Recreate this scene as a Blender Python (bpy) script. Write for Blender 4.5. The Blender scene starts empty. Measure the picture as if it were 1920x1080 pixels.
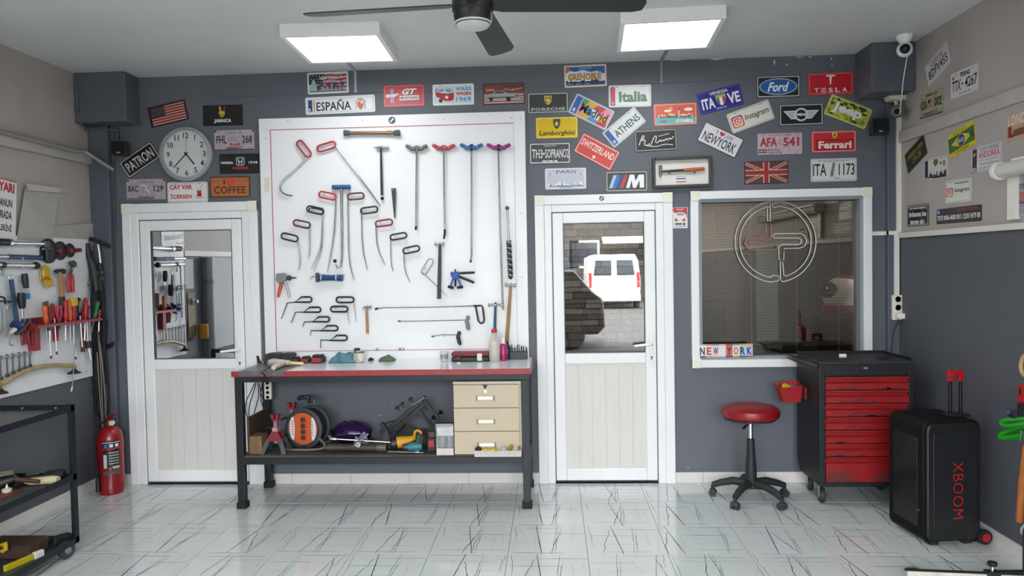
import bpy, bmesh, math, random
from mathutils import Vector, Matrix, Euler
random.seed(7)
S = bpy.context.scene
COL = S.collection
pi = math.pi
# ------------------------------------------------------------------ camera
CAM_POS = Vector((0.0, -5.49, 1.6386))
YAW, PITCH, ROLL, FPX = 0.053643, 0.032486, 0.018467, 1390.0
_f0 = Vector((-math.sin(YAW), math.cos(YAW), 0)); _r0 = Vector((math.cos(YAW), math.sin(YAW), 0)); _u0 = Vector((0, 0, 1))
FW = _f0 * math.cos(PITCH) - _u0 * math.sin(PITCH)
_u1 = _u0 * math.cos(PITCH) + _f0 * math.sin(PITCH)
RT = _r0 * math.cos(ROLL) - _u1 * math.sin(ROLL)
UP = _u1 * math.cos(ROLL) + _r0 * math.sin(ROLL)
cd = bpy.data.cameras.new('camera')
cam = bpy.data.objects.new('camera', cd); COL.objects.link(cam)
cam.matrix_world = Matrix(((RT.x, UP.x, -FW.x, CAM_POS.x), (RT.y, UP.y, -FW.y, CAM_POS.y), (RT.z, UP.z, -FW.z, CAM_POS.z), (0, 0, 0, 1)))
cd.sensor_width = 36.0; cd.lens = FPX / 1920 * 36.0; cd.clip_start = 0.02; cd.clip_end = 200
S.camera = cam
# ------------------------------------------------------------------ world, sun, exposure
w = bpy.data.worlds.new('sky'); S.world = w; w.use_nodes = True
bg = w.node_tree.nodes['Background']
bg.inputs[0].default_value = (0.96, 0.98, 1.0, 1); bg.inputs[1].default_value = 7.9
sd = bpy.data.lights.new('sun', 'SUN'); sd.energy = 10.0; sd.angle = 0.01; sd.color = (1, 0.95, 0.87)
sun = bpy.data.objects.new('sun', sd); COL.objects.link(sun); sun.rotation_euler = (math.radians(-38), 0, math.radians(14))
pd = bpy.data.lights.new('doorway_portal', 'AREA'); pd.shape = 'RECTANGLE'; pd.size = 3.95; pd.size_y = 2.85; pd.cycles.is_portal = True
portal = bpy.data.objects.new('doorway_portal', pd); COL.objects.link(portal); portal.location = (-0.225, -8.02, 1.43); portal.rotation_euler = (math.radians(90), 0, 0)
PANEL_POWER = 4.6           # emission strength of the ceiling panels
vs = S.view_settings; vs.view_transform = 'Standard'; vs.look = 'None'; vs.gamma = 1.0; vs.use_curve_mapping = False; vs.exposure = 1.52
try:
    S.cycles.use_denoising = True; S.cycles.denoiser = 'OPENIMAGEDENOISE'
    S.cycles.max_bounces = 8; S.cycles.diffuse_bounces = 4; S.cycles.glossy_bounces = 4; S.cycles.transmission_bounces = 6; S.cycles.transparent_max_bounces = 10
    S.cycles.sample_clamp_indirect = 6.0; S.cycles.caustics_reflective = False; S.cycles.caustics_refractive = False
except Exception: pass
# ------------------------------------------------------------------ measuring helpers: a picture point on a known plane of the room
def _ray(px, py): return FW * FPX + RT * (px - 960) - UP * (py - 540)
def onY(px, py, y=0.0):
    d = _ray(px, py); return CAM_POS + d * ((y - CAM_POS.y) / d.y)
def onX(px, py, x):
    d = _ray(px, py); return CAM_POS + d * (x / d.x)
def onZ(px, py, z=0.0):
    d = _ray(px, py); return CAM_POS + d * ((z - CAM_POS.z) / d.z)
# ------------------------------------------------------------------ materials
def lin(h):
    h = h.lstrip('#'); c = [int(h[i:i + 2], 16) / 255 for i in (0, 2, 4)]
    return tuple(x / 12.92 if x <= 0.04045 else ((x + 0.055) / 1.055) ** 2.4 for x in c)
_MC = {}
def M(col, rough=0.5, metal=0.0, var=0.0, scale=8.0, bump=0.0, bscale=60.0, col2=None, stretch=None, coat=0.0, trans=0.0, emit=0.0, alpha=1.0, contrast=None):
    key = (col, rough, metal, var, scale, bump, bscale, col2, stretch, coat, trans, emit, alpha, contrast)
    if key in _MC: return _MC[key]
    m = bpy.data.materials.new('m_' + str(len(_MC))); m.use_nodes = True
    nt = m.node_tree; b = nt.nodes['Principled BSDF']
    c = lin(col) if isinstance(col, str) else col
    b.inputs['Base Color'].default_value = (*c, 1); b.inputs['Roughness'].default_value = rough; b.inputs['Metallic'].default_value = metal
    b.inputs['Coat Weight'].default_value = coat; b.inputs['Transmission Weight'].default_value = trans; b.inputs['Alpha'].default_value = alpha
    if emit: b.inputs['Emission Color'].default_value = (*c, 1); b.inputs['Emission Strength'].default_value = emit
    if var or bump or col2:
        tc = nt.nodes.new('ShaderNodeTexCoord'); mp = nt.nodes.new('ShaderNodeMapping'); nt.links.new(tc.outputs['Object'], mp.inputs[0])
        if stretch: mp.inputs['Scale'].default_value = stretch
        if var or col2:
            n = nt.nodes.new('ShaderNodeTexNoise'); n.inputs['Scale'].default_value = scale; n.inputs['Detail'].default_value = 5; n.inputs['Roughness'].default_value = 0.62
            nt.links.new(mp.outputs[0], n.inputs['Vector'])
            r = nt.nodes.new('ShaderNodeValToRGB'); nt.links.new(n.outputs[0], r.inputs[0])
            lo, hi = contrast or (0.3, 0.7)
            r.color_ramp.elements[0].position = lo; r.color_ramp.elements[1].position = hi
            c2 = lin(col2) if col2 else tuple(x * (1 - var) for x in c)
            c1 = c if col2 else tuple(min(1, x * (1 + var * 0.5)) for x in c)
            r.color_ramp.elements[0].color = (*c2, 1); r.color_ramp.elements[1].color = (*c1, 1)
            nt.links.new(r.outputs[0], b.inputs['Base Color'])
        if bump:
            n2 = nt.nodes.new('ShaderNodeTexNoise'); n2.inputs['Scale'].default_value = bscale; n2.inputs['Detail'].default_value = 4
            nt.links.new(mp.outputs[0], n2.inputs['Vector'])
            bp = nt.nodes.new('ShaderNodeBump'); bp.inputs['Strength'].default_value = bump; bp.inputs['Distance'].default_value = 0.02
            nt.links.new(n2.outputs[0], bp.inputs['Height']); nt.links.new(bp.outputs[0], b.inputs['Normal'])
    _MC[key] = m; return m
def glass_mat(name, refl, tint, rough=0.0, gl=(0.95, 0.97, 1)):
    """window glazing: a mirror-like share plus see-through tinted share"""
    m = bpy.data.materials.new(name); m.use_nodes = True; nt = m.node_tree; nt.nodes.clear()
    out = nt.nodes.new('ShaderNodeOutputMaterial'); mix = nt.nodes.new('ShaderNodeMixShader')
    g = nt.nodes.new('ShaderNodeBsdfGlossy'); g.inputs['Roughness'].default_value = rough; g.inputs['Color'].default_value = (*gl, 1)
    t = nt.nodes.new('ShaderNodeBsdfTransparent'); t.inputs[0].default_value = (*tint, 1)
    mix.inputs[0].default_value = refl
    nt.links.new(t.outputs[0], mix.inputs[1]); nt.links.new(g.outputs[0], mix.inputs[2]); nt.links.new(mix.outputs[0], out.inputs[0])
    return m
def peel_wall(name, col, patch, dirt, lo=0.66, scale=3.0):
    """painted plaster: soft tonal drift, roller texture, a few chipped spots"""
    m = bpy.data.materials.new(name); m.use_nodes = True; nt = m.node_tree; b = nt.nodes['Principled BSDF']; L = nt.links.new
    tc = nt.nodes.new('ShaderNodeTexCoord')
    n1 = nt.nodes.new('ShaderNodeTexNoise'); n1.inputs['Scale'].default_value = 1.6; n1.inputs['Detail'].default_value = 6; L(tc.outputs['Object'], n1.inputs[0])
    r1 = nt.nodes.new('ShaderNodeValToRGB'); L(n1.outputs[0], r1.inputs[0]); r1.color_ramp.elements[0].position = 0.3; r1.color_ramp.elements[1].position = 0.72
    r1.color_ramp.elements[0].color = (*lin(dirt), 1); r1.color_ramp.elements[1].color = (*lin(col), 1)
    n2 = nt.nodes.new('ShaderNodeTexNoise'); n2.inputs['Scale'].default_value = scale * 4; n2.inputs['Detail'].default_value = 8; n2.inputs['Roughness'].default_value = 0.7; L(tc.outputs['Object'], n2.inputs[0])
    r2 = nt.nodes.new('ShaderNodeValToRGB'); L(n2.outputs[0], r2.inputs[0]); r2.color_ramp.elements[0].position = lo; r2.color_ramp.elements[1].position = lo + 0.015
    mx = nt.nodes.new('ShaderNodeMix'); mx.data_type = 'RGBA'; L(r2.outputs[0], mx.inputs[0]); L(r1.outputs[0], mx.inputs[6]); mx.inputs[7].default_value = (*lin(patch), 1)
    L(mx.outputs[2], b.inputs['Base Color']); b.inputs['Roughness'].default_value = 0.55
    n3 = nt.nodes.new('ShaderNodeTexNoise'); n3.inputs['Scale'].default_value = 35; n3.inputs['Detail'].default_value = 5; L(tc.outputs['Object'], n3.inputs[0])
    bp = nt.nodes.new('ShaderNodeBump'); bp.inputs['Strength'].default_value = 0.12; bp.inputs['Distance'].default_value = 0.01; L(n3.outputs[0], bp.inputs['Height']); L(bp.outputs[0], b.inputs['Normal'])
    return m
# ------------------------------------------------------------------ mesh builder
def V(*a): return Vector(a if len(a) > 1 else a[0])
def _frame(d):
    d = d.normalized(); a = Vector((0, 0, 1)) if abs(d.z) < 0.9 else Vector((1, 0, 0))
    u = d.cross(a).normalized(); return u, d.cross(u).normalized()
class MB:
    def __init__(s): s.v = []; s.f = []; s.mi = []; s.cur = 0
    def add(s, vs, fs):
        o = len(s.v); s.v += [Vector(q) for q in vs]; s.f += [tuple(i + o for i in f) for f in fs]; s.mi += [s.cur] * len(fs); return s
    def box(s, x0, y0, z0, x1, y1, z1):
        if x0 > x1: x0, x1 = x1, x0
        if y0 > y1: y0, y1 = y1, y0
        if z0 > z1: z0, z1 = z1, z0
        return s.add([(x0, y0, z0), (x1, y0, z0), (x1, y1, z0), (x0, y1, z0), (x0, y0, z1), (x1, y0, z1), (x1, y1, z1), (x0, y1, z1)],
                     [(0, 3, 2, 1), (4, 5, 6, 7), (0, 1, 5, 4), (1, 2, 6, 5), (2, 3, 7, 6), (3, 0, 4, 7)])
    def obox(s, c, size, rot=None):
        c = Vector(c); R = rot if rot is not None else Matrix.Identity(3); h = [x / 2 for x in size]
        vs = [c + R @ Vector((a * h[0], b * h[1], d * h[2])) for d in (-1, 1) for a, b in ((-1, -1), (1, -1), (1, 1), (-1, 1))]
        return s.add(vs, [(0, 3, 2, 1), (4, 5, 6, 7), (0, 1, 5, 4), (1, 2, 6, 5), (2, 3, 7, 6), (3, 0, 4, 7)])
    def beam(s, p0, p1, a, b, side=None):
        """rectangular bar from p0 to p1, a wide along side, b along the other"""
        p0, p1 = Vector(p0), Vector(p1); d = (p1 - p0).normalized()
        if side is None: u, w_ = _frame(d)
        else: u = Vector(side); u = (u - d * u.dot(d)).normalized(); w_ = d.cross(u)
        vs = [p + u * (x * a / 2) + w_ * (y * b / 2) for p in (p0, p1) for x, y in ((-1, -1), (1, -1), (1, 1), (-1, 1))]
        return s.add(vs, [(0, 3, 2, 1), (4, 5, 6, 7), (0, 1, 5, 4), (1, 2, 6, 5), (2, 3, 7, 6), (3, 0, 4, 7)])
    def cyl(s, p0, p1, r0, r1=None, n=12, cap=True):
        p0, p1 = Vector(p0), Vector(p1); r1 = r0 if r1 is None else r1; u, w_ = _frame(p1 - p0)
        vs = []
        for p, r in ((p0, r0), (p1, r1)):
            for i in range(n):
                a = 2 * pi * i / n; vs.append(p + u * (r * math.cos(a)) + w_ * (r * math.sin(a)))
        fs = [(i, (i + 1) % n, n + (i + 1) % n, n + i) for i in range(n)]
        if cap: fs += [tuple(range(n - 1, -1, -1)), tuple(range(n, 2 * n))]
        return s.add(vs, fs)
    def tube(s, pts, r, n=6, closed=False, cap=True):
        pts = [Vector(p) for p in pts]; k = len(pts); rs = r if isinstance(r, (list, tuple)) else [r] * k
        T = []
        for i in range(k):
            a = pts[(i - 1) % k] if (closed or i) else pts[i]; b = pts[(i + 1) % k] if (closed or i < k - 1) else pts[i]
            d = b - a; T.append(d.normalized() if d.length > 1e-9 else Vector((0, 0, 1)))
        u, _ = _frame(T[0]); vs = []
        for i in range(k):
            u = (u - T[i] * u.dot(T[i]))
            u = u.normalized() if u.length > 1e-6 else _frame(T[i])[0]
            w_ = T[i].cross(u)
            for j in range(n):
                a = 2 * pi * j / n; vs.append(pts[i] + (u * math.cos(a) + w_ * math.sin(a)) * rs[i])
        fs = []
        for i in range(k if closed else k - 1):
            a, b = i * n, ((i + 1) % k) * n
            fs += [(a + j, a + (j + 1) % n, b + (j + 1) % n, b + j) for j in range(n)]
        if cap and not closed: fs += [tuple(range(n - 1, -1, -1)), tuple(range((k - 1) * n, k * n))]
        return s.add(vs, fs)
    def lathe(s, prof, o=(0, 0, 0), axis=(0, 0, 1), n=20):
        """prof: list of (radius, height) along axis from o"""
        o = Vector(o); d = Vector(axis).normalized(); u, w_ = _frame(d); vs = []; fs = []
        for r, h in prof:
            for i in range(n):
                a = 2 * pi * i / n; vs.append(o + d * h + (u * math.cos(a) + w_ * math.sin(a)) * max(r, 1e-5))
        for k in range(len(prof) - 1):
            a, b = k * n, (k + 1) * n
            fs += [(a + i, a + (i + 1) % n, b + (i + 1) % n, b + i) for i in range(n)]
        fs += [tuple(range(n - 1, -1, -1)), tuple(range((len(prof) - 1) * n, len(prof) * n))]
        return s.add(vs, fs)
    def prism(s, poly, P, d):
        """poly of 2-D points, P maps (a,b) to 3-D, d extrusion vector"""
        n = len(poly); d = Vector(d); a = [Vector(P(*q)) for q in poly]
        return s.add(a + [q + d for q in a], [tuple(range(n)), tuple(range(2 * n - 1, n - 1, -1))] + [(i, i + n, (i + 1) % n + n, (i + 1) % n) for i in range(n)])
    def ball(s, c, r, n=10, m=6, rot=None):
        c = Vector(c); r = r if isinstance(r, (tuple, list)) else (r, r, r); R = rot or Matrix.Identity(3)
        vs = [c + R @ Vector((0, 0, -r[2]))]
        for j in range(1, m):
            t = -pi / 2 + pi * j / m
            for i in range(n):
                a = 2 * pi * i / n; vs.append(c + R @ Vector((r[0] * math.cos(t) * math.cos(a), r[1] * math.cos(t) * math.sin(a), r[2] * math.sin(t))))
        vs.append(c + R @ Vector((0, 0, r[2]))); e = len(vs) - 1
        fs = [(0, 1 + (i + 1) % n, 1 + i) for i in range(n)]
        for j in range(m - 2):
            a, b = 1 + j * n, 1 + (j + 1) * n
            fs += [(a + i, a + (i + 1) % n, b + (i + 1) % n, b + i) for i in range(n)]
        a = 1 + (m - 2) * n; fs += [(a + i, a + (i + 1) % n, e) for i in range(n)]
        return s.add(vs, fs)
ORG = {}
def _link(name, me, parent):
    o = bpy.data.objects.new(name, me); COL.objects.link(o)
    if parent is not None: o.parent = parent
    return o
def ob(name, mb, mat, parent=None, smooth=False, bevel=0.0, local=False, label=None, loc=None, recalc=True):
    me = bpy.data.meshes.new(name)
    off = Vector((0, 0, 0))
    if not local:
        if parent is not None: off = ORG.get(parent, Vector((0, 0, 0)))
        elif loc is not None: off = Vector(loc)
    me.from_pydata([tuple(q - off) for q in mb.v], [], mb.f)
    if recalc:
        bm = bmesh.new(); bm.from_mesh(me); bmesh.ops.recalc_face_normals(bm, faces=bm.faces); bm.to_mesh(me); bm.free()
    mats = mat if isinstance(mat, (list, tuple)) else [mat]
    for m_ in mats: me.materials.append(m_)
    if len(mats) > 1: me.polygons.foreach_set('material_index', mb.mi)
    if smooth:
        me.polygons.foreach_set('use_smooth', [True] * len(me.polygons))
        try: me.set_sharp_from_angle(angle=math.radians(40))
        except Exception: pass
    o = _link(name, me, parent)
    if parent is None and loc is not None: o.location = loc
    ORG[o] = off
    if bevel:
        bv = o.modifiers.new('bevel', 'BEVEL'); bv.width = bevel; bv.segments = 2; bv.limit_method = 'ANGLE'; bv.angle_limit = math.radians(50)
    if label: o['label'] = label
    return o
def thing(name, label, cat, loc=(0, 0, 0), rot=(0, 0, 0), group=None):
    o = bpy.data.objects.new(name, None); COL.objects.link(o); o.empty_display_size = 0.05
    o.location = loc; o.rotation_euler = rot; o['label'] = label; o['category'] = cat
    if group: o['group'] = group
    ORG[o] = Vector(loc); return o
def tag(o, label, cat, group=None):
    o['label'] = label; o['category'] = cat
    if group: o['group'] = group
    return o
def struct(o): o['kind'] = 'structure'; return o
def arc(c, r, a0, a1, n, P=None):
    return [(c[0] + r * math.cos(a0 + (a1 - a0) * i / n), c[1] + r * math.sin(a0 + (a1 - a0) * i / n)) for i in range(n + 1)]
def smoothpts(pts, it=2):
    pts = [Vector(p) for p in pts]
    for _ in range(it):
        q = [pts[0]]
        for a, b in zip(pts, pts[1:]): q += [a * 0.75 + b * 0.25, a * 0.25 + b * 0.75]
        pts = q + [pts[-1]]
    return pts
# common finishes
WHITE_PVC = M('#ececec', 0.35); BLACK = M('#17181b', 0.45); BLACK_RUB = M('#131417', 0.75); STEEL = M('#b9bcc0', 0.28, 0.9); DSTEEL = M('#5b5f66', 0.4, 0.8)
CHROME = M('#e2e4e6', 0.12, 1.0); REDP = M('#c4161c', 0.4); WOOD = M('#a77c4e', 0.6, 0, 0.35, 6, stretch=(1, 1, 0.12)); DARKFRAME = M('#1d2126', 0.5, 0.3, 0.2)
# ------------------------------------------------------------------ the room
XL, XR, H, YF = -3.47, 2.49, 3.096, -8.0
SLATE = peel_wall('slate_paint', '#62666f', '#a9abb0', '#5c6069', lo=0.79)
TAUPE = peel_wall('taupe_paint', '#b3aaa5', '#cdc9c4', '#a59c97', lo=0.76)
CEILM = peel_wall('ceiling_paint', '#d6d8d8', '#e6e6e6', '#cbcdcd', lo=0.79)
# floor: grout bed with single tiles laid on it
TS = 0.4487; TX0 = 0.176 - 6 * TS
floor_bed = struct(ob('floor', MB().box(XL - 0.1, YF - 0.3, -0.1, XR + 0.1, 0.1, -0.003), M('#2f3235', 0.8)))
TILE = M('#d2d8d6', 0.09, 0, 0.05, 2.2, coat=0.2); VEIN = M('#3a4046', 0.25); MID = M('#596066', 0.22); FAINT = M('#949c9f', 0.2)
def tile_mesh(seed):
    rnd = random.Random(seed); g = 0.0013; h = TS / 2 - g; mb = MB()
    hy = h - 0.0012; mb.add([(-h, -hy, -0.006), (h, -hy, -0.006), (h, hy, -0.006), (-h, hy, -0.006), (-h, -hy, 0), (h, -hy, 0), (h, hy, 0), (-h, hy, 0)],
           [(4, 5, 6, 7), (0, 1, 5, 4), (1, 2, 6, 5), (2, 3, 7, 6), (3, 0, 4, 7)])
    def strip(pts, w, mi):
        mb.cur = mi; L = []; R = []
        for i, q in enumerate(pts):
            a = pts[max(0, i - 1)]; b = pts[min(len(pts) - 1, i + 1)]
            d = Vector((b[0] - a[0], b[1] - a[1], 0)).normalized(); nrm = Vector((-d.y, d.x, 0))
            ww = w * (0.35 + 0.65 * math.sin(pi * (i + 0.6) / (len(pts) + 0.2))); ww *= rnd.uniform(0.6, 1.3)
            c = Vector((max(-h, min(h, q[0])), max(-h, min(h, q[1])), 0.0002 + mi * 0.00005)); L.append(c + nrm * ww / 2); R.append(c - nrm * ww / 2)
        k = len(pts); mb.add(L + R, [(i, i + 1, k + i + 1, k + i) for i in range(k - 1)]); mb.cur = 0
    def jag(x0, y0, x1, y1, n, j):
        return [(x0 + (x1 - x0) * i / n + (rnd.uniform(-j, j) if 0 < i < n else 0), y0 + (y1 - y0) * i / n) for i in range(n + 1)]
    h -= 0.0022; s = rnd.choice((-1, 1)); a = rnd.uniform(-0.13, 0.13)
    strip(jag(a, -h, a + rnd.uniform(0.02, 0.07) * s, h, 3, 0.001), rnd.choice((0.0062, 0.0056, 0.003)), 1)                                    # bold wedge
    a2 = (a + 0.05 * s) if rnd.random() < 0.4 else -a - 0.05 * s; strip(jag(a2, h * rnd.uniform(0.5, 1), a2 + rnd.uniform(0.04, 0.09) * s, -h, 8, 0.006), 0.0044, 1)   # crack
    a3 = -a + rnd.uniform(-0.03, 0.03)
    for k in range(3): strip(jag(a3 + 0.011 * k, -h, a3 + 0.03 + 0.006 * k, (h, h * 0.3, h * 0.7)[k], 6, 0.005), (0.0032, 0.0022, 0.0018)[k], 2)   # bundle
    e = h - rnd.uniform(0.008, 0.03); strip(jag(e * s, h, (e - 0.02) * s, -h * rnd.uniform(-0.2, 1), 7, 0.006), 0.003, 2)
    for k in range(3): a4 = rnd.uniform(-h, h); strip(jag(a4, rnd.uniform(-h, 0), a4 + rnd.uniform(-0.06, 0.06), rnd.uniform(0, h), 5, 0.004), 0.0016, 3)
    for k in range(4):
        z = (rnd.uniform(-h, -h * 0.7), rnd.uniform(h * 0.7, h), rnd.uniform(h * 0.2, h * 0.7), rnd.uniform(-h * 0.7, 0))[k]; a5 = rnd.uniform(-h, -0.02); strip([(a5, z), (a5 + 0.1, z), (min(h, a5 + rnd.uniform(0.2, 0.42)), z)], (0.0046, 0.0042, 0.0036, 0.0032)[k], 2 if k < 3 else 3)
    me = bpy.data.meshes.new('tile'); me.from_pydata([tuple(q) for q in mb.v], [], mb.f)
    for m_ in (TILE, VEIN, MID, FAINT): me.materials.append(m_)
    me.polygons.foreach_set('material_index', mb.mi); return me
tile_meshes = [tile_mesh(k) for k in (1, 3, 4, 8, 11, 12, 15, 21)]
nx0, nx1 = -9, 6
for iy in range(18):
    for ix in range(nx0, nx1):
        cx = 0.176 + (ix + 0.5) * TS; cy = -0.0105 - (iy + 0.5) * TS
        if cx - TS / 2 > XR - 0.02 or cx + TS / 2 < XL + 0.02: continue
        t = _link('tile', random.choice(tile_meshes), floor_bed); t.location = (cx, cy, 0.0)
        # tiles cut at the walls are pushed under the skirting
# walls
def two_tone(name, mb_low, mb_up, m_low, m_up):
    mb = MB(); mb.add(mb_low.v, mb_low.f); mb.cur = 1; mb.add(mb_up.v, mb_up.f); return struct(ob(name, mb, [m_low, m_up], recalc=True))
ZT = onX(1800, 432, XR).z   # height of the white trunking / paint change on the right wall
SLATE_SHADED = peel_wall('slate_shaded_side', '#575a61', '#9a9b9e', '#51545b', lo=0.79)  # same slate mixed darker: shade of the side walls put into the colour
two_tone('wall_right', MB().box(XR, YF, -0.1, XR + 0.12, 0.12, ZT), MB().box(XR, YF, ZT, XR + 0.12, 0.12, H), SLATE_SHADED, TAUPE)
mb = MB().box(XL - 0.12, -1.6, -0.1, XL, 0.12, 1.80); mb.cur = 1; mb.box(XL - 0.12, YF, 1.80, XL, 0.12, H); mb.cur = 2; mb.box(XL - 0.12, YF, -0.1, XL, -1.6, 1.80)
struct(ob('wall_left', mb, [SLATE_SHADED, TAUPE, peel_wall('pale_grey_paint', '#aeb1b2', '#c9caca', '#a2a5a6', lo=0.79)]))
struct(ob('ceiling', MB().box(XL - 0.12, YF - 0.12, H, XR + 0.12, 0.12, H + 0.15), CEILM))
# back wall with two door openings and one window opening
D1 = (-3.15, -2.27, 2.075); D2 = (-0.035, 0.815, 2.07); WN = (1.07, 2.25, 0.92, 2.075)
mb = MB(); t = 0.12
mb.box(XL, 0, -0.1, D1[0], t, H); mb.box(D1[0], 0, D1[2], D1[1], t, H); mb.box(D1[1], 0, -0.1, D2[0], t, H); mb.box(D2[0], 0, D2[2], D2[1], t, H)
mb.box(D2[1], 0, -0.1, WN[0], t, H); mb.box(WN[0], 0, -0.1, WN[1], t, WN[2]); mb.box(WN[0], 0, WN[3], WN[1], t, H); mb.box(WN[1], 0, -0.1, XR, t, H)
wall_back = struct(ob('wall_back', mb, SLATE))
# front wall of the garage with the wide street opening
mb = MB(); mb.box(XL - 0.12, YF - 0.15, -0.1, -2.2, YF, H); mb.box(1.75, YF - 0.15, -0.1, XR + 0.12, YF, H); mb.box(-2.2, YF - 0.15, 2.86, 1.75, YF, H)
struct(ob('wall_front', mb, TAUPE))
# column caps and pipe chases in the two back corners
CH = M('#565b66', 0.55, 0, 0.08, 3)
struct(ob('trim_1', MB().box(XL, -0.19, 2.735, -3.085, 0.0, H), CH, bevel=0.008))
struct(ob('trim_2', MB().box(2.195, -0.28, 2.765, XR, 0.0, H), CH, bevel=0.008))
struct(ob('trim_3', MB().box(XL, -0.05, 0, -3.32, 0.0, 2.735), CH, bevel=0.006))
struct(ob('trim_4', MB().box(2.405, -0.045, 0, XR, 0.0, 2.765), CH, bevel=0.006))
# ledge along both side walls (painted over)
TP = M('#b1aba7', 0.55, 0, 0.1, 4)
lz = onX(1800, 215, XR - .03).z
struct(ob('trim_5', MB().box(XR - 0.018, YF, lz - 0.04, XR, -0.045, lz + 0.04), TP, bevel=0.006))
lz2 = onX(60, 270, XL + .03).z
struct(ob('trim_6', MB().box(XL, YF, lz2 - 0.05, XL + 0.03, -0.05, lz2 + 0.03), TP, bevel=0.006))
# skirting tiles, each piece on its own
SKT = M('#dcd8d5', 0.3, 0, 0.06, 5)
def skirting(name, p0, p1, side, h=0.078, start=0.0, skip=()):
    p0, p1 = Vector(p0), Vector(p1); d = p1 - p0; L = d.length; d.normalize()
    root = struct(ob(name, MB().beam(p0 + Vector((0, 0, h / 2 - .002)) + Vector(side) * .003, p1 + Vector((0, 0, h / 2 - .002)) + Vector(side) * .003, 0.006, h - .004, side=side), M('#5a5b5c', 0.8)))
    a = -start
    while a < L:
        b = min(a + TS, L); aa = max(a, 0)
        if b - aa > 0.02:
            ob('tile', MB().beam(p0 + d * (aa + 0.0012) + Vector((0, 0, h / 2)) + Vector(side) * .005, p0 + d * (b - 0.0012) + Vector((0, 0, h / 2)) + Vector(side) * .005, 0.01, h, side=side), [SKT], root)
        a += TS
skirting('baseboard_left', (XL, -7.9, 0), (XL, -0.06, 0), (1, 0, 0), start=.2)
skirting('baseboard_right', (XR, -7.9, 0), (XR, -0.06, 0), (-1, 0, 0), start=.1)
skirting('baseboard_back', (-2.19, 0, 0), (-0.115, 0, 0), (0, -1, 0), start=.25)
skirting('baseboard_back_right', (0.89, 0, 0), (2.405, 0, 0), (0, -1, 0), start=.25)
skirting('baseboard_back_left', (-3.32, 0, 0), (-3.245, 0, 0), (0, -1, 0))
# ceiling light panels
def ceiling_panel(cx, cy, label, rz=0.0):
    t = thing('ceiling_light', label, 'light panel', (cx, cy, H), (0, 0, rz), 'square ceiling panels')
    fr = MB(); o, i, d = 0.30, 0.272, 0.076
    for x0, y0, x1, y1 in ((-o, -o, o, -i), (-o, i, o, o), (-o, -i, -i, i), (i, -i, o, i)): fr.box(x0, y0, -d, x1, y1, 0)
    fr.box(-i, -i, -0.02, i, i, 0)
    ob('frame', fr, WHITE_PVC, t, local=True)
    ob('diffuser', MB().box(-i, -i, -d + 0.006, i, i, -d + 0.012), M('#fbfdff', 0.5, emit=PANEL_POWER), t, local=True)
    return t
ceiling_panel(-1.306, -0.785, 'lit square ceiling panel above the white tool board', 0.03)
ceiling_panel(0.738, -0.83, 'lit square ceiling panel above the white door beside the window', -0.05)
ceiling_panel(-1.306, -3.7, 'lit square ceiling panel behind the fan, left')
ceiling_panel(0.738, -3.7, 'lit square ceiling panel behind the fan, right')
ceiling_panel(-1.306, -6.4, 'lit square ceiling panel near the street opening, left')
ceiling_panel(0.738, -6.4, 'lit square ceiling panel near the street opening, right')

# flaked paint along the ceiling joint, shapes of their own on the wall
rch = random.Random(3); CHIPW = M('#d6d6d4', 0.7)
for px, py, w_, h_ in ((1268, 112.5, 22, 2.4), (1345, 110.5, 26, 3.0), (1385, 107, 14, 1.8), (1500, 107, 16, 2.0), (1519, 106.5, 8, 2.0), (1452, 117, 2.5, 11), (1475, 121, 3, 5), (1559, 110, 2, 6), (1560, 121, 1.5, 5), (640, 135, 18, 1.2), (1290, 876, 2.2, 2.2), (735, 755, 2, 2), (712, 779, 4, 2)):
    c = onY(px, py, -0.0008); m_ = 0.00395; n = 10; pts = [(c.x + w_ * m_ / 2 * math.cos(2 * pi * i / n) * rch.uniform(0.7, 1.1), -0.0008, c.z + h_ * m_ / 2 * math.sin(2 * pi * i / n) * rch.uniform(0.6, 1.2)) for i in range(n)]
    ob('paint_flake', MB().add(pts, [tuple(range(n))]), CHIPW, wall_back, recalc=False)
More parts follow.
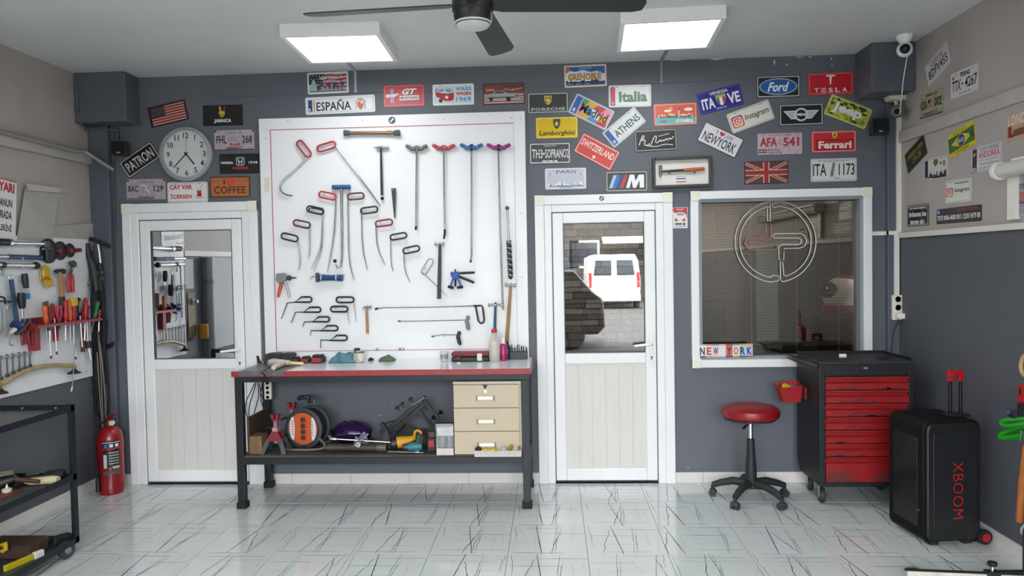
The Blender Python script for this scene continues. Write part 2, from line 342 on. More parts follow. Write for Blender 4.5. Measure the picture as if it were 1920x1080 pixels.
# ------------------------------------------------------------------ doors and window in the back wall
PVC = M('#ebecee', 0.32, 0, 0.03, 3); PVC2 = M('#d6d4d0', 0.4, 0, 0.05, 9, stretch=(6, 1, 0.3)); CREAM = M('#e9e6d6', 0.45); GASK = M('#55585c', 0.7)
def frame_boxes(x0, x1, z0, z1, w_, y0, y1, bottom=True, wt=None, wb=None):
    mb = MB(); wt = wt or w_; wb = wb or w_
    mb.box(x0, y0, z0, x0 + w_, y1, z1); mb.box(x1 - w_, y0, z0, x1, y1, z1); mb.box(x0 + w_, y0, z1 - wt, x1 - w_, y1, z1)
    if bottom: mb.box(x0 + w_, y0, z0, x1 - w_, y1, z0 + wb)
    return mb
def make_door(name, ox0, ox1, ztop, glass, hside, zg0, zrail, plate_z, skew=0.0):
    d = struct(thing(name, 'white upvc door with a glazed upper half and boarded lower panel', 'door', (ox0, 0, 0))); 
    ob('casing', frame_boxes(ox0, ox1, 0, ztop, 0.068, -0.028, 0.0, False), PVC, d, bevel=0.004)
    for cx in (ox0, ox1 - 0.072): ob('corner_block', MB().box(cx, -0.034, ztop - 0.072, cx + 0.072, -0.001, ztop + 0.002), CREAM, d, bevel=0.003)
    fx0, fx1, fz = ox0 + 0.068, ox1 - 0.068, ztop - 0.068
    ob('jamb', frame_boxes(fx0, fx1, 0, fz, 0.055, -0.02, 0.06, False), PVC, d, bevel=0.005)
    ob('gasket', frame_boxes(fx0 + 0.053, fx1 - 0.053, 0.012, fz - 0.053, 0.012, -0.006, 0.05, True), GASK, d)
    lx0, lx1, lz0, lz1 = fx0 + 0.061, fx1 - 0.061, 0.022, fz - 0.061
    leaf = frame_boxes(lx0, lx1, lz0, lz1, 0.078, -0.016, 0.045, True, 0.078, 0.088)
    leaf.box(lx0 + 0.078, -0.016, zrail, lx1 - 0.078, 0.045, zg0)
    lf = ob('leaf', leaf, PVC, d, bevel=0.006)
    gx0, gx1, gz1 = lx0 + 0.078, lx1 - 0.078, lz1 - 0.078
    ob('glazing_bead', frame_boxes(gx0 - .002, gx1 + .002, zg0 - .002, gz1 + .002, 0.008, -0.0105, 0.008), GASK, d)
    pm = MB().box(gx0, -0.002, zg0, gx1, 0.002, gz1)
    for v_ in pm.v: v_.y -= math.tan(skew) * (v_.x - (gx0 + gx1) / 2)     # pane sits very slightly out of square
    ob('pane', pm, glass, d)
    bz0, bz1 = lz0 + 0.088, zrail; n = 6; bw = (gx1 - gx0) / n
    ob('panel_back', MB().box(gx0, 0.0, bz0, gx1, 0.03, bz1), M('#c9c8c5', 0.6), d)
    for k in range(n): ob('board', MB().box(gx0 + k * bw + 0.0007, -0.006, bz0, gx0 + (k + 1) * bw - 0.0007, 0.004, bz1), PVC2, d)
    hx = lx1 - 0.036 if hside > 0 else lx0 + 0.036
    hp = ob('handle_plate', MB().box(hx - 0.016, -0.026, plate_z - 0.16, hx + 0.016, -0.016, plate_z + 0.07), WHITE_PVC, d, bevel=0.004)
    ob('lever', MB().tube([(hx, -0.02, plate_z), (hx, -0.055, plate_z), (hx - 0.012 * hside, -0.066, plate_z), (hx - 0.13 * hside, -0.066, plate_z - 0.012)], [0.011, 0.011, 0.011, 0.009], 8), WHITE_PVC, hp, smooth=True)
    ob('keyhole', MB().cyl((hx, -0.0262, plate_z - 0.1), (hx, -0.029, plate_z - 0.1), 0.008, n=12).box(hx - 0.003, -0.029, plate_z - 0.122, hx + 0.003, -0.0262, plate_z - 0.1), DSTEEL, hp)
    return d
MIRROR = glass_mat('mirror_film_glass', 0.76, (0.35, 0.38, 0.4)); CLEAR = glass_mat('door_glass', 0.065, (0.9, 0.92, 0.93)); WINGL = glass_mat('window_glass', 0.12, (0.74, 0.72, 0.69), 0.0, (1, 0.92, 0.82))
zr = onY(1120, 662, -.01).z; zr2 = onY(1120, 682, -.01).z
hz = onY(1222, 644, -.02).z
make_door('door_1', -3.242, -2.198, 2.145, MIRROR, 1, onY(370, 673, -.01).z, onY(370, 692, -.01).z, onY(450, 655, -.02).z, 0.0155)['label'] = 'white door left of the tool board with mirror-like upper pane'
make_door('door_2', -0.117, 0.888, 2.135, CLEAR, 1, zr, zr2, hz)['label'] = 'white door right of the bench with dark glass upper pane'
# window
w1 = struct(thing('window_1', 'white framed interior window with blinds behind dark glass', 'window', (1.016, 0, 0.85)))
wx0, wx1, wz0, wz1 = 1.016, 2.305, 0.853, 2.14
ob('casing', frame_boxes(wx0, wx1, wz0, wz1, 0.058, -0.028, 0.0), PVC, w1, bevel=0.004)
for cx in (wx0, wx1 - 0.066):
    for cz in (wz0, wz1 - 0.066): ob('corner_block', MB().box(cx, -0.033, cz - 0.002, cx + 0.066, -0.001, cz + 0.068), CREAM, w1, bevel=0.003)
ob('reveal', frame_boxes(wx0 + 0.05, wx1 - 0.05, wz0 + 0.05, wz1 - 0.05, 0.03, -0.01, 0.11), M('#8f979c', 0.5), w1)
ob('pane', MB().box(wx0 + 0.06, 0.06, wz0 + 0.06, wx1 - 0.06, 0.066, wz1 - 0.06), WINGL, w1)
# ------------------------------------------------------------------ rooms behind the glass
DK = M('#3a342d', 0.7, 0, 0.15, 3); DKR = M('#3a3835', 0.8)
OX0, OX1, OY = -0.30, 2.75, 2.35
struct(ob('wall_office_right', MB().box(OX1, 0.12, -0.1, OX1 + 0.1, OY + 0.1, H), DK)); struct(ob('wall_office_left', MB().box(OX0 - 0.1, 0.12, -0.1, OX0, OY + 0.1, H), DK))
struct(ob('ceiling_office', MB().box(OX0 - 0.1, 0.12, 2.75, OX1 + 0.1, OY + 0.1, 2.85), DKR)); struct(ob('floor_office', MB().box(OX0, 0.1, -0.1, OX1, OY, 0.0), DKR))
wo = struct(ob('wall_office_back', MB().box(OX0 - 0.1, OY, -0.1, OX1 + 0.1, OY + 0.1, H), M('#2a2826', 0.9)))
STONE = [M(c, 0.8, 0, 0.25, 20, bump=0.4, bscale=25) for c in ('#8c8279', '#756c65', '#9c938a', '#675f59')]
rs = random.Random(5); z = 0.75
while z < 2.15:
    h = rs.choice((0.05, 0.06, 0.075)); x = OX0 + 0.25
    while x < 1.3:
        l = rs.uniform(0.16, 0.4); dp = rs.uniform(0.02, 0.06)
        ob('stone', MB().box(x + 0.002, OY - dp, z + 0.0025, min(x + l, 1.3) - 0.002, OY, z + h - 0.0025), rs.choice(STONE), wo, bevel=0.004); x += l
    z += h
# store room behind the mirror-glass door
mb = MB(); mb.box(XL, 0.12, -0.1, XL + 0.05, 1.2, 2.6); mb.box(-1.95, 0.12, -0.1, -1.9, 1.2, 2.6); mb.box(XL, 1.2, -0.1, -1.9, 1.25, 2.6); mb.box(XL, 0.12, 2.6, -1.9, 1.25, 2.65); mb.box(XL, 0.1, -0.12, -1.9, 1.25, -0.1)
struct(ob('wall_storeroom', mb, DKR))
# ------------------------------------------------------------------ the street outside the garage opening
struct(ob('ground', MB().box(-30, -60, -0.25, 30, YF - 0.15, -0.1), M('#5f5d5a', 0.9, 0, 0.15, 1.0)))
fac = thing('street_facade', 'grey stone building front across the sunlit street', 'building', (0, -27, -0.1))
ob('wall', MB().box(-16, -28, -0.1, 16, -27, 3.7), M('#4a4744', 0.85, 0, 0.3, 2.0, bump=0.3, bscale=6), fac)
for k in range(8):
    x = -12 + k * 3.2
    wf = ob('window', MB().box(x, -27.02, 1.4, x + 1.3, -26.9, 2.6), M('#d9d6cf', 0.6), fac); ob('pane', MB().box(x + 0.1, -26.89, 1.5, x + 1.2, -26.88, 2.5), M('#27303a', 0.1), wf)
ob('shop_shutter', MB().box(-3.0, -27.05, 0, 1.2, -26.9, 2.7), M('#3b4149', 0.5, 0.3), fac); ob('awning', MB().prism([(0, 2.75), (1.0, 2.5), (1.0, 2.42), (0, 2.62)], lambda a, b: (2.2, -27 + a, b), (4.0, 0, 0)), M('#c9c2b2', 0.7), fac)
# white van, rear towards the garage
van = thing('van', 'white panel van parked across the street, rear doors facing the garage', 'van', (2.3, -22.0, -0.1))
VW = M('#f2f2f0', 0.3); VG = M('#2b3a44', 0.08)
def vx(a, b): return (2.3 + a, -22.0, b)
body = [(-0.95, 0.25), (0.95, 0.25), (0.97, 1.0), (0.9, 1.65), (0.78, 1.92), (-0.78, 1.92), (-0.9, 1.65), (-0.97, 1.0)]
ob('body', MB().prism(body, vx, (0, -3.6, 0)), VW, van, bevel=0.05)
ob('bonnet', MB().prism([(0, 0.3), (0, 1.85), (-0.5, 1.75), (-1.1, 1.1), (-1.35, 0.95), (-1.4, 0.3)], lambda a, b: (1.38, -25.55 + a, b), (1.84, 0, 0)), VW, van, bevel=0.04)
for sx in (-1, 1):
    ob('rear_window', MB().prism([(0.1, 1.15), (0.75, 1.15), (0.68, 1.7), (0.1, 1.7)], lambda a, b: vx(a * sx, b), (0, 0.012, 0)), VG, van); ob('tail_light', MB().box(2.3 + sx * 0.83, -21.99, 0.7, 2.3 + sx * 0.93, -21.96, 1.25), M('#c2221c', 0.2), van)
    for yy in (-22.8, -25.6): ob('wheel', MB().cyl((2.3 + sx * 0.8, yy, 0.22), (2.3 + sx * 0.98, yy, 0.22), 0.32, n=20), BLACK_RUB, van)
ob('bumper', MB().box(1.34, -22, 0.2, 3.26, -21.92, 0.42), M('#d8d8d6', 0.4), van); ob('number_plate', MB().box(2.05, -21.985, 0.55, 2.55, -21.975, 0.66), M('#e8e8e0', 0.4), van)
# dark hatchback just outside
car = thing('car', 'dark hatchback standing crosswise just outside the garage opening', 'car', (-1.0, -10.0, -0.1))
prof = [(-3.0, 0.35), (-2.95, 0.75), (-2.0, 0.95), (-1.35, 1.45), (-0.6, 1.56), (0.45, 1.53), (0.82, 1.1), (1.02, 0.95), (1.05, 0.4), (0.9, 0.25), (-2.8, 0.22)]
CARP = M('#0d1014', 0.2, 0.2, coat=0.5)
ob('body', MB().prism(prof, lambda a, b: (a, -9.3, b - 0.05), (0, -1.65, 0)), CARP, car, bevel=0.06)
ob('side_window', MB().prism([(-1.75, 1.0), (-1.25, 1.4), (0.3, 1.43), (0.55, 1.05)], lambda a, b: (a, -9.29, b - 0.05), (0, 0.006, 0)), VG, car)
for xx in (-2.2, 0.35):
    for y0 in (-9.28, -10.97): ob('wheel', MB().cyl((xx, y0, 0.2), (xx, y0 - 0.2 if y0 > -10 else y0 + 0.2, 0.2), 0.3, n=20), BLACK_RUB, car)
ob('door_mirror', MB().ball((-1.3, -9.2, 1.02), (0.06, 0.1, 0.06)), CARP, car)
# ------------------------------------------------------------------ lettering and printed signs
_TC = {}
def text_shape(s, bold=0.0, shear=0.0, space=1.0, serif=False):
    key = (s, bold, shear, space, serif)
    if key in _TC: return _TC[key]
    cu = bpy.data.curves.new('t', 'FONT'); cu.body = s; cu.size = 1.0; cu.offset = min(bold, 0.028) + 0.014; cu.shear = shear; cu.space_character = space; cu.resolution_u = 2
    o = bpy.data.objects.new('t', cu); COL.objects.link(o)
    me = bpy.data.meshes.new_from_object(o)
    vs = [(v.co.x, v.co.y) for v in me.vertices]; fs = [tuple(p.vertices) for p in me.polygons]
    if serif and vs:
        cnt = {}
        for f in fs:
            for a, b in zip(f, f[1:] + f[:1]): k = (min(a, b), max(a, b)); cnt[k] = cnt.get(k, 0) + 1
        zs = [v[1] for v in vs]
        for lvl, sg in ((0.0, 1), (max(zs), -1), (0.729, -1), (0.0, 1)):
            for (a, b), c in list(cnt.items()):
                if c == 1 and abs(vs[a][1] - lvl) < 0.012 and abs(vs[b][1] - lvl) < 0.012:
                    x0, x1 = sorted((vs[a][0], vs[b][0]))
                    if 0.03 < x1 - x0 < 0.24:
                        e = 0.055; n = len(vs); vs += [(x0 - e, lvl), (x1 + e, lvl), (x1 + e, lvl + sg * 0.05), (x0 - e, lvl + sg * 0.05)]; fs.append((n, n + 1, n + 2, n + 3))
    bpy.data.objects.remove(o); bpy.data.curves.remove(cu); bpy.data.meshes.remove(me)
    xs = [v[0] for v in vs] or [0, 1]; zs = [v[1] for v in vs] or [0, 1]
    r = (vs, fs, min(xs), max(xs), min(zs), max(zs)); _TC[key] = r; return r
def rrect(x0, z0, x1, z1, r, n=4):
    pts = []
    for cx, cz, a in ((x1 - r, z0 + r, -pi / 2), (x1 - r, z1 - r, 0), (x0 + r, z1 - r, pi / 2), (x0 + r, z0 + r, pi)):
        pts += [(cx + r * math.cos(a + pi / 2 * i / n), cz + r * math.sin(a + pi / 2 * i / n)) for i in range(n + 1)]
    return pts
class Sign:
    """flat printed sign; drawing units are 1/300 of its width, origin at its centre"""
    def __init__(s, name, label, cat, loc, rot, w_m, h_m, base, rim=None, r=10, rough=0.35, var=0.0, group=None, thick=0.003, slots=True, col2=None):
        s.root = thing(name, label, cat, loc, rot, group); s.k = w_m / 300.0; s.W = 150.0; s.H = 150.0 * h_m / w_m; s.y = -thick; s.parts = {}; s.n = 0; s.zk = 1.0
        out = rrect(-s.W, -s.H, s.W, s.H, r); mb = MB(); k = s.k
        mb.prism(out, lambda a, b: (a * k, 0, b * k), (0, -thick, 0)); ob('panel', mb, M(base, rough, 0, var, 40, col2=col2), s.root, local=True)
        if rim:
            i = rrect(-s.W + 12, -s.H + 12, s.W - 12, s.H - 12, max(r - 5, 2)); o2 = rrect(-s.W + 4, -s.H + 4, s.W - 4, s.H - 4, max(r - 2, 2)); n = len(i); mb = MB(); y0, y1 = -thick, -thick - 0.0012
            mb.add([(a * k, y0, b * k) for a, b in o2] + [(a * k, y1, b * k) for a, b in o2] + [(a * k, y1, b * k) for a, b in i] + [(a * k, y0, b * k) for a, b in i],
                   [f for q in range(n) for f in ((q, (q + 1) % n, n + (q + 1) % n, n + q), (n + q, n + (q + 1) % n, 2 * n + (q + 1) % n, 2 * n + q), (2 * n + q, 2 * n + (q + 1) % n, 3 * n + (q + 1) % n, 3 * n + q))])
            ob('rim', mb, M(rim, 0.35), s.root, local=True)
        if slots:
            for sx in (-1, 1): s.poly(rrect(sx * 90 - 9, s.H - 15, sx * 90 + 9, s.H - 11, 2, 2), '#26282b', 'mounting_slot')
    def _mb(s, name, col):
        s.n += 1; mb = MB(); s.parts.setdefault((name, col), []).append(mb)
        return mb, s.y - 0.0003 - 0.00006 * s.n
    def poly(s, pts, col, name='print'):
        mb, y = s._mb(name, col); mb.add([(a * s.k, y, b * s.k * s.zk) for a, b in pts], [tuple(range(len(pts)))]); return s
    def rect(s, x0, z0, x1, z1, col, name='print'): return s.poly([(x0, z0), (x1, z0), (x1, z1), (x0, z1)], col, name)
    def ell(s, cx, cz, rx, rz, col, name='emblem', n=28): return s.poly([(cx + rx * math.cos(2 * pi * i / n), cz + rz * math.sin(2 * pi * i / n)) for i in range(n)], col, name)
    def ring(s, cx, cz, rx, rz, t, col, name='emblem', n=28):
        mb, y = s._mb(name, col); a = [(cx + rx * math.cos(2 * pi * i / n), cz + rz * math.sin(2 * pi * i / n)) for i in range(n)]; b = [(cx + (rx - t) * math.cos(2 * pi * i / n), cz + (rz - t) * math.sin(2 * pi * i / n)) for i in range(n)]
        mb.add([(p * s.k, y, q * s.k * s.zk) for p, q in a + b], [(i, (i + 1) % n, n + (i + 1) % n, n + i) for i in range(n)]); return s
    def stroke(s, pts, w_, col, name='print', smooth=0):
        if smooth: pts = [(p.x, p.y) for p in smoothpts([(a, b, 0) for a, b in pts], smooth)]
        mb, y = s._mb(name, col); L = []; R = []
        for i, q in enumerate(pts):
            a = pts[max(0, i - 1)]; b = pts[min(len(pts) - 1, i + 1)]; d = Vector((b[0] - a[0], b[1] - a[1])); d = d.normalized() if d.length else Vector((1, 0)); nx, nz = -d.y * w_ / 2, d.x * w_ / 2
            L.append(((q[0] + nx) * s.k, y, (q[1] + nz) * s.k * s.zk)); R.append(((q[0] - nx) * s.k, y, (q[1] - nz) * s.k * s.zk))
        n = len(pts); mb.add(L + R, [(i, i + 1, n + i + 1, n + i) for i in range(n - 1)]); return s
    def text(s, t, x, z, w_, h_, col, bold=0.0, shear=0.0, space=1.0, serif=False, name='lettering', outline=None, ang=0):
        if outline: s.text(t, x, z, w_ * 1.0 + 5, h_ + 5, outline, bold + 0.03, shear, space, serif, name, None, ang)
        vs, fs, x0, x1, z0, z1 = text_shape(t, bold, shear, space, serif); mb, y = s._mb(name, col)
        ca, sa = math.cos(ang), math.sin(ang); P = []
        for a, b in vs:
            u = (a - (x0 + x1) / 2) / max(x1 - x0, 1e-6) * w_; v = (b - (z0 + z1) / 2) / max(z1 - z0, 1e-6) * h_
            P.append(((x + u * ca - v * sa) * s.k, y, (z + u * sa + v * ca) * s.k * s.zk))
        mb.add(P, fs); return s
    def done(s):
        for (name, col), L in s.parts.items():
            if len(L) > 6:          # many tiny printed marks of one ink stay one print
                mb = MB()
                for q in L: mb.add(q.v, q.f)
                L = [mb]
                stuff = True
            else: stuff = False
            for mb in L:
                o = ob(name, mb, M(col, 0.35), s.root, local=True, recalc=False)
                if stuff: o['kind'] = 'stuff'
        return s.root
def _mpp(P): return (P - CAM_POS).dot(FW) / FPX
def wall_sign(name, label, cx, cy, ang, wpx, hpx, base, cat='plate', y=-0.0005, **kw):
    P = onY(cx, cy, y); m = _mpp(P)
    return Sign(name, label, cat, P, (0, -math.radians(ang - 1.06), 0), wpx * m * 1.0, hpx * m, base, **kw)
def side_sign(name, label, corners, base, cat='plate', wall=None, ref=None, **kw):
    x = (XR - 0.0005) if wall is None else wall
    c = [onX(*q, x) for q in corners]; ctr = (c[0] + c[1] + c[2] + c[3]) / 4
    ux = ((c[1] - c[0]) + (c[2] - c[3])) / 2; uz = ((c[0] - c[3]) + (c[1] - c[2])) / 2; right = x > 0
    dx = -ux.y if right else ux.y; a = math.atan2(ux.z, dx)
    sg = Sign(name, label, cat, ctr, (0, -a, -pi / 2 if right else pi / 2), ux.length, uz.length, base, **kw)
    if ref: sg.zk = sg.H / ref; sg.H = ref
    return sg
def shield(x, z, w_, h_): return [(x - w_ / 2, z + h_ / 2), (x + w_ / 2, z + h_ / 2), (x + w_ / 2, z + h_ * 0.05), (x + w_ * 0.36, z - h_ * 0.25), (x + w_ * 0.16, z - h_ * 0.42), (x, z - h_ / 2), (x - w_ * 0.16, z - h_ * 0.42), (x - w_ * 0.36, z - h_ * 0.25), (x - w_ / 2, z + h_ * 0.05)]
def heart(x, z, r): return [(x + r * 0.0625 * 16 * math.sin(t) ** 3, z + r * 0.0625 * (13 * math.cos(t) - 5 * math.cos(2 * t) - 2 * math.cos(3 * t) - math.cos(4 * t))) for t in [2 * pi * i / 24 for i in range(24)]]
def star(x, z, r, n=5): return [(x + (r if i % 2 == 0 else r * 0.42) * math.sin(pi * i / n), z + (r if i % 2 == 0 else r * 0.42) * math.cos(pi * i / n)) for i in range(2 * n)]
def skyline(s, x0, x1, z0, hmax, col, seed, name='picture', step=9):
    r = random.Random(seed); x = x0
    while x < x1 - 1:
        w_ = r.uniform(step * 0.6, step * 1.4); h_ = r.uniform(hmax * 0.25, hmax); s.rect(x, z0, min(x + w_, x1), z0 + h_, col, name)
        if r.random() < 0.25: s.poly([(x + w_ * 0.3, z0 + h_), (x + w_ * 0.7, z0 + h_), (x + w_ * 0.5, z0 + h_ + hmax * 0.4)], col, name)
        x += w_
G = 'decorative plates on the back wall'
def wp(label, cx, cy, ang, w_, h_, base, rim=None, **k): k.setdefault('group', G); return wall_sign('wall_plate', label, cx, cy, ang, w_, h_, base, rim=rim, **k)
K_ = '#17181a'; Wt = '#e8e8e8'; SIL = '#c3c6c8'
# --- left cluster around the clock
s = wp('rusty American flag plate tilted left of the clock', 315.5, 213, 12.3, 74, 38, '#3a1418', r=5, var=0.3, slots=False)
for i in range(7): s.rect(-132, 62 - i * 20 - 9, 136, 62 - i * 20 + 1, '#d69f92' if i % 1 == 0 else '#8a2a2a', 'stripe')
for i in range(6): s.rect(-132, 52 - i * 20 - 8, 136, 52 - i * 20 + 1, '#7a2024', 'stripe')
s.rect(-134, -8, -20, 64, '#2b2c3a', 'canton')
for i in range(5):
    for j in range(6): s.poly(star(-124 + j * 18 + (i % 2) * 8, 54 - i * 13, 5), '#b9a7a8', 'star')
s.done()
s = wp('black plate reading JAMAICA under a peace-sign hand', 418, 216.5, 1, 76, 38.5, '#1b191b', r=4)
s.text('JAMAICA', -2, -42, 130, 34, '#e6e4dc', 0.03); s.poly(shield(-6, 8, 44, 46), '#c9b13a', 'emblem'); s.stroke([(-14, 28), (-22, 66)], 11, '#cfc04a', 'emblem'); s.stroke([(6, 28), (18, 66)], 11, '#b02a2a', 'emblem'); s.stroke([(-26, 10), (14, 2)], 5, '#4c7a35', 'emblem'); s.stroke([(-22, -2), (14, -8)], 4, '#6a5a1c', 'emblem'); s.done()
s = wp('worn lilac plate reading FHL and 268 with linked rings', 439.5, 263, 1, 76, 38, '#b7aab2', r=4, var=0.25, slots=False)
s.rect(-150, -74, 150, -66, '#2b2a30', 'worn_edge'); s.rect(-150, 62, -132, 74, '#2b2a30', 'worn_edge'); s.rect(138, 60, 150, 74, '#2b2a30', 'worn_edge')
s.text('FHL', -96, 5, 78, 56, '#2b2b30', 0.01, serif=True); s.text('268', 98, 5, 76, 56, '#2b2b30', 0.01, serif=True); s.text('CHICAGO 1926', 0, 56, 120, 14, '#5d5560')
for i in range(4): s.ring(-34 + i * 22, 8, 17, 17, 3.5, '#8b8894', 'emblem')
s.text('Audi', 2, -30, 84, 24, '#c22f3c', 0.04); s.text('GERMANY', 0, -57, 120, 18, '#3b3a40', 0.02); s.stroke([(50, -30), (140, -30)], 2, '#6b6470'); s.done()
s = wp('black plate with a silver H emblem and red lettering below', 449, 307, 0.6, 76, 37, '#16191c', r=3, var=0.3)
s.text('HONDA', -92, 8, 92, 18, Wt, 0.03); s.text('1948', 104, 8, 66, 18, Wt, 0.03, space=1.3); s.text('HONDA', 10, -32, 118, 20, '#d53239', 0.05)
s.stroke(rrect(-22, -12, 38, 46, 12) + [rrect(-22, -12, 38, 46, 12)[0]], 5, SIL, 'emblem'); s.stroke([(-8, 38), (-2, -4)], 9, SIL, 'emblem'); s.stroke([(24, 38), (18, -4)], 9, SIL, 'emblem'); s.stroke([(-4, 14), (20, 14)], 8, SIL, 'emblem'); s.done()
s = wp('worn lilac plate reading BAC and 129 left of the tea sign', 274, 355, 0.8, 75, 38, '#b5a9b1', r=4, var=0.25, slots=False)
s.rect(-146, -72, 60, -66, '#2b2a30', 'worn_edge'); s.rect(-148, 60, -130, 72, '#2b2a30', 'worn_edge'); s.rect(134, 62, 150, 72, '#2b2a30', 'worn_edge')
s.text('BAC', -98, 4, 80, 46, '#36343c', 0.01, serif=True); s.text('129', 96, 4, 78, 46, '#36343c', 0.01, serif=True); s.text('ORCHARD 1948', 0, 54, 120, 12, '#5d5560'); s.text('FRANCE', 0, -58, 110, 16, '#4b474f', 0.02, space=1.3)
s.stroke([(-36, 26), (-14, 34), (6, 22), (-4, 6), (14, -12), (30, -22), (20, -32)], 7, '#e3dfe6', 'emblem', 2); s.stroke([(-10, 6), (-28, -4), (-20, -20)], 5, '#8d8792', 'emblem', 2); s.done()
s = wp('white plate with red tea slogan and tulip tea glass', 352, 360.5, 0.8, 77, 38, '#e2e2e2', '#cfcfcf', r=12)
s.text('ÇAY VAR', -48, 34, 168, 42, '#c3262c', 0.02); s.text('İÇERSEN', -48, -30, 158, 44, '#c3262c', 0.02)
s.poly([(68, 10), (108, 10), (102, -6), (108, -22), (100, -34), (76, -34), (68, -22), (74, -6)], '#c3262c', 'emblem'); s.stroke([(52, -38), (88, -46), (124, -38)], 5, '#8b8f94', 'emblem', 2); s.poly([(66, 10), (110, 10), (114, 34), (62, 34)], '#cdd3d6', 'emblem'); s.stroke([(98, 30), (116, 58)], 4, '#8b8f94', 'emblem'); s.done()
s = wp('rusty orange plate reading I heart COFFEE', 431.5, 350.5, 0.6, 77, 38.5, '#3a2422', r=4, slots=False)
s.rect(-142, -68, 142, 68, '#b0683a', 'field'); s.text('I', -42, 36, 18, 32, '#3b1f1a', 0.0, serif=True); s.ell(6, 38, 30, 24, '#d6463c', 'emblem'); s.text('COFFEE', 0, -22, 240, 52, '#4a2a20', 0.0, serif=True)
for i, (a, b) in enumerate(((-122, 44), (118, 46), (-130, -50), (96, -10), (60, 50))): s.ell(a, b, 5, 4, '#5a3020', 'rust_spot')
s.done()
s = wp('black plate reading PATRON tilted beside the clock', 262.3, 300, 33, 73, 35, '#161718', '#b9babb', r=14)
s.text('PATRON', 0, -2, 240, 80, '#d4d4d2', 0.0); s.done()
# --- above the tool board
s = wp('picture plate of New York landmarks over a flag', 615, 155.5, 2, 78, 40, '#d9dadd', '#e9e9ea', r=12)
s.rect(-138, -64, 138, 64, '#c7b9bd', 'picture')
for i in range(4): s.stroke([(-30, 50 - i * 28), (20, 56 - i * 28), (70, 46 - i * 28), (138, 54 - i * 28)], 13, '#b0303c', 'stripe', 2)
s.poly([(-138, 64), (-20, 64), (-34, 40), (-34, -6), (-138, -10)], '#1c1d2a', 'canton')
for i in range(14): s.poly(star(-126 + (i % 5) * 22 + (i // 5) * 6, 52 - (i // 5) * 22, 6), '#d8d8de', 'star')
s.poly([(-128, -60), (-90, -60), (-88, 4), (-96, 22), (-112, 26), (-120, 2)], '#9fc4b4', 'statue'); skyline(s, -82, 120, -60, 66, '#3d4a66', 3, 'building', 15); skyline(s, -70, 124, -60, 40, '#a59a9a', 4, 'building', 13); s.rect(96, -60, 102, 34, '#24252a', 'tower'); s.ell(99, 38, 7, 7, '#e8e4dc', 'tower'); s.rect(-138, -64, 138, -56, '#6b6556', 'ground'); s.text('NEW YORK', 4, 34, 130, 24, '#d9d6da', 0.02, 0.2); s.done()
s = wp('long white plate reading ESPAÑA above the tool board', 638, 196.5, 2, 132, 32, '#e4e7ea', '#d3d6d8', r=7, slots=False)
hh = s.H; s.rect(-143, -hh + 6, -121, hh - 6, '#1f2f72', 'band'); s.ring(-132, 10, 8, 8, 1.6, '#5b78c8', 'emblem'); s.text('E', -132, -16, 8, 11, Wt, 0.03); s.rect(-118, -hh + 6, -116, hh - 6, '#d8872b', 'stripe'); s.rect(-114, -hh + 6, -110, hh - 6, '#d8872b', 'stripe')
s.text('ESPAÑA', -28, 0, 150, 46, '#16191c', 0.0, serif=True); s.poly(shield(88, -8, 26, 34), '#d2683c', 'emblem'); s.ell(88, 18, 14, 7, '#c2a08e', 'emblem'); s.rect(89, 0, 97, 10, '#e8dcd8', 'emblem')
for zz in (-20, -10, 0, 9): s.rect(68, zz, 72, zz + 6, '#4b4f55', 'emblem'); s.rect(104, zz, 109, zz + 6, '#4b4f55', 'emblem')
s.done()
s = wp('red plate with a galloping horse badge and GT lettering', 757.5, 179.5, 1.4, 77, 40, '#bf3441', '#d9626b', r=12)
s.rect(-97, -50, -77, 52, '#c9ccd2', 'emblem'); s.rect(-91, -50, -83, 52, '#3c6aa0', 'emblem'); s.poly([(-136, 4), (-120, 16), (-100, 10), (-70, 14), (-40, 18), (-34, 8), (-60, 2), (-66, -8), (-100, -6), (-124, -14)], '#e4dfe0', 'emblem')
s.text('GT', 48, 26, 110, 44, '#2c2c2f', 0.03, 0.35); s.text('GT', 42, 28, 110, 44, Wt, 0.03, 0.35); s.rect(-28, -38, 118, -4, '#3a3236', 'emblem'); s.rect(-32, -34, 112, 0, '#e2e0e0', 'emblem'); s.text('MUSTANG', 40, -17, 128, 20, '#8d2b34', 0.02); s.done()
s = wp('white plate with a red camper van and the year 1969', 850, 177.5, 1, 78, 39.5, '#d9dde0', '#eef0f0', r=12)
s.poly([(-130, 30), (-118, 48), (-30, 50), (-10, 40), (4, 10), (4, -30), (-10, -44), (-60, -44), (-126, -10)], '#b92e35', 'van'); s.poly([(-124, 22), (-112, 46), (-30, 48), (-12, 38), (0, 14), (-40, 8), (-90, 14)], '#e4e6e6', 'van'); s.poly([(-116, 22), (-108, 38), (-70, 42), (-64, 22)], '#63a8cf', 'van'); s.poly([(-56, 20), (-56, 42), (-22, 42), (-8, 22), (-30, 16)], '#63a8cf', 'van'); s.ell(-48, -18, 12, 12, '#e8d9d4', 'van'); s.ell(-20, -6, 9, 9, '#3f5f4a', 'van'); s.ell(-92, -42, 14, 13, '#2b2d30', 'van'); s.text('VOLKS', 74, 40, 112, 24, '#3f9bd0', 0.03); s.text('WAGEN', 74, 6, 108, 24, '#b92e35', 0.03); s.text('1969', 74, -34, 108, 34, '#3f9bd0', 0.01, serif=True); s.done()
s = wp('rust-red plate with a grey classic saloon and wings badge', 944.5, 176, 1.4, 78, 39.5, '#3a2020', r=4, slots=False)
s.rect(-144, 6, 144, 70, '#7a3a30', 'field'); s.rect(-144, -70, 144, 6, '#8b5c58', 'field')
for i in range(4): s.rect(-144, -66 + i * 18, 144, -58 + i * 18, '#c7aeaa', 'stripe')
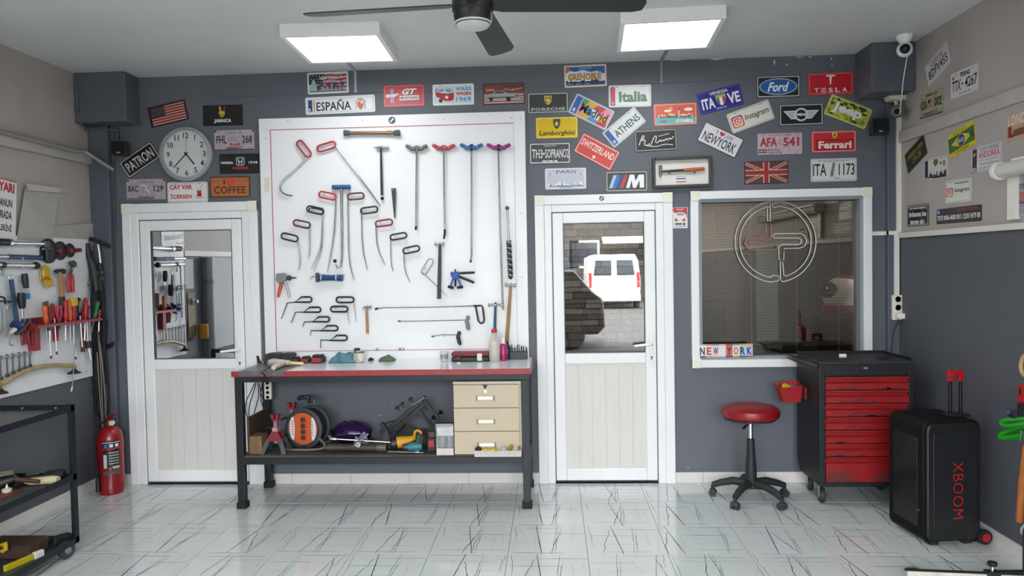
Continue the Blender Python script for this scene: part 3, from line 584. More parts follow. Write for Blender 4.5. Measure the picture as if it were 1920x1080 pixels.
s.text('CHRYSLER', 66, 54, 150, 12, '#1e1616', 0.02, space=1.2); s.text('USA', -96, 30, 60, 14, '#d9c9b8', 0.03, space=1.3); s.stroke([(0, 34), (60, 24), (130, 38)], 4, '#c8bdb4', 'emblem'); s.ell(66, 26, 9, 7, '#b8a25a', 'emblem')
s.poly([(-130, -6), (-80, 2), (-60, 22), (-10, 24), (30, 2), (110, -2), (120, -24), (112, -42), (-126, -38)], '#9fa3a4', 'car'); s.poly([(-70, 4), (-54, 18), (-14, 19), (14, 3)], '#44484c', 'car'); s.rect(-120, -30, 80, -22, '#4b4640', 'car'); s.ell(-92, -36, 14, 14, '#2c2b2b', 'car'); s.ell(34, -40, 17, 17, '#2c2b2b', 'car'); s.ell(96, -18, 14, 9, '#5b5b5b', 'car'); s.done()
s = wp('picture plate reading GRENOBLE over white mountains', 1097.5, 142.5, 2, 79, 41, '#e0c3a8', '#e6d2bf', r=10, slots=False)
s.rect(-140, -66, 140, 66, '#2a6aa5', 'picture'); s.poly([(-140, -40), (-140, 20), (-110, 40), (-70, 30), (-20, 44), (40, 26), (90, 34), (140, 8), (140, -40)], '#dfe4ea', 'mountain'); s.rect(-140, -66, 140, -44, '#22406b', 'picture'); skyline(s, -140, 140, -46, 18, '#1f2b45', 6, 'picture', 14)
for i in range(3): s.stroke([(-130 + i * 60, -60), (-110 + i * 60, -52), (-90 + i * 60, -60)], 5, '#7db0d8', 'bridge', 2)
for i in range(5): s.rect(26 + i * 22, 48 - i * 8, 34 + i * 22, 58 - i * 8, '#20242c', 'cable_car')
s.ell(-122, 46, 14, 14, '#d0692c', 'emblem'); s.text('GRENOBLE', -6, -6, 230, 42, '#c98a2e', 0.02, serif=True, outline='#7a4a1c'); s.text('RHONE ALPES', 0, 54, 90, 9, '#cfe0ee'); s.done()
s = wp('black chrome plate with gold crest and wide silver letters', 1027.5, 193, 1, 76, 38.5, '#3a3b3a', '#b3b7b4', r=12)
s.text('PORSCHE', 0, -46, 250, 24, '#aeb2b2', 0.05, space=1.1); s.poly(shield(0, 18, 66, 78), '#1c1b16', 'crest'); s.poly(shield(0, 18, 58, 70), '#c9b24a', 'crest'); s.rect(-27, 18, 0, 44, '#a98f34', 'crest'); s.rect(2, 20, 26, 26, '#7a2a20', 'crest'); s.rect(2, 34, 26, 40, '#2a2420', 'crest'); s.rect(-25, 2, -3, 8, '#7a2a20', 'crest'); s.poly(shield(0, 18, 20, 24), '#d8c66a', 'crest'); s.done()
s = wp('yellow plate with black bull shield and italic lettering', 1044, 239.5, 1, 78, 39, '#d9b80f', '#e8d257', r=12)
s.text('Lamborghini', 2, -42, 256, 44, '#3a3313', 0.01, 0.15); s.poly(shield(0, 26, 50, 72), '#262318', 'crest'); s.poly(shield(0, 28, 40, 58), '#55513a', 'crest'); s.poly([(-10, 14), (-12, 34), (2, 42), (12, 34), (4, 26), (10, 10), (0, 18)], '#cfc9a8', 'crest'); s.done()
s = wp('silver embossed plate reading TH3 SOPRANO2', 1031, 287.5, 1, 77, 39, '#4c4e4e', '#c6c9c8', r=12, var=0.3)
s.text('TH3', -92, -2, 76, 66, '#dfe1e0', 0.0, outline='#202222'); s.text('SOPRANO2', 52, -2, 172, 66, '#dfe1e0', 0.0, outline='#202222'); s.ell(-44, -2, 8, 8, '#dfe1e0', 'lettering'); s.text('NEW YORK 1988', 0, -58, 110, 16, '#e6e6e4', 0.03); s.text('THANK STOP', 0, 54, 90, 13, '#b9bcbb', 0.01); s.done()
s = wp('pale grey plate reading PARIS with a sketched skyline', 1060.5, 335, 1, 77, 39.5, '#c6c8d4', '#e2e3e6', r=10)
s.text('PARIS', 4, 50, 150, 26, '#6b6e80', 0.0, serif=True); s.rect(-134, -50, 134, 22, '#bfc2d0', 'picture'); skyline(s, -130, 130, -56, 36, '#eceef2', 9, 'picture', 12); skyline(s, -120, 130, -58, 22, '#8b8ea6', 10, 'picture', 10); s.poly([(-118, 24), (-106, 24), (-110, 40), (-112, 56), (-114, 40)], '#8b8ea6', 'picture'); s.poly([(104, 24), (116, 24), (112, 40), (110, 56), (108, 40)], '#8b8ea6', 'picture'); s.text('FRANCE', 0, -62, 90, 14, '#7a7d90', 0.01, serif=True); s.done()
s = wp('dark chrome plate with blue and red stripes beside a white M', 1175, 340, 1, 78, 38.5, '#3b3d3b', '#aaa895', r=12)
for i, c in enumerate(('#9fc3e0', '#3f6fb0', '#2b4a86', '#c33a3c')): s.poly([(-128 + i * 26 + 0, -48), (-104 + i * 26, -48), (-70 + i * 26, 46), (-94 + i * 26, 46)], c, 'stripe')
s.poly([(-6, -48), (22, 46), (54, 46), (62, 0), (88, 46), (124, 46), (124, -48), (92, -48), (92, 6), (66, -48), (44, -48), (34, 6), (20, -48)], '#eceef0', 'lettering'); s.done()
s = wp('white plate with red band and green lettering Italia', 1181, 180, 1, 79, 41, '#e2e5e3', '#cfd2d0', r=12)
s.rect(-140, -66, -104, 66, '#b93a45', 'band'); s.text('I', -122, -48, 6, 20, Wt, 0.04); s.text('Italia', 22, -6, 200, 76, '#47785e', 0.03); s.done()
s = wp('mosaic plate reading Madrid, tilted down to the right', 1108.5, 209.7, -26.7, 78, 39, '#d3d6da', '#b9c2cc', r=8, slots=False)
s.rect(-140, -66, -96, 66, '#2f62b0', 'band'); s.text('E', -118, -40, 18, 26, Wt, 0.02)
for i, (q, c) in enumerate(((((-92, 66), (-40, 66), (-60, 20), (-92, 10)), '#3e9a5a'), (((-40, 66), (30, 66), (0, 26), (-60, 20)), '#d9a83a'), (((30, 66), (90, 66), (60, 10), (0, 26)), '#c4343c'), (((90, 66), (140, 66), (140, 10), (60, 10)), '#e88aa0'), (((-92, 10), (-60, 20), (-50, -30), (-92, -66)), '#e08aa8'), (((-60, 20), (0, 26), (10, -30), (-50, -30)), '#4a8fd0'), (((0, 26), (60, 10), (70, -40), (10, -30)), '#dfe2e6'), (((60, 10), (140, 10), (140, -30), (70, -40)), '#d9a83a'), (((-92, -66), (-50, -30), (10, -30), (-10, -66)), '#d9a83a'), (((10, -30), (70, -40), (60, -66), (-10, -66)), '#4a8fd0'), (((70, -40), (140, -30), (140, -66), (60, -66)), '#c4343c'))): s.poly(q, c, 'mosaic')
s.text('Madrid', 22, 0, 210, 66, '#1f2024', 0.01); s.done()
s = wp('white plate reading ATHENS, tilted up to the right', 1170, 238.7, 39.7, 77, 36, '#d3d8d8', '#b9c2cc', r=8)
s.rect(-140, -60, -100, 60, '#2c5ca8', 'band'); s.text('GR', -120, -36, 24, 22, Wt, 0.02); s.text('ATHENS', 24, -4, 216, 54, '#33383a', 0.0); s.done()
s = wp('red plate reading SWITZERLAND with a white cross, tilted down', 1119, 284.5, -28.6, 77, 39, '#d0483f', '#e3b7b0', r=8)
s.text('SWITZERLAND', 0, 18, 262, 50, '#eedfd8', 0.0); s.rect(-14, -48, 14, -40, Wt, 'emblem'); s.rect(-4, -58, 4, -30, Wt, 'emblem'); s.done()
s = wp('red and turquoise picture plate of an Istanbul waterfront', 1266, 214.5, 2, 80, 41, '#d9533f', '#d79a8c', r=10, slots=False)
s.rect(-143, -70, 143, -20, '#5fb0b4', 'sea'); s.ell(-30, 40, 14, 14, '#e0a93a', 'sun'); s.ell(-52, 26, 26, 9, '#eee2d6', 'cloud'); s.ell(92, 32, 30, 12, '#eee2d6', 'cloud'); skyline(s, -120, 120, -22, 30, '#d9c9a8', 12, 'building', 12); skyline(s, -110, 110, -22, 18, '#7a4a44', 13, 'building', 9); s.rect(18, -22, 30, 28, '#cdbb9a', 'tower'); s.poly([(16, 28), (32, 28), (24, 52)], '#5a5a62', 'tower'); s.ell(-84, -46, 26, 4, '#c03a34', 'boat'); s.text('ISTANBUL', 66, -48, 120, 24, '#e8e6de', 0.02); s.done()
s = wp('blue plate reading ITA VE with a tricolour shield, tilted', 1350, 186.3, 13.8, 82, 40, '#26247e', '#3d3ba0', r=8)
s.text('ITA', -84, -10, 88, 74, '#e6e6ea', 0.02); s.text('VE', 92, -10, 84, 74, '#e6e6ea', 0.02); s.text('VENEZIA', 0, 50, 130, 20, '#e6e6ea', 0.01, serif=True); s.text('ITALIA', 0, -60, 70, 16, '#e6e6ea', 0.02); s.poly(shield(6, -6, 66, 76), '#d8d4c0', 'emblem'); s.rect(-24, 16, 36, 30, '#c9a03a', 'emblem')
s.poly([(-24, 14), (-5, 14), (-5, -36), (-18, -24), (-24, -6)], '#3a7a48', 'emblem'); s.rect(-4, -38, 15, 14, '#ececec', 'emblem'); s.poly([(16, 14), (36, 14), (36, -6), (30, -24), (16, -36)], '#c03a3a', 'emblem'); s.done()
s = wp('black plate with a blue oval script badge', 1459, 162.5, 1, 80, 40.5, '#16191b', '#b2b7b9', r=12)
s.ell(0, 0, 132, 58, '#a9b9c9', 'badge'); s.ell(0, 0, 124, 51, '#1f5fa8', 'badge'); s.text('Ford', 0, -2, 150, 66, '#e6ebf0', 0.015, 0.35); s.done()
s = wp('bright red plate with a white T emblem and spaced letters', 1557, 157, 1.4, 82, 41, '#c41f2c', '#d8646a', r=12)
s.poly([(-32, 56), (-18, 60), (18, 60), (32, 56), (28, 46), (10, 50), (3, -6), (-3, -6), (-10, 50), (-28, 46)], '#f0e6e6', 'emblem')
for i, c in enumerate('TESLA'):
    x = -94 + i * 47
    if c in 'TE':
        s.rect(x - 16, -34, x + 16, -28, '#f0e6e6', 'lettering')
        if c == 'T': s.rect(x - 3, -58, x + 3, -34, '#f0e6e6', 'lettering')
        else: s.rect(x - 16, -46, x + 16, -41, '#f0e6e6', 'lettering'); s.rect(x - 16, -58, x + 16, -53, '#f0e6e6', 'lettering')
    else: s.text(c, x, -43, 32, 30, '#f0e6e6', 0.01)
s.done()
def camera_icon(s, x, z, r):
    for t, c in ((1.0, '#7a3f86'), (0.94, '#c0407a')): s.poly([(x + a * t, z + b * t) for a, b in rrect(-r, -r, r, r, r * 0.35)], c, 'icon')
    s.poly([(x + a, z + b - r * 0.12) for a, b in rrect(-r * 0.9, -r * 0.78, r * 0.9, r * 0.5, r * 0.3)], '#d8683f', 'icon'); s.poly([(x + a, z + b - r * 0.5) for a, b in rrect(-r * 0.8, -r * 0.4, r * 0.8, r * 0.2, r * 0.2)], '#e0a040', 'icon')
    q = [(x + a, z + b) for a, b in rrect(-r * 0.66, -r * 0.66, r * 0.66, r * 0.66, r * 0.26)]; s.stroke(q + [q[0]], r * 0.14, '#f0ece8', 'icon'); s.ring(x, z, r * 0.36, r * 0.36, r * 0.13, '#f0ece8', 'icon'); s.ell(x + r * 0.38, z + r * 0.38, r * 0.08, r * 0.08, '#f0ece8', 'icon', 10)
s = wp('cream plate with a round-cornered camera icon, tilted up', 1407, 218.5, 20, 82, 38, '#dddad0', '#c3c0b6', r=12)
camera_icon(s, -92, -4, 40); s.text('Instagram', 44, 0, 170, 52, '#2b2b2d', -0.005, 0.3); s.done()
s = wp('black plate with silver wings around a round badge', 1502, 215, 1.6, 81, 40, '#15171a', '#aeb2b4', r=12)
for sx in (-1, 1):
    s.poly([(sx * 30, 28), (sx * 122, 28), (sx * 70, -30), (sx * 30, -30)], '#d0d3d5', 'wing')
    for i in range(3): s.stroke([(sx * 34, 14 - i * 14), (sx * (106 - i * 14), 14 - i * 14)], 3, '#3a3d40', 'wing')
s.ell(0, 0, 46, 46, '#d5d8da', 'badge'); s.ell(0, 0, 34, 34, '#15171a', 'badge'); s.text('MINI', 0, 0, 62, 20, '#e6e8ea', 0.03); s.done()
s = wp('green camouflage plate with white lettering, tilted down', 1590, 209.7, -21.7, 82, 40, '#a9ad3c', '#cfd08a', r=12)
rr = random.Random(21)
for i in range(58):
    cx, cz = rr.uniform(-132, 132), rr.uniform(-58, 58); c = rr.choice(('#2e3a1c', '#2e3a1c', '#7d8a2c', '#d3c45c')); n = 8; ph = rr.random() * 6
    s.poly([(max(-141, min(141, cx + rr.uniform(9, 22) * math.cos(ph + 2 * pi * q / n))), max(-68, min(68, cz + rr.uniform(5, 12) * math.sin(ph + 2 * pi * q / n)))) for q in range(n)], c, 'camouflage_patch')
s.text('Jeep', -8, 0, 210, 84, '#eeeeec', 0.05); s.done()
s = wp('white plate reading I love NEWYORK, tilted down to the right', 1350.5, 262.5, -25.9, 79, 39, '#4a3b3d', r=3, slots=False)
s.rect(-144, -68, 144, 68, '#d6d4dc', 'field'); s.text('NEWYORK', 0, -18, 250, 70, '#2c2a30', 0.0); s.poly(heart(-6, 42, 19), '#c2303a', 'heart'); s.text('I', -44, 42, 10, 28, '#5b5660', 0.0, serif=True); s.text('LOVE', 48, 40, 56, 26, '#5b5660'); s.done()
s = wp('black plate with a white handwritten signature', 1229.5, 263, 3, 79, 40.5, '#242624', '#8f918c', r=12)
s.stroke([(-120, -30), (-96, 30), (-84, 40), (-80, 26), (-104, 0), (-70, 10), (-86, -30), (-60, -34), (-44, -20)], 6, '#dededa', 'signature', 2); s.stroke([(-36, -30), (-14, 20), (4, 34), (6, 14), (-6, -14), (14, -20), (30, 4), (34, -14), (50, 2), (56, -12), (74, 10), (80, -8), (98, 14), (104, -4), (128, 22)], 6, '#dededa', 'signature', 2); s.stroke([(-70, -34), (0, -48), (60, -30), (120, -40)], 5, '#dededa', 'signature', 2); s.stroke([(20, 26), (96, 42)], 4, '#dededa', 'signature'); s.ell(-40, -34, 4, 4, '#dededa', 'signature', 8); s.done()
s = wp('worn pink plate reading AFA 541', 1462, 268.5, 1, 82, 41.5, '#c4b3bb', r=3, var=0.25, slots=False)
s.text('AFA', -76, 8, 116, 60, '#a8303c', 0.02, serif=True); s.text('541', 78, 8, 112, 60, '#a8303c', 0.02, serif=True); s.ell(2, 18, 5, 5, '#a8303c', 'lettering', 10); s.ell(2, -4, 5, 5, '#a8303c', 'lettering', 10); s.text('10  OKLAHOMA  61', 0, 56, 250, 14, '#a2606a'); s.rect(-146, -50, -86, -40, '#7a4a55', 'stripe'); s.rect(-146, -66, -86, -56, '#7a4a55', 'stripe'); s.text('SOUTH', -42, -44, 76, 14, '#4b3a42', 0.02, space=1.2); s.text('DAKOTA', -32, -63, 96, 13, '#4b3a42', 0.02, space=1.2); s.rect(-150, 68, 150, 75, '#7a4a55', 'worn_edge'); s.done()
s = wp('red plate with a yellow horse shield and white lettering bar', 1563, 265.5, 1.2, 82, 40, '#cb2a31', '#e29a9c', r=12)
s.poly(shield(6, 42, 36, 46), '#d9bd2e', 'crest'); s.poly([(0, 32), (2, 48), (10, 56), (14, 48), (8, 44), (12, 34)], '#22221c', 'crest'); s.rect(-118, -56, 132, 12, '#1f1c1a', 'field'); s.rect(-114, -52, 128, 8, '#cb2a31', 'field'); s.text('Ferrari', 8, -22, 220, 52, '#f0e6e2', 0.02, serif=True); s.done()
s = wp('faded Union Jack plate above the window', 1436.5, 323.5, 1.4, 81, 42, '#3a1f22', r=3, slots=False)
s.rect(-143, -72, 143, 72, '#5a3038', 'field')
for a, b, c in ((-1, -1, 0), (1, -1, 0), (-1, 1, 0), (1, 1, 0)): s.stroke([(a * 18, b * 9), (a * 142, b * 66)], 20, '#caa285', 'cross'); s.stroke([(a * 18, b * 9), (a * 142, b * 66)], 8, '#8a2a30', 'cross')
s.rect(-143, -20, 143, 20, '#cfab90', 'cross'); s.rect(-22, -72, 22, 72, '#cfab90', 'cross'); s.rect(-143, -14, 143, 14, '#96252f', 'cross'); s.rect(-15, -72, 15, 72, '#96252f', 'cross'); s.done()
s = wp('white plate reading ITA 1173 with a leaning tower', 1563, 318.5, 1.2, 84, 42.5, '#d9dadc', '#c0c1c3', r=8)
s.text('ITA', -92, 2, 88, 80, '#1f2022', 0.0); s.text('1173', 84, 2, 104, 80, '#1f2022', 0.0); s.poly([(-26, -44), (-4, -44), (10, 48), (-6, 50)], '#55585c', 'picture')
for i in range(6): s.stroke([(-26 + i * 3, -36 + i * 15), (-4 + i * 2.4, -36 + i * 15)], 3, '#c9cacc', 'picture')
s.text('THE LEANING TOWER OF PISA', 0, 58, 150, 10, '#4b4d50'); s.text('ITALY', 22, -56, 44, 12, '#4b4d50'); s.done()
s = wall_sign('tin_sign', 'small red and white tin sign of a camper van beside the window', 1275, 408.5, 0.5, 28, 39, '#dcdcdc', cat='sign', r=8, slots=False)
s.poly([(-140, 200), (140, 200), (140, -10), (60, 20), (-40, 60), (-140, 130)], '#b92b33', 'field'); s.poly([(-130, -40), (-120, 60), (-60, 110), (70, 110), (122, 60), (130, -40), (110, -80), (-110, -80)], '#e4e2e0', 'van'); s.rect(-60, 50, 80, 90, '#8b9096', 'van'); s.poly([(-110, -70), (-90, 0), (-30, -60)], '#b92b33', 'van'); s.poly([(110, -70), (90, 0), (30, -60)], '#b92b33', 'van'); s.rect(-96, -140, 40, -104, '#4b4d50', 'lettering'); s.rect(60, -150, 100, -100, '#2a2b2d', 'lettering'); s.rect(-100, -180, 110, -168, '#8b8d90', 'lettering'); s.text('COLLECT', 0, 165, 150, 30, '#e8c9c9', 0.02); s.done()
# ------------------------------------------------------------------ plates on the right wall
G = 'decorative plates on the right wall'
def rp(label, c, base, rim=None, **k): k.setdefault('group', G); return side_sign('wall_plate', label, c, base, rim=rim, **k)
s = rp('white plate reading 8DFV455, tilted, highest on the right wall', [(1735, 125), (1776, 76), (1784, 115), (1742, 164)], '#c9c5c7', r=10, ref=75)
s.text('8DFV455', 0, -16, 250, 62, '#2c2b38', 0.0); s.text('California', 0, 44, 150, 36, '#b04a55', 0.0, 0.4); s.done()
s = rp('white plate reading TEXAS and TTX 4267', [(1782, 140), (1834, 118), (1836, 166), (1784.5, 187)], '#cdcaca', r=10, ref=82)
s.text('TEXAS', 10, 52, 110, 30, '#1c1c1e', 0.03); s.text('TTX', -82, -8, 96, 68, '#1c1c1e', 0.0); s.text('4267', 76, -8, 128, 68, '#1c1c1e', 0.0); s.ell(-18, -8, 8, 8, '#1c1c1e', 'lettering'); s.poly(star(-118, 46, 16), '#3a3a3d', 'star'); s.text('The Lone Star State', 10, -64, 130, 12, '#4b4b4d'); s.done()
s = rp('beige worn plate reading USA 002', [(1725, 179), (1769, 162.5), (1769.5, 210), (1726, 224)], '#a39d88', r=4, var=0.3, slots=False, ref=75)
s.text('USA', -92, 2, 86, 56, '#2a2924', 0.02); s.text('002', 88, 2, 92, 56, '#2a2924', 0.02); s.rect(-38, -24, 34, 28, '#b5a59a', 'flag')
for i in range(4): s.rect(-38, -20 + i * 13, 34, -14 + i * 13, '#9a4a44', 'flag')
s.rect(-38, 4, -8, 28, '#2c2d3d', 'flag'); s.text('AMERICA USE', 0, 56, 150, 16, '#3a3830', 0.01); s.text('WASHINGTON D.C.', 0, -54, 190, 18, '#3a3830', 0.01); s.rect(-150, -74, 150, -68, '#2a2924', 'worn_edge'); s.done()
s = rp('green and yellow Brazil plate, tilted', [(1777, 255), (1826, 224.5), (1831, 268.6), (1782, 298.5)], '#cdb92c', r=6, slots=False, ref=75)
s.rect(-146, -46, 146, 46, '#2f6b35', 'field'); s.poly([(-120, 0), (0, 42), (120, 0), (0, -42)], '#cdb92c', 'emblem'); s.ell(0, 0, 38, 36, '#2b3a7a', 'emblem'); s.text('BRAZIL', 0, 0, 60, 26, '#b9c3de', 0.02); s.text('B R A S I L', 0, 60, 160, 14, '#6b6a1c', 0.01); s.text('COPACABANA', 0, -60, 150, 14, '#6b6a1c', 0.01); s.poly([(90, 0), (140, 26), (140, -26)], '#1f4a24', 'emblem'); s.done()
s = rp('black plate with two lines of olive lettering, steeply tilted', [(1696.5, 291), (1731, 252), (1740, 286), (1703.6, 326)], '#1f1f1a', '#4a4a3a', r=8, ref=75)
s.text('DEĞERİN YOKSA', 0, 28, 250, 44, '#8a8438', 0.02); s.text('ÇOK ÇEK', 10, -30, 150, 50, '#8a8438', 0.02); s.done()
s = rp('white plate with blue band, green tree and black skyline', [(1733.5, 300), (1777, 290), (1778, 331.7), (1733.5, 338.6)], '#c9c9c4', '#b9b9b6', r=10, slots=False, ref=125)
s.rect(-146, -s.H + 4, -96, s.H - 4, '#26284a', 'band'); s.ring(-121, 56, 14, 14, 3, '#6d74a0', 'emblem'); s.ell(2, 70, 30, 42, '#4f6b34', 'tree'); s.rect(0, 16, 6, 40, '#4a4030', 'tree'); s.ell(108, 40, 18, 34, '#a8862c', 'emblem'); s.ell(66, 50, 12, 16, '#5b5f64', 'emblem'); skyline(s, -94, 142, -s.H + 8, 80, '#26282a', 31, 'skyline', 12); s.text('ŞİLE', -118, -s.H + 24, 44, 22, '#d8d8dc', 0.02); s.done()
s = rp('white plate with dark band reading ANDORRA in red', [(1822.4, 277), (1879, 265.4), (1878.6, 314), (1822.4, 327)], '#cfccd0', '#b0b0b2', r=8, slots=False, ref=120)
s.rect(-148, -s.H + 2, -92, s.H - 2, '#2b2e38', 'band'); s.poly(star(-120, 50, 24, 8), '#c79a2a', 'emblem'); s.text('AND', -120, -84, 40, 26, '#d8d8dc', 0.02); s.text('ANDORRA', 30, 34, 210, 56, '#c22f38', 0.0, serif=True)
for i, t_ in enumerate(('ORDINO LA MASSANA', 'CANILLO ENCAMP', 'SANT JULIA ANYOS', 'ESCALDES PAL', 'SOLDEU ARINSAL')): s.text(t_, 26 + (i % 2) * 10, (92, 74, -14, -48, -86)[i], 190, 14, '#5b5f68', 0.0)
s.done()
s = rp('cream plate with camera icon and two lines of script', [(1773, 340.7), (1821.4, 331.7), (1822, 377.5), (1774, 381.7)], '#d3d1c9', '#b9b8b0', r=12, ref=110)
camera_icon(s, -98, -6, 42); s.text('Instagram', 46, 4, 170, 50, '#3a3a3c', 0.0, 0.3); s.text('transdetperest', 44, 74, 160, 24, '#3a3a3c', 0.01, 0.2); s.done()
s = rp('square black plate with three lines of white slogan', [(1701, 386), (1742, 381), (1742, 422.6), (1702, 424.7)], '#1d1e1e', '#9a9b98', r=14, ref=110)
s.text('Zoru hemen başarırız,', 0, 74, 240, 34, '#d5d5d3', 0.02); s.text('imkansız ise', 0, 14, 240, 56, '#d5d5d3', 0.03); s.text('zaman alır.', 0, -64, 210, 52, '#d5d5d3', 0.03); s.done()
s = rp('long black plate with white bank number and red line', [(1757, 392.8), (1841, 383), (1841, 414), (1757, 420.6)], '#131416', r=6, slots=False, ref=50)
s.text('TR75 0006-4000 0011 2230 5479 00', 0, -12, 288, 34, '#d9d7da', 0.015); s.rect(-148, 16, -124, s.H - 4, '#2f62b0', 'band'); s.text('TR', -136, 26, 16, 14, '#dfe4ee', 0.02); s.text('QUALITY ÖZTEN', 62, 32, 140, 22, '#9a2430', 0.02, 0.15); s.done()
s = rp('tan LONDON picture plate at the right edge', [(1887.7, 217.4), (1946, 200), (1948, 250), (1888.5, 266)], '#b99a7c', r=4, slots=False, ref=90)
s.text('LONDON', 0, 46, 270, 76, '#d9cdbd', 0.02, outline='#8a6a50'); s.rect(-134, -70, -96, 10, '#8a2c26', 'phone_box'); s.rect(-80, -66, 140, -20, '#7a5a3c', 'picture'); skyline(s, -84, 130, -66, 60, '#6b4a34', 41, 'picture', 16); s.ell(-84, -62, 20, 10, '#3a3a40', 'picture'); s.done()
s = rp('blue-grey plate with red stripes under the roller blind', [(1906, 341), (1972, 330), (1972, 396), (1907, 409)], '#868b95', '#b0b4ba', r=10, slots=False, ref=160)
s.text('TEXAS', -40, 120, 160, 46, '#3a404c', 0.02, 0.2)
for i in range(4): s.rect(-140, 50 - i * 22, 100, 62 - i * 22, '#b3323a', 'stripe')
s.rect(-140, -40, 100, -26, '#26304e', 'stripe'); s.done()
# ------------------------------------------------------------------ warning sign, paper bag and card on top of the left tool board
LBX = XL + 0.03
s = side_sign('warning_sign', 'white warning sign with red heading UYARI behind the tool board', [(-46, 318), (38, 348), (20, 452), (-66, 446)], '#dcdad8', 'sign', wall=XL + 0.012, r=3, slots=False, thick=0.004)
hh = s.H; s.text('UYARI', 64, hh - 40, 140, 50, '#b3202c', 0.03)
for i, t_ in enumerate(('5326 SAYILI KANUN', 'UYARINCA BURADA', 'TÜTÜN ÜRÜNLERİNİ', 'İÇİLMEZ')): s.text(t_, -10, hh - 120 - i * 62, 260, 42, '#232427', 0.02)
s.rect(-146, hh - 6, 146, hh - 1, '#a8323a', 'edge'); s.done()
def quad_on_left(pts, x): return [onX(a, b, x) for a, b in pts]
PAPER = M('#a9a8a2', 0.75, 0, 0.12, 5)
def left_sheet(name, label, cat, pts, x, t, mat, extra=None):
    q = quad_on_left(pts, x); c = sum(q, Vector()) / len(q); r = thing(name, label, cat, c)
    ob('sheet', MB().add([tuple(v) for v in q] + [tuple(v + Vector((t, 0, 0))) for v in q], [tuple(range(len(q))), tuple(range(2 * len(q) - 1, len(q) - 1, -1))] + [(i, (i + 1) % len(q), len(q) + (i + 1) % len(q), len(q) + i) for i in range(len(q))]), mat, r)
    if extra:
        e = quad_on_left(extra, x + t + 0.004)
        ob('folded_flap', MB().add([tuple(v) for v in e] + [tuple(v + Vector((0.004, 0, 0))) for v in e], [(0, 1, 2, 3), (7, 6, 5, 4), (0, 1, 5, 4), (1, 2, 6, 5), (2, 3, 7, 6), (3, 0, 4, 7)]), M('#b7b5ad', 0.75), r)
    return r
left_sheet('cardboard_sheet', 'grey cardboard sheet standing in the corner behind the tool board', 'cardboard', [(98, 424), (179, 418), (180, 460), (98, 460)], XL + 0.010, 0.006, M('#a6a19a', 0.8, 0, 0.1, 6))
left_sheet('paper_bag', 'grey paper bag with folded top behind the tool board', 'paper bag', [(47, 352), (109, 364), (98, 455), (31, 450)], XL + 0.018, 0.004, PAPER, [(49, 344), (113, 352.5), (114, 362), (51, 357)])
# ------------------------------------------------------------------ clock
P = onY(351, 289.5, 0); cr = 51 * _mpp(P)
ck = thing('wall_clock', 'round white wall clock with grey rim and black numerals', 'clock', (P.x, 0, P.z))
ob('rim', MB().lathe([(cr * 0.9, 0.0), (cr * 0.98, 0.004), (cr, 0.02), (cr * 0.97, 0.036), (cr * 0.9, 0.04), (cr * 0.87, 0.03), (cr * 0.86, 0.012)], (0, 0, 0), (0, -1, 0), 56), M('#9c9ea0', 0.35), ck, smooth=True, local=True)
ob('dial', MB().cyl((0, -0.012, 0), (0, -0.016, 0), cr * 0.87, n=56), M('#e4e5e7', 0.4), ck, local=True)
INK = M('#1d1f22', 0.5)
for i in range(12):
    a = pi / 2 - 2 * pi * (i + 1) / 12; t_ = str(i + 1); vs_, fs_, x0, x1, z0, z1 = text_shape(t_, 0.0, 0, 0.9, True); h_ = cr * 0.2; w_ = h_ * (x1 - x0) / (z1 - z0)
    mb = MB(); mb.add([((u - (x0 + x1) / 2) / (x1 - x0) * w_ + math.cos(a) * cr * 0.68, -0.0165, (v - (z0 + z1) / 2) / (z1 - z0) * h_ + math.sin(a) * cr * 0.68) for u, v in vs_], fs_); ob('numeral', mb, INK, ck, local=True, recalc=False)
mb = MB()
for i in range(60):
    a = 2 * pi * i / 60; d = Vector((math.cos(a), 0, math.sin(a))); L = 0.05 if i % 5 == 0 else 0.03
    mb.beam(d * cr * (0.84 - L) + Vector((0, -0.0165, 0)), d * cr * 0.84 + Vector((0, -0.0165, 0)), 0.0022 if i % 5 else 0.0036, 0.0006, side=(-d.z, 0, d.x))
ob('minute_marks', mb, INK, ck, local=True)['kind'] = 'stuff'
def hand(name, deg, L, back, w_, y, m_):
    a = math.radians(90 - deg); d = Vector((math.cos(a), 0, math.sin(a))); ob(name, MB().beam(-d * back + Vector((0, y, 0)), d * L + Vector((0, y, 0)), w_, 0.0012, side=(-d.z, 0, d.x)), m_, ck, local=True)
hand('hour_hand', 141, cr * 0.48, cr * 0.09, 0.009, -0.020, INK); hand('minute_hand', 224, cr * 0.68, cr * 0.1, 0.007, -0.0225, INK); hand('second_hand', 4, cr * 0.62, cr * 0.16, 0.0025, -0.025, M('#7d8084', 0.4)); ob('boss', MB().cyl((0, -0.017, 0), (0, -0.027, 0), 0.009, n=14), INK, ck, local=True)
ob('lens', MB().cyl((0, -0.031, 0), (0, -0.032, 0), cr * 0.88, n=48), glass_mat('clock_lens', 0.03, (0.98, 0.98, 0.98)), ck, local=True)
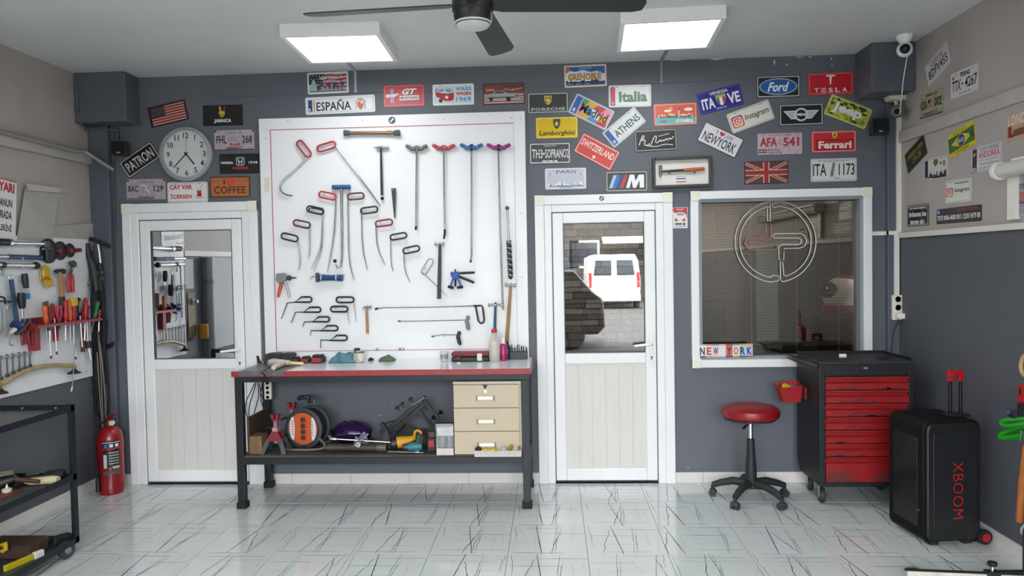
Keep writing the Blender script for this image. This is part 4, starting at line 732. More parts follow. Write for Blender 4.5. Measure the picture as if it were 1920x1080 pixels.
# ------------------------------------------------------------------ framed hammer
P = onY(1277.5, 323.5, 0); m_ = _mpp(P); W2, H2 = 54.5 * m_, 28.5 * m_
fr = thing('framed_hammer', 'framed display case holding a hammer with an orange grip', 'frame', (P.x, 0, P.z), (0, -math.radians(0.4), 0))
ob('frame', frame_boxes(-W2, W2, -H2, H2, 0.02, -0.045, 0.0), M('#3d3a38', 0.35), fr, bevel=0.004, local=True)
ob('backing', MB().box(-W2 + 0.018, -0.012, -H2 + 0.018, W2 - 0.018, -0.004, H2 - 0.018), M('#e3dfda', 0.5), fr, local=True)
ob('hammer_shaft', MB().tube([(-0.15, -0.03, 0.008), (-0.03, -0.03, 0.012), (0.02, -0.03, 0.014)], [0.008, 0.009, 0.009], 10), M('#2d2523', 0.5), fr, local=True, smooth=True)
ob('hammer_grip', MB().tube([(0.01, -0.03, 0.0135), (0.03, -0.03, 0.014), (0.15, -0.03, 0.019), (0.163, -0.03, 0.02)], [0.011, 0.013, 0.013, 0.008], 10), M('#b8683c', 0.55, 0, 0.3, 40), fr, local=True, smooth=True)
ob('hammer_head', MB().lathe([(0.006, 0), (0.012, 0.004), (0.012, 0.03), (0.009, 0.04), (0.013, 0.05), (0.011, 0.062), (0.001, 0.09)], (-0.155, -0.03, 0.055), (0, 0, -1), 12), M('#8d8a6a', 0.35, 0.7), fr, local=True, smooth=True)
for xx in (-0.09, 0.09): ob('bracket', MB().cyl((xx, -0.004, -0.006), (xx, -0.036, -0.006), 0.006, n=10), DSTEEL, fr, local=True)
ob('label_card', MB().box(-0.045, -0.0135, -0.075, 0.035, -0.012, -0.022), M('#e6e4e2', 0.5), fr, local=True)
ob('label_line', MB().box(-0.04, -0.0142, -0.05, 0.03, -0.0135, -0.042), M('#3a4aa8', 0.5), fr, local=True); ob('label_line', MB().box(-0.04, -0.0142, -0.072, 0.03, -0.0135, -0.064), M('#d0503c', 0.5), fr, local=True)
for i in range(5): ob('label_letter', MB().box(-0.036 + i * 0.014, -0.0142, -0.034, -0.028 + i * 0.014, -0.0135, -0.027), M('#8a8a9a', 0.5), fr, local=True)
# ------------------------------------------------------------------ badge stickers
def roundel(px, py, y, r, label):
    P = onY(px, py, y); t = thing('round_badge', label, 'badge', P); r *= _mpp(P)
    ob('rim', MB().cyl((0, 0, 0), (0, -0.003, 0), r, n=28), M('#1c1f24', 0.3), t, local=True)
    for i in range(4):
        a0 = i * pi / 2; ob('quarter', MB().add([(0, -0.0034, 0)] + [(r * 0.62 * math.cos(a0 + pi / 2 * k / 6), -0.0034, r * 0.62 * math.sin(a0 + pi / 2 * k / 6)) for k in range(7)], [tuple(range(8))]), M('#e4e6e8' if i % 2 == 0 else '#2d5fa8', 0.3), t, local=True, recalc=False)
roundel(735, 225.5, -0.0285, 6.5, 'small round blue and white badge on the tool board frame')
roundel(1128, 372, -0.0285, 4.5, 'small round blue badge on the top door casing')
# ------------------------------------------------------------------ ceiling fan
fx, fy = -0.298, -2.49; fz = 2.6
fan = thing('ceiling_fan', 'black ceiling fan with flat blades and a round light below', 'ceiling fan', (fx, fy, H))
FB = M('#15171a', 0.45); FBL = M('#1f2226', 0.5)
ob('canopy', MB().lathe([(0.07, 0), (0.07, -0.03), (0.05, -0.06), (0.016, -0.07)], (fx, fy, H), (0, 0, 1), 24), FB, fan, smooth=True)
ob('downrod', MB().cyl((fx, fy, H - 0.06), (fx, fy, fz + 0.16), 0.013), FB, fan, smooth=True)
ob('motor_housing', MB().lathe([(0.03, 0.17), (0.075, 0.165), (0.083, 0.15), (0.083, 0.055), (0.078, 0.05), (0.078, 0.02), (0.07, 0.0)], (fx, fy, fz), (0, 0, 1), 36), FB, fan, smooth=True)
ob('light_cover', MB().lathe([(0.074, 0.018), (0.074, 0.006), (0.06, -0.008), (0.02, -0.012), (0.0, -0.012)], (fx, fy, fz), (0, 0, 1), 36), M('#c9c9c9', 0.5), fan, smooth=True)
for deg in (4, 84, 176, 264):
    a = math.radians(deg); d = Vector((math.cos(a), math.sin(a), 0)); n_ = Vector((-math.sin(a), math.cos(a), 0)); pt = math.radians(-13)
    up = Vector((0, 0, 1)) * math.cos(pt) - n_ * math.sin(pt); sd_ = n_ * math.cos(pt) + Vector((0, 0, 1)) * math.sin(pt)
    o0 = Vector((fx, fy, fz + 0.078)); out = [(0.06, -0.03), (0.12, -0.055), (0.65, -0.068), (0.69, -0.05), (0.7, 0.0), (0.69, 0.05), (0.65, 0.062), (0.12, 0.05), (0.06, 0.03)]
    ob('blade', MB().prism(out, lambda p, q: o0 + d * p + sd_ * q, up * 0.006), FBL, fan)
# ------------------------------------------------------------------ cameras and small loudspeakers
t = thing('dome_camera', 'white round indoor camera hanging under the ceiling corner', 'camera', (2.40, -0.42, H))
c0 = onY(1696, 84, -0.42); 
ob('base', MB().lathe([(0.052, 0), (0.05, -0.02), (0.03, -0.05), (0.022, -0.055)], (c0.x, -0.42, H), (0, 0, 1), 24), WHITE_PVC, t, smooth=True)
ob('head', MB().ball((c0.x, -0.42, H - 0.092), 0.05, 20, 12), WHITE_PVC, t, smooth=True)
q = Vector((-0.35, -0.9, -0.12)).normalized(); cc = Vector((c0.x, -0.42, H - 0.092))
ob('face', MB().ball(cc + q * 0.022, (0.036, 0.036, 0.036), 18, 10), M('#0d0e10', 0.1), t, smooth=True); ob('lens', MB().cyl(cc + q * 0.05, cc + q * 0.06, 0.011, n=14), M('#22262c', 0.05), t)
ob('cable', MB().tube(smoothpts([(c0.x + 0.03, -0.4, H - 0.12), (c0.x + 0.035, -0.33, 2.85), (c0.x + 0.03, -0.31, 2.7), (c0.x + 0.06, -0.22, 2.62)]), 0.003), WHITE_PVC, t)
P = onY(1677, 184, -0.06); t = thing('cctv_camera', 'black bullet camera under a white junction box by the corner', 'camera', (P.x, -0.045, P.z))
bx = ob('junction_box', MB().prism([(-0.085, 0.035), (0.07, 0.05), (0.085, 0.0), (0.05, -0.03), (-0.06, -0.025)], lambda a, b: (P.x + a, -0.05, P.z + b), (0, -0.09, 0)), M('#e3ded2', 0.5), t, bevel=0.006)
ob('arm', MB().tube([(P.x - 0.01, -0.1, P.z - 0.02), (P.x, -0.1, P.z - 0.06), (P.x - 0.02, -0.11, P.z - 0.085)], 0.014, 10), M('#d8d2c4', 0.5), t, smooth=True)
e0 = Vector((P.x + 0.02, -0.06, P.z - 0.09)); e1 = Vector((P.x - 0.045, -0.2, P.z - 0.12)); ob('barrel', MB().cyl(e0, e1, 0.042, 0.046, 20), BLACK, t, smooth=True); dd = (e1 - e0).normalized()
ob('lens_ring', MB().lathe([(0.03, 0), (0.03, 0.005), (0.022, 0.005), (0.02, 0.0)], e1, dd, 20), M('#55585c', 0.3), t, smooth=True); ob('lens', MB().cyl(e1, e1 + dd * 0.003, 0.018, n=16), M('#0a0b0d', 0.05), t)
def small_speaker(px0, py0, px1, py1, y, label, ry):
    a = onY(px0, py0, y); b = onY(px1, py1, y); c = (a + b) / 2; w_, h_ = b.x - a.x, a.z - b.z
    t = thing('wall_speaker', label, 'speaker', (c.x, y + 0.1, c.z), (0, 0, ry), 'small black loudspeakers high on the back wall')
    ob('cabinet', MB().box(-w_ / 2, -0.11, -h_ / 2, w_ / 2, -0.01, h_ / 2), BLACK, t, bevel=0.005, local=True); ob('grille', MB().box(-w_ / 2 + 0.006, -0.114, -h_ / 2 + 0.006, w_ / 2 - 0.006, -0.109, h_ / 2 - 0.006), M('#0e0f11', 0.9, bump=0.6, bscale=300), t, local=True)
    ob('badge', MB().box(-0.012, -0.1155, -h_ / 2 + 0.012, 0.012, -0.1135, -h_ / 2 + 0.019), STEEL, t, local=True); ob('bracket', MB().box(-0.02, -0.015, -0.03, 0.02, 0.06, 0.02), BLACK, t, local=True)
small_speaker(203, 265, 229.5, 290, -0.16, 'small black wall speaker under the left corner box', 0.25)
small_speaker(1641, 222, 1672, 250, -0.13, 'small black wall speaker below the corner camera', -0.2)
# ------------------------------------------------------------------ trunking, conduits and cables on walls and ceiling
TRK = M('#e4e0d8', 0.45); TRK2 = M('#d7d3ca', 0.45)
def run(name, label, cat, mb, m_, **k): o = ob(name, mb, m_, None, **k); return tag(o, label, cat)
za, zb = onY(1692, 195, -.05).z, onY(1692, 436, -.05).z
run('cable_trunking', 'upright white cable trunking in the right back corner', 'trunking', MB().box(2.462, -0.066, zb, XR, -0.045, za), TRK)
zc = onY(1650, 437.5, -.01).z
run('cable_trunking', 'short level white trunking between window and corner', 'trunking', MB().box(2.305, -0.012, zc - 0.014, 2.405, 0.0, zc + 0.014).box(2.39, -0.058, zc - 0.014, XR - 0.002, -0.045, zc + 0.014).box(2.391, -0.058, zc - 0.014, 2.405, 0, zc + 0.014), TRK)
run('cable_trunking', 'long white trunking along the right wall at the paint change', 'trunking', MB().box(XR - 0.022, -7.5, ZT - 0.02, XR, -0.07, ZT + 0.014), TRK2)
zd = onY(1681, 553, -.05).z; xd = onY(1681, 500, -.05).x
run('cable_trunking', 'white trunking dropping to the wall sockets', 'trunking', MB().box(xd - 0.017, -0.058, zd, xd + 0.017, -0.045, zc - 0.014), TRK)
yv = onX(1896, 375, XR - .02).y; run('cable_trunking', 'white upright trunking below the roller blind', 'trunking', MB().box(XR - 0.024, yv - 0.04, ZT + 0.034, XR, yv + 0.03, onX(1896, 330, XR - .02).z), TRK)
zl = 1.79; run('cable_trunking', 'white trunking along the left wall', 'trunking', MB().box(XL, -7.5, zl - 0.02, XL + 0.02, -1.24, zl + 0.03), TRK2)
# roller blind cassette on the right wall
P = onX(1878, 320, XR - 0.05); t = thing('roller_blind', 'white roller blind cassette high on the right wall', 'blind', (XR, P.y - 0.9, P.z))
ob('cassette', MB().tube([(XR - 0.05, P.y, P.z), (XR - 0.05, P.y - 1.8, P.z)], 0.04, 20), M('#d0cdc6', 0.5), t, smooth=True)
for yy in (P.y + 0.004, P.y - 1.83): ob('end_cap', MB().cyl((XR - 0.05, yy, P.z), (XR - 0.05, yy + 0.026, P.z), 0.049, n=24), WHITE_PVC, t, smooth=True)
ob('bracket', MB().box(XR - 0.06, P.y - 1.7, P.z + 0.03, XR, P.y - 0.1, P.z + 0.05), WHITE_PVC, t)
# sockets by the window
def socket_strip(name, label, x, y, z0, z1, w_, n, fwd=0.03):
    t = thing(name, label, 'socket', (x, y, z0)); ob('body', MB().box(x - w_ / 2, y - fwd, z0, x + w_ / 2, y, z1), M('#e0dcd2', 0.45), t, bevel=0.006); h_ = (z1 - z0) / n
    for i in range(n):
        zc_ = z0 + h_ * (i + 0.5); r_ = min(w_, h_) * 0.4; o = ob('outlet', MB().lathe([(r_, 0), (r_, 0.003), (r_ * 0.86, 0.003), (r_ * 0.82, -0.004), (0.001, -0.004)], (x, y - fwd, zc_), (0, -1, 0), 20), M('#c9c4b8', 0.5), t, smooth=True)
        for sx in (-1, 1): ob('hole', MB().cyl((x + sx * r_ * 0.4, y - fwd + 0.003, zc_), (x + sx * r_ * 0.4, y - fwd - 0.0005, zc_), r_ * 0.16, n=8), BLACK, o)
    return t
zs0, zs1 = onY(1682, 600, -.06).z, onY(1682, 553, -.06).z
t = socket_strip('socket_strip', 'white triple wall socket with a plug above the tool cabinet', xd, -0.045, zs0, zs1, 0.075, 3)
pl = thing('phone_charger', 'white plug with black cable leading to the tool cabinet', 'charger', (xd, -0.09, zs0 + 0.03))
ob('plug', MB().box(xd - 0.022, -0.12, zs0 + 0.012, xd + 0.03, -0.0752, zs0 + 0.05), WHITE_PVC, pl, bevel=0.006)
CBX = 1.9
ob('cable', MB().tube(smoothpts([(xd - 0.01, -0.1, zs0 + 0.012), (xd - 0.03, -0.13, zs0 - 0.02), (xd - 0.1, -0.22, 1.12), (xd - 0.17, -0.34, 0.985), (xd - 0.2, -0.42, 0.973), (xd - 0.3, -0.48, 0.973), (xd - 0.24, -0.52, 0.973), (xd - 0.36, -0.55, 0.973)]), 0.003), BLACK, pl)
# ceiling cable covers and the beam edge line
run('cable_cover', 'thin cable cover from the left ceiling panel to the wall', 'cable', MB().beam((-1.42, -0.48, H - 0.006), (-1.43, -0.002, H - 0.006), 0.02, 0.012, side=(1, 0, 0)).box(-1.438, -0.012, 2.93, -1.42, 0, H - 0.012), M('#a9adb0', 0.6))
run('cable_cover', 'thin cable cover from the right ceiling panel to the wall', 'cable', MB().beam((0.82, -0.53, H - 0.006), (0.82, -0.002, H - 0.006), 0.02, 0.012, side=(1, 0, 0)).box(0.811, -0.012, 2.93, 0.829, 0, H - 0.012), M('#8b8f94', 0.6))
run('wall_line', 'thin dark line for the flush beam edge under the ceiling', 'cable', MB().tube([(-2.62, -0.0016, 2.925), (-1.43, -0.0016, 2.93), (0.82, -0.0016, 2.93), (2.19, -0.0016, 2.955)], 0.0016, 6), M('#4c5059', 0.6))  # thin tube standing in for the lower edge of the flush beam
# conduit on the left wall and around the corner box
GREY = M('#8f8c88', 0.6)
lzc = onX(100, 278, XL + .03).z
run('conduit_pipe', 'grey conduit pipe bending from the left wall down the corner', 'pipe', MB().tube([(XL + 0.045, -5.0, lzc + 0.09), (XL + 0.045, -0.28, lzc + 0.012), tuple(onY(160, 284, -.16)), tuple(onY(213, 319, -.07))], 0.014, 10), GREY, smooth=True)
p1, p2, p3, p4, p5 = onY(143, 152, -.2), onY(145, 205, -.2), onY(153, 232, -.17), onY(163, 240, -.08), onY(222, 244, -.015)
t = thing('conduit_bend', 'thin painted conduit wrapped round the left corner box', 'pipe', p3); ob('pipe', MB().tube([p1, p2, p3, p4, p5], 0.008, 8), CH, t, smooth=True)
for q in (p2, p4, onY(190, 243, -.02)): ob('clip', MB().obox(q, (0.024, 0.024, 0.03)), CH, t)
ob('wire', MB().tube([onY(214, 244, -.01), onY(214, 266, -.03)], 0.005, 6), CH, t)
xa = onY(228, 244, -.01); run('speaker_cable', 'thin dark cable looping to the left wall speaker', 'cable', MB().tube(smoothpts([onY(222, 244, -.01), onY(224, 252, -.02), onY(223, 268, -.07)]), 0.003), BLACK)
run('wall_line', 'thin dark wire dropping from the left speaker beside the door', 'cable', MB().tube([onY(216, 292, -.01), onY(215, 330, -.01), onY(216, 470, -.01), onY(222, 640, -.01)], 0.003), M('#43474f', 0.6))
# ------------------------------------------------------------------ white tool board on the back wall
BX0, BX1, BZ1, BZ0 = -2.163, -0.176, 2.755, 0.80
BOARD = M('#eff0f2', 0.3, 0, 0.02, 4)
tb = thing('tool_board', 'large white framed tool board above the workbench', 'tool board', (-1.17, 0, 0.8))
ob('panel', MB().box(BX0 + 0.02, -0.026, BZ0, BX1 - 0.02, 0.0, BZ1 - 0.02), BOARD, tb)
fw = 0.083
for nm, a in (('frame_rail', (BX0 + fw, BZ1 - fw, BX1 - fw, BZ1)), ('frame_rail', (BX0 + fw, BZ0, BX1 - fw, onY(740, 657, -.03).z)), ('frame_stile', (BX0, BZ0, BX0 + fw, BZ1)), ('frame_stile', (BX1 - fw, BZ0, BX1, BZ1))):
    ob(nm, MB().box(a[0], -0.028, a[1], a[2], 0.0, a[3]), M('#ecedef', 0.35), tb, bevel=0.002)
RL = M('#b5646b', 0.5); zb_ = onY(740, 657, -.03).z
ob('red_edge', MB().box(BX0 + fw, -0.0285, BZ1 - fw - 0.005, BX1 - fw, -0.026, BZ1 - fw), RL, tb); ob('red_edge', MB().box(BX0 + fw, -0.0285, zb_, BX0 + fw + 0.006, -0.026, BZ1 - fw - 0.005), RL, tb)
ob('red_edge', MB().box(BX0 + fw + 0.006, -0.0285, zb_, BX1 - fw, -0.026, zb_ + 0.004), RL, tb); ob('edge', MB().box(BX1 - fw - 0.003, -0.0285, zb_, BX1 - fw, -0.026, BZ1 - fw - 0.005), M('#cfc0c4', 0.5), tb)
scr = [(500, 243), (540, 227), (680, 226), (832, 223), (959, 221), (977, 222), (499, 260), (977, 400), (979, 520)]
for q in scr: p = onY(*q, -0.028); ob('screw', MB().cyl(p, p + Vector((0, -0.0015, 0)), 0.0045, n=8), M('#9a9da0', 0.4), tb)
p = onY(500, 346, -0.035); ob('tape', MB().box(p.x - 0.019, -0.0288, p.z - 0.055, p.x + 0.019, -0.028, p.z + 0.055), M('#dcd9c2', 0.6), tb)
YB = -0.05                        # plane in which the rods hang
def bp(x, y, d=0.0): return onY(x, y, YB - d)
RODM = M('#a7a9a2', 0.25, 0.85, 0.25, 14, col2='#7f8f92'); BLKG = M('#26262a', 0.55); REDG = M('#a5323b', 0.5); DREDG = M('#5b2c33', 0.5)
GRT = 'dent repair rods hanging on the white board'
def pegs(t, pts):
    for q in pts: P = bp(*q); ob('hook', MB().tube([(P.x, -0.0287, P.z), (P.x, YB - 0.012, P.z), (P.x, YB - 0.014, P.z + 0.01)], 0.003, 6), STEEL, t)
def loop_pts(c, L, w_, ang, n=6, sq=False):
    """closed stadium outline in picture px, axis at ang degrees (up positive)"""
    a = math.radians(ang); r = w_ / 2; h = L / 2 - r; P = []
    for s_, a0 in ((1, -pi / 2), (-1, pi / 2)):
        for i in range(n + 1): t_ = a0 + pi * i / n; P.append((s_ * h + r * math.cos(t_), r * math.sin(t_)))
    return [(c[0] + x * math.cos(a) + y * math.sin(a), c[1] - x * math.sin(a) * -1 * -1 - (y * math.cos(a)) + 0) if False else (c[0] + x * math.cos(a) - y * math.sin(a), c[1] - (x * math.sin(a) + y * math.cos(a))) for x, y in P]
def rod_tool(label, loop, rod, grip, rr=0.0045, gr=0.0062, sm=1, tip=None):
    c = bp(*loop[0]); t = thing('dent_rod', label, 'dent rod', (c.x, -0.0287, c.z), group=GRT)
    ob('grip', MB().tube([bp(*q) for q in loop_pts(*loop)], gr, 8, closed=True), grip, t, smooth=True)
    pts = [bp(*q) for q in rod]; pts = smoothpts(pts, sm) if sm else pts
    ob('rod', MB().tube(pts, [rr] * (len(pts) - 2) + [rr * 0.8, rr * 0.5], 8), RODM, t, smooth=True)
    a = math.radians(loop[3]); pegs(t, [(loop[0][0] - 0.22 * loop[1] * math.cos(a), loop[0][1] + 0.22 * loop[1] * math.sin(a) - loop[2] * 0.2)])
    if tip: P = bp(*tip[0]); ob('tip', MB().ball(P, tip[1]), BLACK_RUB, t, smooth=True)
    return t
rod_tool('hooked steel rod with red loop grip, top left of the board', ((570, 279), 36, 12, -52), [(580, 290), (576, 295), (548, 324), (530, 337), (525, 348), (527, 360), (538, 366), (549, 367)], REDG, 0.0058, 0.007, 2)
rod_tool('long straight rod slanting down right from a red loop grip', ((612, 275), 36, 12, 17), [(627, 269), (640, 288), (680, 340), (714, 387)], REDG, 0.0055, 0.007)
rod_tool('rod with bright red loop grip left of the blue T bar', ((614, 367), 33, 11.5, -12), [(628, 366), (630, 372), (629, 400), (626, 445), (614, 510)], M('#c0353f', 0.5), 0.005)
rod_tool('rod with dark red loop grip right of the blue T bar', ((667, 368), 31, 11.5, 5), [(654, 365), (652, 372), (653, 420), (654, 487), (664, 526)], DREDG, 0.005)
rod_tool('rod with black loop grip, second from the bar on the left', ((591, 394), 32, 11, -12), [(604, 396), (605, 402), (603, 450), (601, 468), (583, 504)], BLKG)
rod_tool('thin rod hanging behind the second left loop grip', ((593, 396), 28, 9, -12), [(604, 400), (606, 406), (604, 460), (601, 476), (588, 507)], BLKG, 0.0035, 0.005)
rod_tool('rod with dark red and black loop grip, third on the left', ((566, 420), 32, 11, -12), [(580, 420), (581, 428), (581, 474), (577, 486)], DREDG)
rod_tool('short bent rod with black loop grip, leftmost', ((543, 445), 32, 11, -14), [(557, 447), (559, 454), (563, 480), (563, 494), (560, 509)], BLKG)
rod_tool('rod with grey loop grip, second from the bar on the right', ((692, 394), 32, 11, 8), [(679, 394), (678, 402), (679, 464), (689, 506)], BLKG)
rod_tool('rod with maroon loop grip, third on the right', ((720, 418), 32, 11, 8), [(705, 418), (705, 426), (707, 464), (722, 497)], M('#7d2c36', 0.5))
rod_tool('thin rod with black loop grip, fourth on the right', ((747, 443), 31, 10, 10), [(733, 443), (732, 451), (733, 494), (737, 509)], BLKG, 0.0035)
rod_tool('curved thin rod with black loop grip, fifth on the right', ((771, 468), 31, 10.5, 12), [(757, 469), (757, 477), (759, 508), (769, 530)], BLKG, 0.0035)
rod_tool('bare steel loop rod slanting behind the dark hammer', ((801, 500), 33, 11, 58), [(792, 511), (800, 518), (839, 556)], STEEL, 0.003, 0.004)
# offset loop handles at the lower left: trapezoid loops with a stem that drops
def offset_tool(label, x0, x1, y0, y1, sx, sy, ex, ey):
    c = bp((x0 + x1) / 2, (y0 + y1) / 2); t = thing('offset_rod', label, 'dent rod', (c.x, -0.0287, c.z), group='black offset loop handles on the board')
    h = (y1 - y0); r = h / 2; out = [(x0, y1), (x0 + h * 1.35, y0)] + [(x1 - r + r * math.cos(a), (y0 + y1) / 2 - r * math.sin(a)) for a in [pi / 2 - pi * i / 8 for i in range(9)]]
    ob('grip', MB().tube([bp(*q) for q in out], 0.0068, 8, closed=True), BLKG, t, smooth=True)
    ob('rod', MB().tube([bp(*q) for q in ((x0 + 2, y1), (sx, sy), (ex, ey))], [0.0045, 0.0045, 0.003], 8), DSTEEL, t, smooth=True); pegs(t, [((x0 + x1) / 2, y0 + 2)]); return t
o4 = lambda x: 480 + x / 4.0
p4 = lambda y: 540 + y / 4.0
for i, (a, b, c, d, e, f, g, h) in enumerate(((290, 418, 67, 106, 235, 112, 190, 230), (355, 485, 144, 181, 295, 182, 263, 262), (422, 550, 216, 253, 362, 255, 348, 292), (485, 613, 283, 320, 412, 320, 408, 357), (555, 683, 355, 393, 485, 390, 483, 453))):
    offset_tool(('black loop handle with long slanting tip, topmost of the staircase', 'black loop handle, second of the staircase', 'black loop handle with short tip, third of the staircase', 'black loop handle, fourth of the staircase', 'black loop handle, lowest of the staircase above the bench')[i], o4(a), o4(b), p4(c), p4(d), o4(e), p4(f), o4(g), p4(h))
for lab, loop, rod in (('black loop handle with thin rod, upper of the pair', ((647, 562), 33, 10, 0), ((662, 560), (664, 570), (668, 603))), ('black loop handle with thin rod, lower of the pair', ((636, 579.5), 32, 10, 0), ((651, 578), (652, 587), (655, 607)))):
    rod_tool(lab, loop, rod, BLKG, 0.0032, 0.0068, 0)
# T-handled rods
def t_bar(label, cx, cy, half, rod, col, hub=None, tip=None, droop=5):
    c = bp(cx, cy); t = thing('t_handle_rod', label, 'dent rod', (c.x, -0.0287, c.z), group='T handled rods on the board'); mt = M(col, 0.4)
    for s_ in (-1, 1):
        pts = [bp(cx + s_ * half * f, cy - droop * g) for f, g in ((0.05, -0.6), (0.25, -0.3), (0.45, -0.55), (0.62, 0.1), (0.8, 0.35), (1.0, 0.9))]; ob('grip', MB().tube(smoothpts(pts, 1), [0.016, 0.017, 0.017, 0.015, 0.0155, 0.015, 0.014, 0.0145, 0.015, 0.014, 0.012, 0.009][:len(smoothpts(pts, 1))], 10), mt, t, smooth=True)
    ob('hub', MB().cyl(bp(cx, cy - 4), bp(cx, cy + 8), 0.013, 0.009, 12), M(hub or '#8f9396', 0.4, 0.3), t, smooth=True)
    ob('rod', MB().tube([bp(*q) for q in rod], 0.0065, 10), RODM, t, smooth=True); pegs(t, [(cx - half * 0.5, cy + 3), (cx + half * 0.5, cy + 3)])
    if tip: ob('tip', MB().tube([bp(*q) for q in tip], [0.008, 0.008, 0.006][:len(tip)], 8), BLACK_RUB, t, smooth=True)
t_bar('rod with grey-green T handle, first of four', 781, 277, 20, [(781, 284), (780.5, 350), (780, 426)], '#5c6a5e', tip=[(780, 424), (779.5, 431)])
t_bar('rod with red T handle, second of four', 832, 276, 21, [(832, 284), (832.5, 350), (834, 432)], '#b8404c', tip=[(834, 430), (834, 438), (832, 448)])
t_bar('rod with blue T handle, third of four', 884, 275, 21, [(884, 284), (884, 380), (884, 478), (882, 492)], '#3a6aa5', '#1d1f24', tip=[(883, 488), (882, 492)])
t_bar('long rod with magenta T handle, last of four', 935, 275, 22, [(934.5, 284), (937, 400), (942, 560), (943.5, 581)], '#96307e', '#1d1f24')
c = bp(640, 351); t = thing('t_handle_rod', 'rod with straight blue T bar and hooked foot, centre of the fan', 'dent rod', (c.x, -0.0287, c.z), group='T handled rods on the board')
ob('bar', MB().cyl(bp(623, 351), bp(657, 350.5), 0.0165, n=16), M('#2d5a94', 0.45), t, smooth=True); ob('rod', MB().tube([bp(*q) for q in ((640, 354), (641, 420), (641, 480), (639, 500), (633, 503), (630, 496))], [0.0095, 0.0085, 0.008, 0.006, 0.005, 0.005], 10), RODM, t, smooth=True); ob('tip', MB().ball(bp(628, 489.5), 0.014), BLACK_RUB, t, smooth=True); pegs(t, [(628, 356), (652, 356)])
# telescopic bar at the top
c = bp(697, 250); t = thing('push_bar', 'copper coloured bar with grey rubber ends at the board top', 'bar', (c.x, -0.0287, c.z))
ob('tube', MB().cyl(bp(655, 249.5, .005), bp(740, 249, .005), 0.012, n=14), M('#8a6a50', 0.35, 0.6, 0.2), t, smooth=True); ob('collar', MB().cyl(bp(726, 249, .005), bp(733, 249, .005), 0.016, n=14), M('#96714f', 0.3, 0.7), t, smooth=True)
for a, b in ((645, 656), (738, 750)): ob('rubber_end', MB().lathe([(0.021, 0), (0.023, 0.01), (0.019, 0.03), (0.016, 0.045)] if a < 700 else [(0.016, 0), (0.019, 0.012), (0.023, 0.035), (0.021, 0.046)], bp(a, 249.5, .005), (1, 0, 0), 14), M('#4b5457', 0.7), t, smooth=True)
pegs(t, [(664, 252), (730, 252)])
# hammers on the board
def board_hammer(label, head, h0, h1, hr, hm, face=None, ball=None, gripc=None):
    c = bp(*h0); t = thing('hammer', label, 'hammer', (c.x, -0.0287, c.z), group='hammers on the white board')
    ob('handle', MB().tube([bp(*h0), bp((h0[0] * .6 + h1[0] * .4), (h0[1] * .6 + h1[1] * .4)), bp(*h1)], [hr * 0.8, hr, hr * 1.12], 10), hm, t, smooth=True)
    (x0, y0), (x1, y1), kind = head; d = (bp(x1, y1) - bp(x0, y0)); L = d.length; prof = {'pick': [(0.001, 0), (0.007, L * 0.25), (0.008, L * 0.4), (0.012, L * 0.45), (0.012, L * 0.6), (0.007, L * 0.65), (0.008, L * 0.85), (0.013, L * 0.88), (0.013, L)], 'double': [(0.013, 0), (0.014, L * 0.1), (0.007, L * 0.14), (0.007, L * 0.42), (0.012, L * 0.45), (0.012, L * 0.58), (0.007, L * 0.62), (0.007, L * 0.84), (0.013, L * 0.88), (0.012, L)]}[kind]
    ob('head', MB().lathe(prof, bp(x0, y0), d, 14), M('#9b9c9a', 0.3, 0.8), t, smooth=True); pegs(t, [(h0[0] - 6, h0[1] + 4), (h0[0] + 6, h0[1] + 4)])
    if ball: ob('end_cap', MB().ball(bp(*ball), 0.013), BLACK_RUB, t, smooth=True)
    return t
board_hammer('small pick hammer with black shaft and ball end', ((700, 277), (728, 276.5), 'pick'), (714, 278), (716, 366), 0.0085, M('#2b2c30', 0.5), ball=(716.5, 372))
board_hammer('hammer with long dark brown handle beside the blue puller', ((815, 457.5), (833, 457), 'double'), (825, 458), (823, 560), 0.013, M('#4d4642', 0.6, 0, 0.2))
board_hammer('small hammer with pale wooden handle', ((680, 576.5), (696, 575.5), 'pick'), (687, 577), (689, 625), 0.0095, WOOD)
board_hammer('hammer with blue and black handle above the plastic bottle', ((915, 572), (943, 572), 'double'), (929, 567), (927, 641), 0.010, M('#24506b', 0.5))
board_hammer('long wooden hammer at the right board edge', ((947, 533.5), (968, 535), 'double'), (957.5, 535), (950, 643), 0.013, M('#a3804f', 0.55, 0, 0.25, 6))
# tapered file, ball rod, twisted bar
c = bp(738, 356); t = thing('tapered_file', 'dark tapered serrated wedge hanging on the board', 'file', (c.x, -0.0287, c.z)); mb = MB(); y = 0
for i in range(14): a, b = i / 14, (i + 1) / 14; w_ = lambda f: (0.017 * (1 - f) + 0.003 * f); P0, P1 = bp(738 + 2 * a, 353 + 56 * a), bp(738 + 2 * b, 353 + 56 * b); mb.beam(P0, P0 + (P1 - P0) * 0.8, w_(a) * 2, 0.012, side=(1, 0, 0)); mb.beam(P0 + (P1 - P0) * 0.8, P1, w_(a) * 1.5, 0.010, side=(1, 0, 0))
ob('blade', mb, M('#44464a', 0.5, 0.4), t); pegs(t, [(738, 356)])
c = bp(951, 392); t = thing('ball_rod', 'chrome rod with blue ball end above the twisted bar', 'dent rod', (c.x, -0.0287, c.z)); ob('ball', MB().ball(bp(951, 390), 0.016), M('#4f5f8a', 0.3, 0.3), t, smooth=True); ob('rod', MB().cyl(bp(951, 393), bp(954, 452), 0.0075, n=10), STEEL, t, smooth=True)
c = bp(955, 455); t = thing('twisted_bar', 'black and silver twisted bar at the right of the board', 'bar', (c.x, -0.0287, c.z)); mb = MB(); mb2 = MB(); n = 60
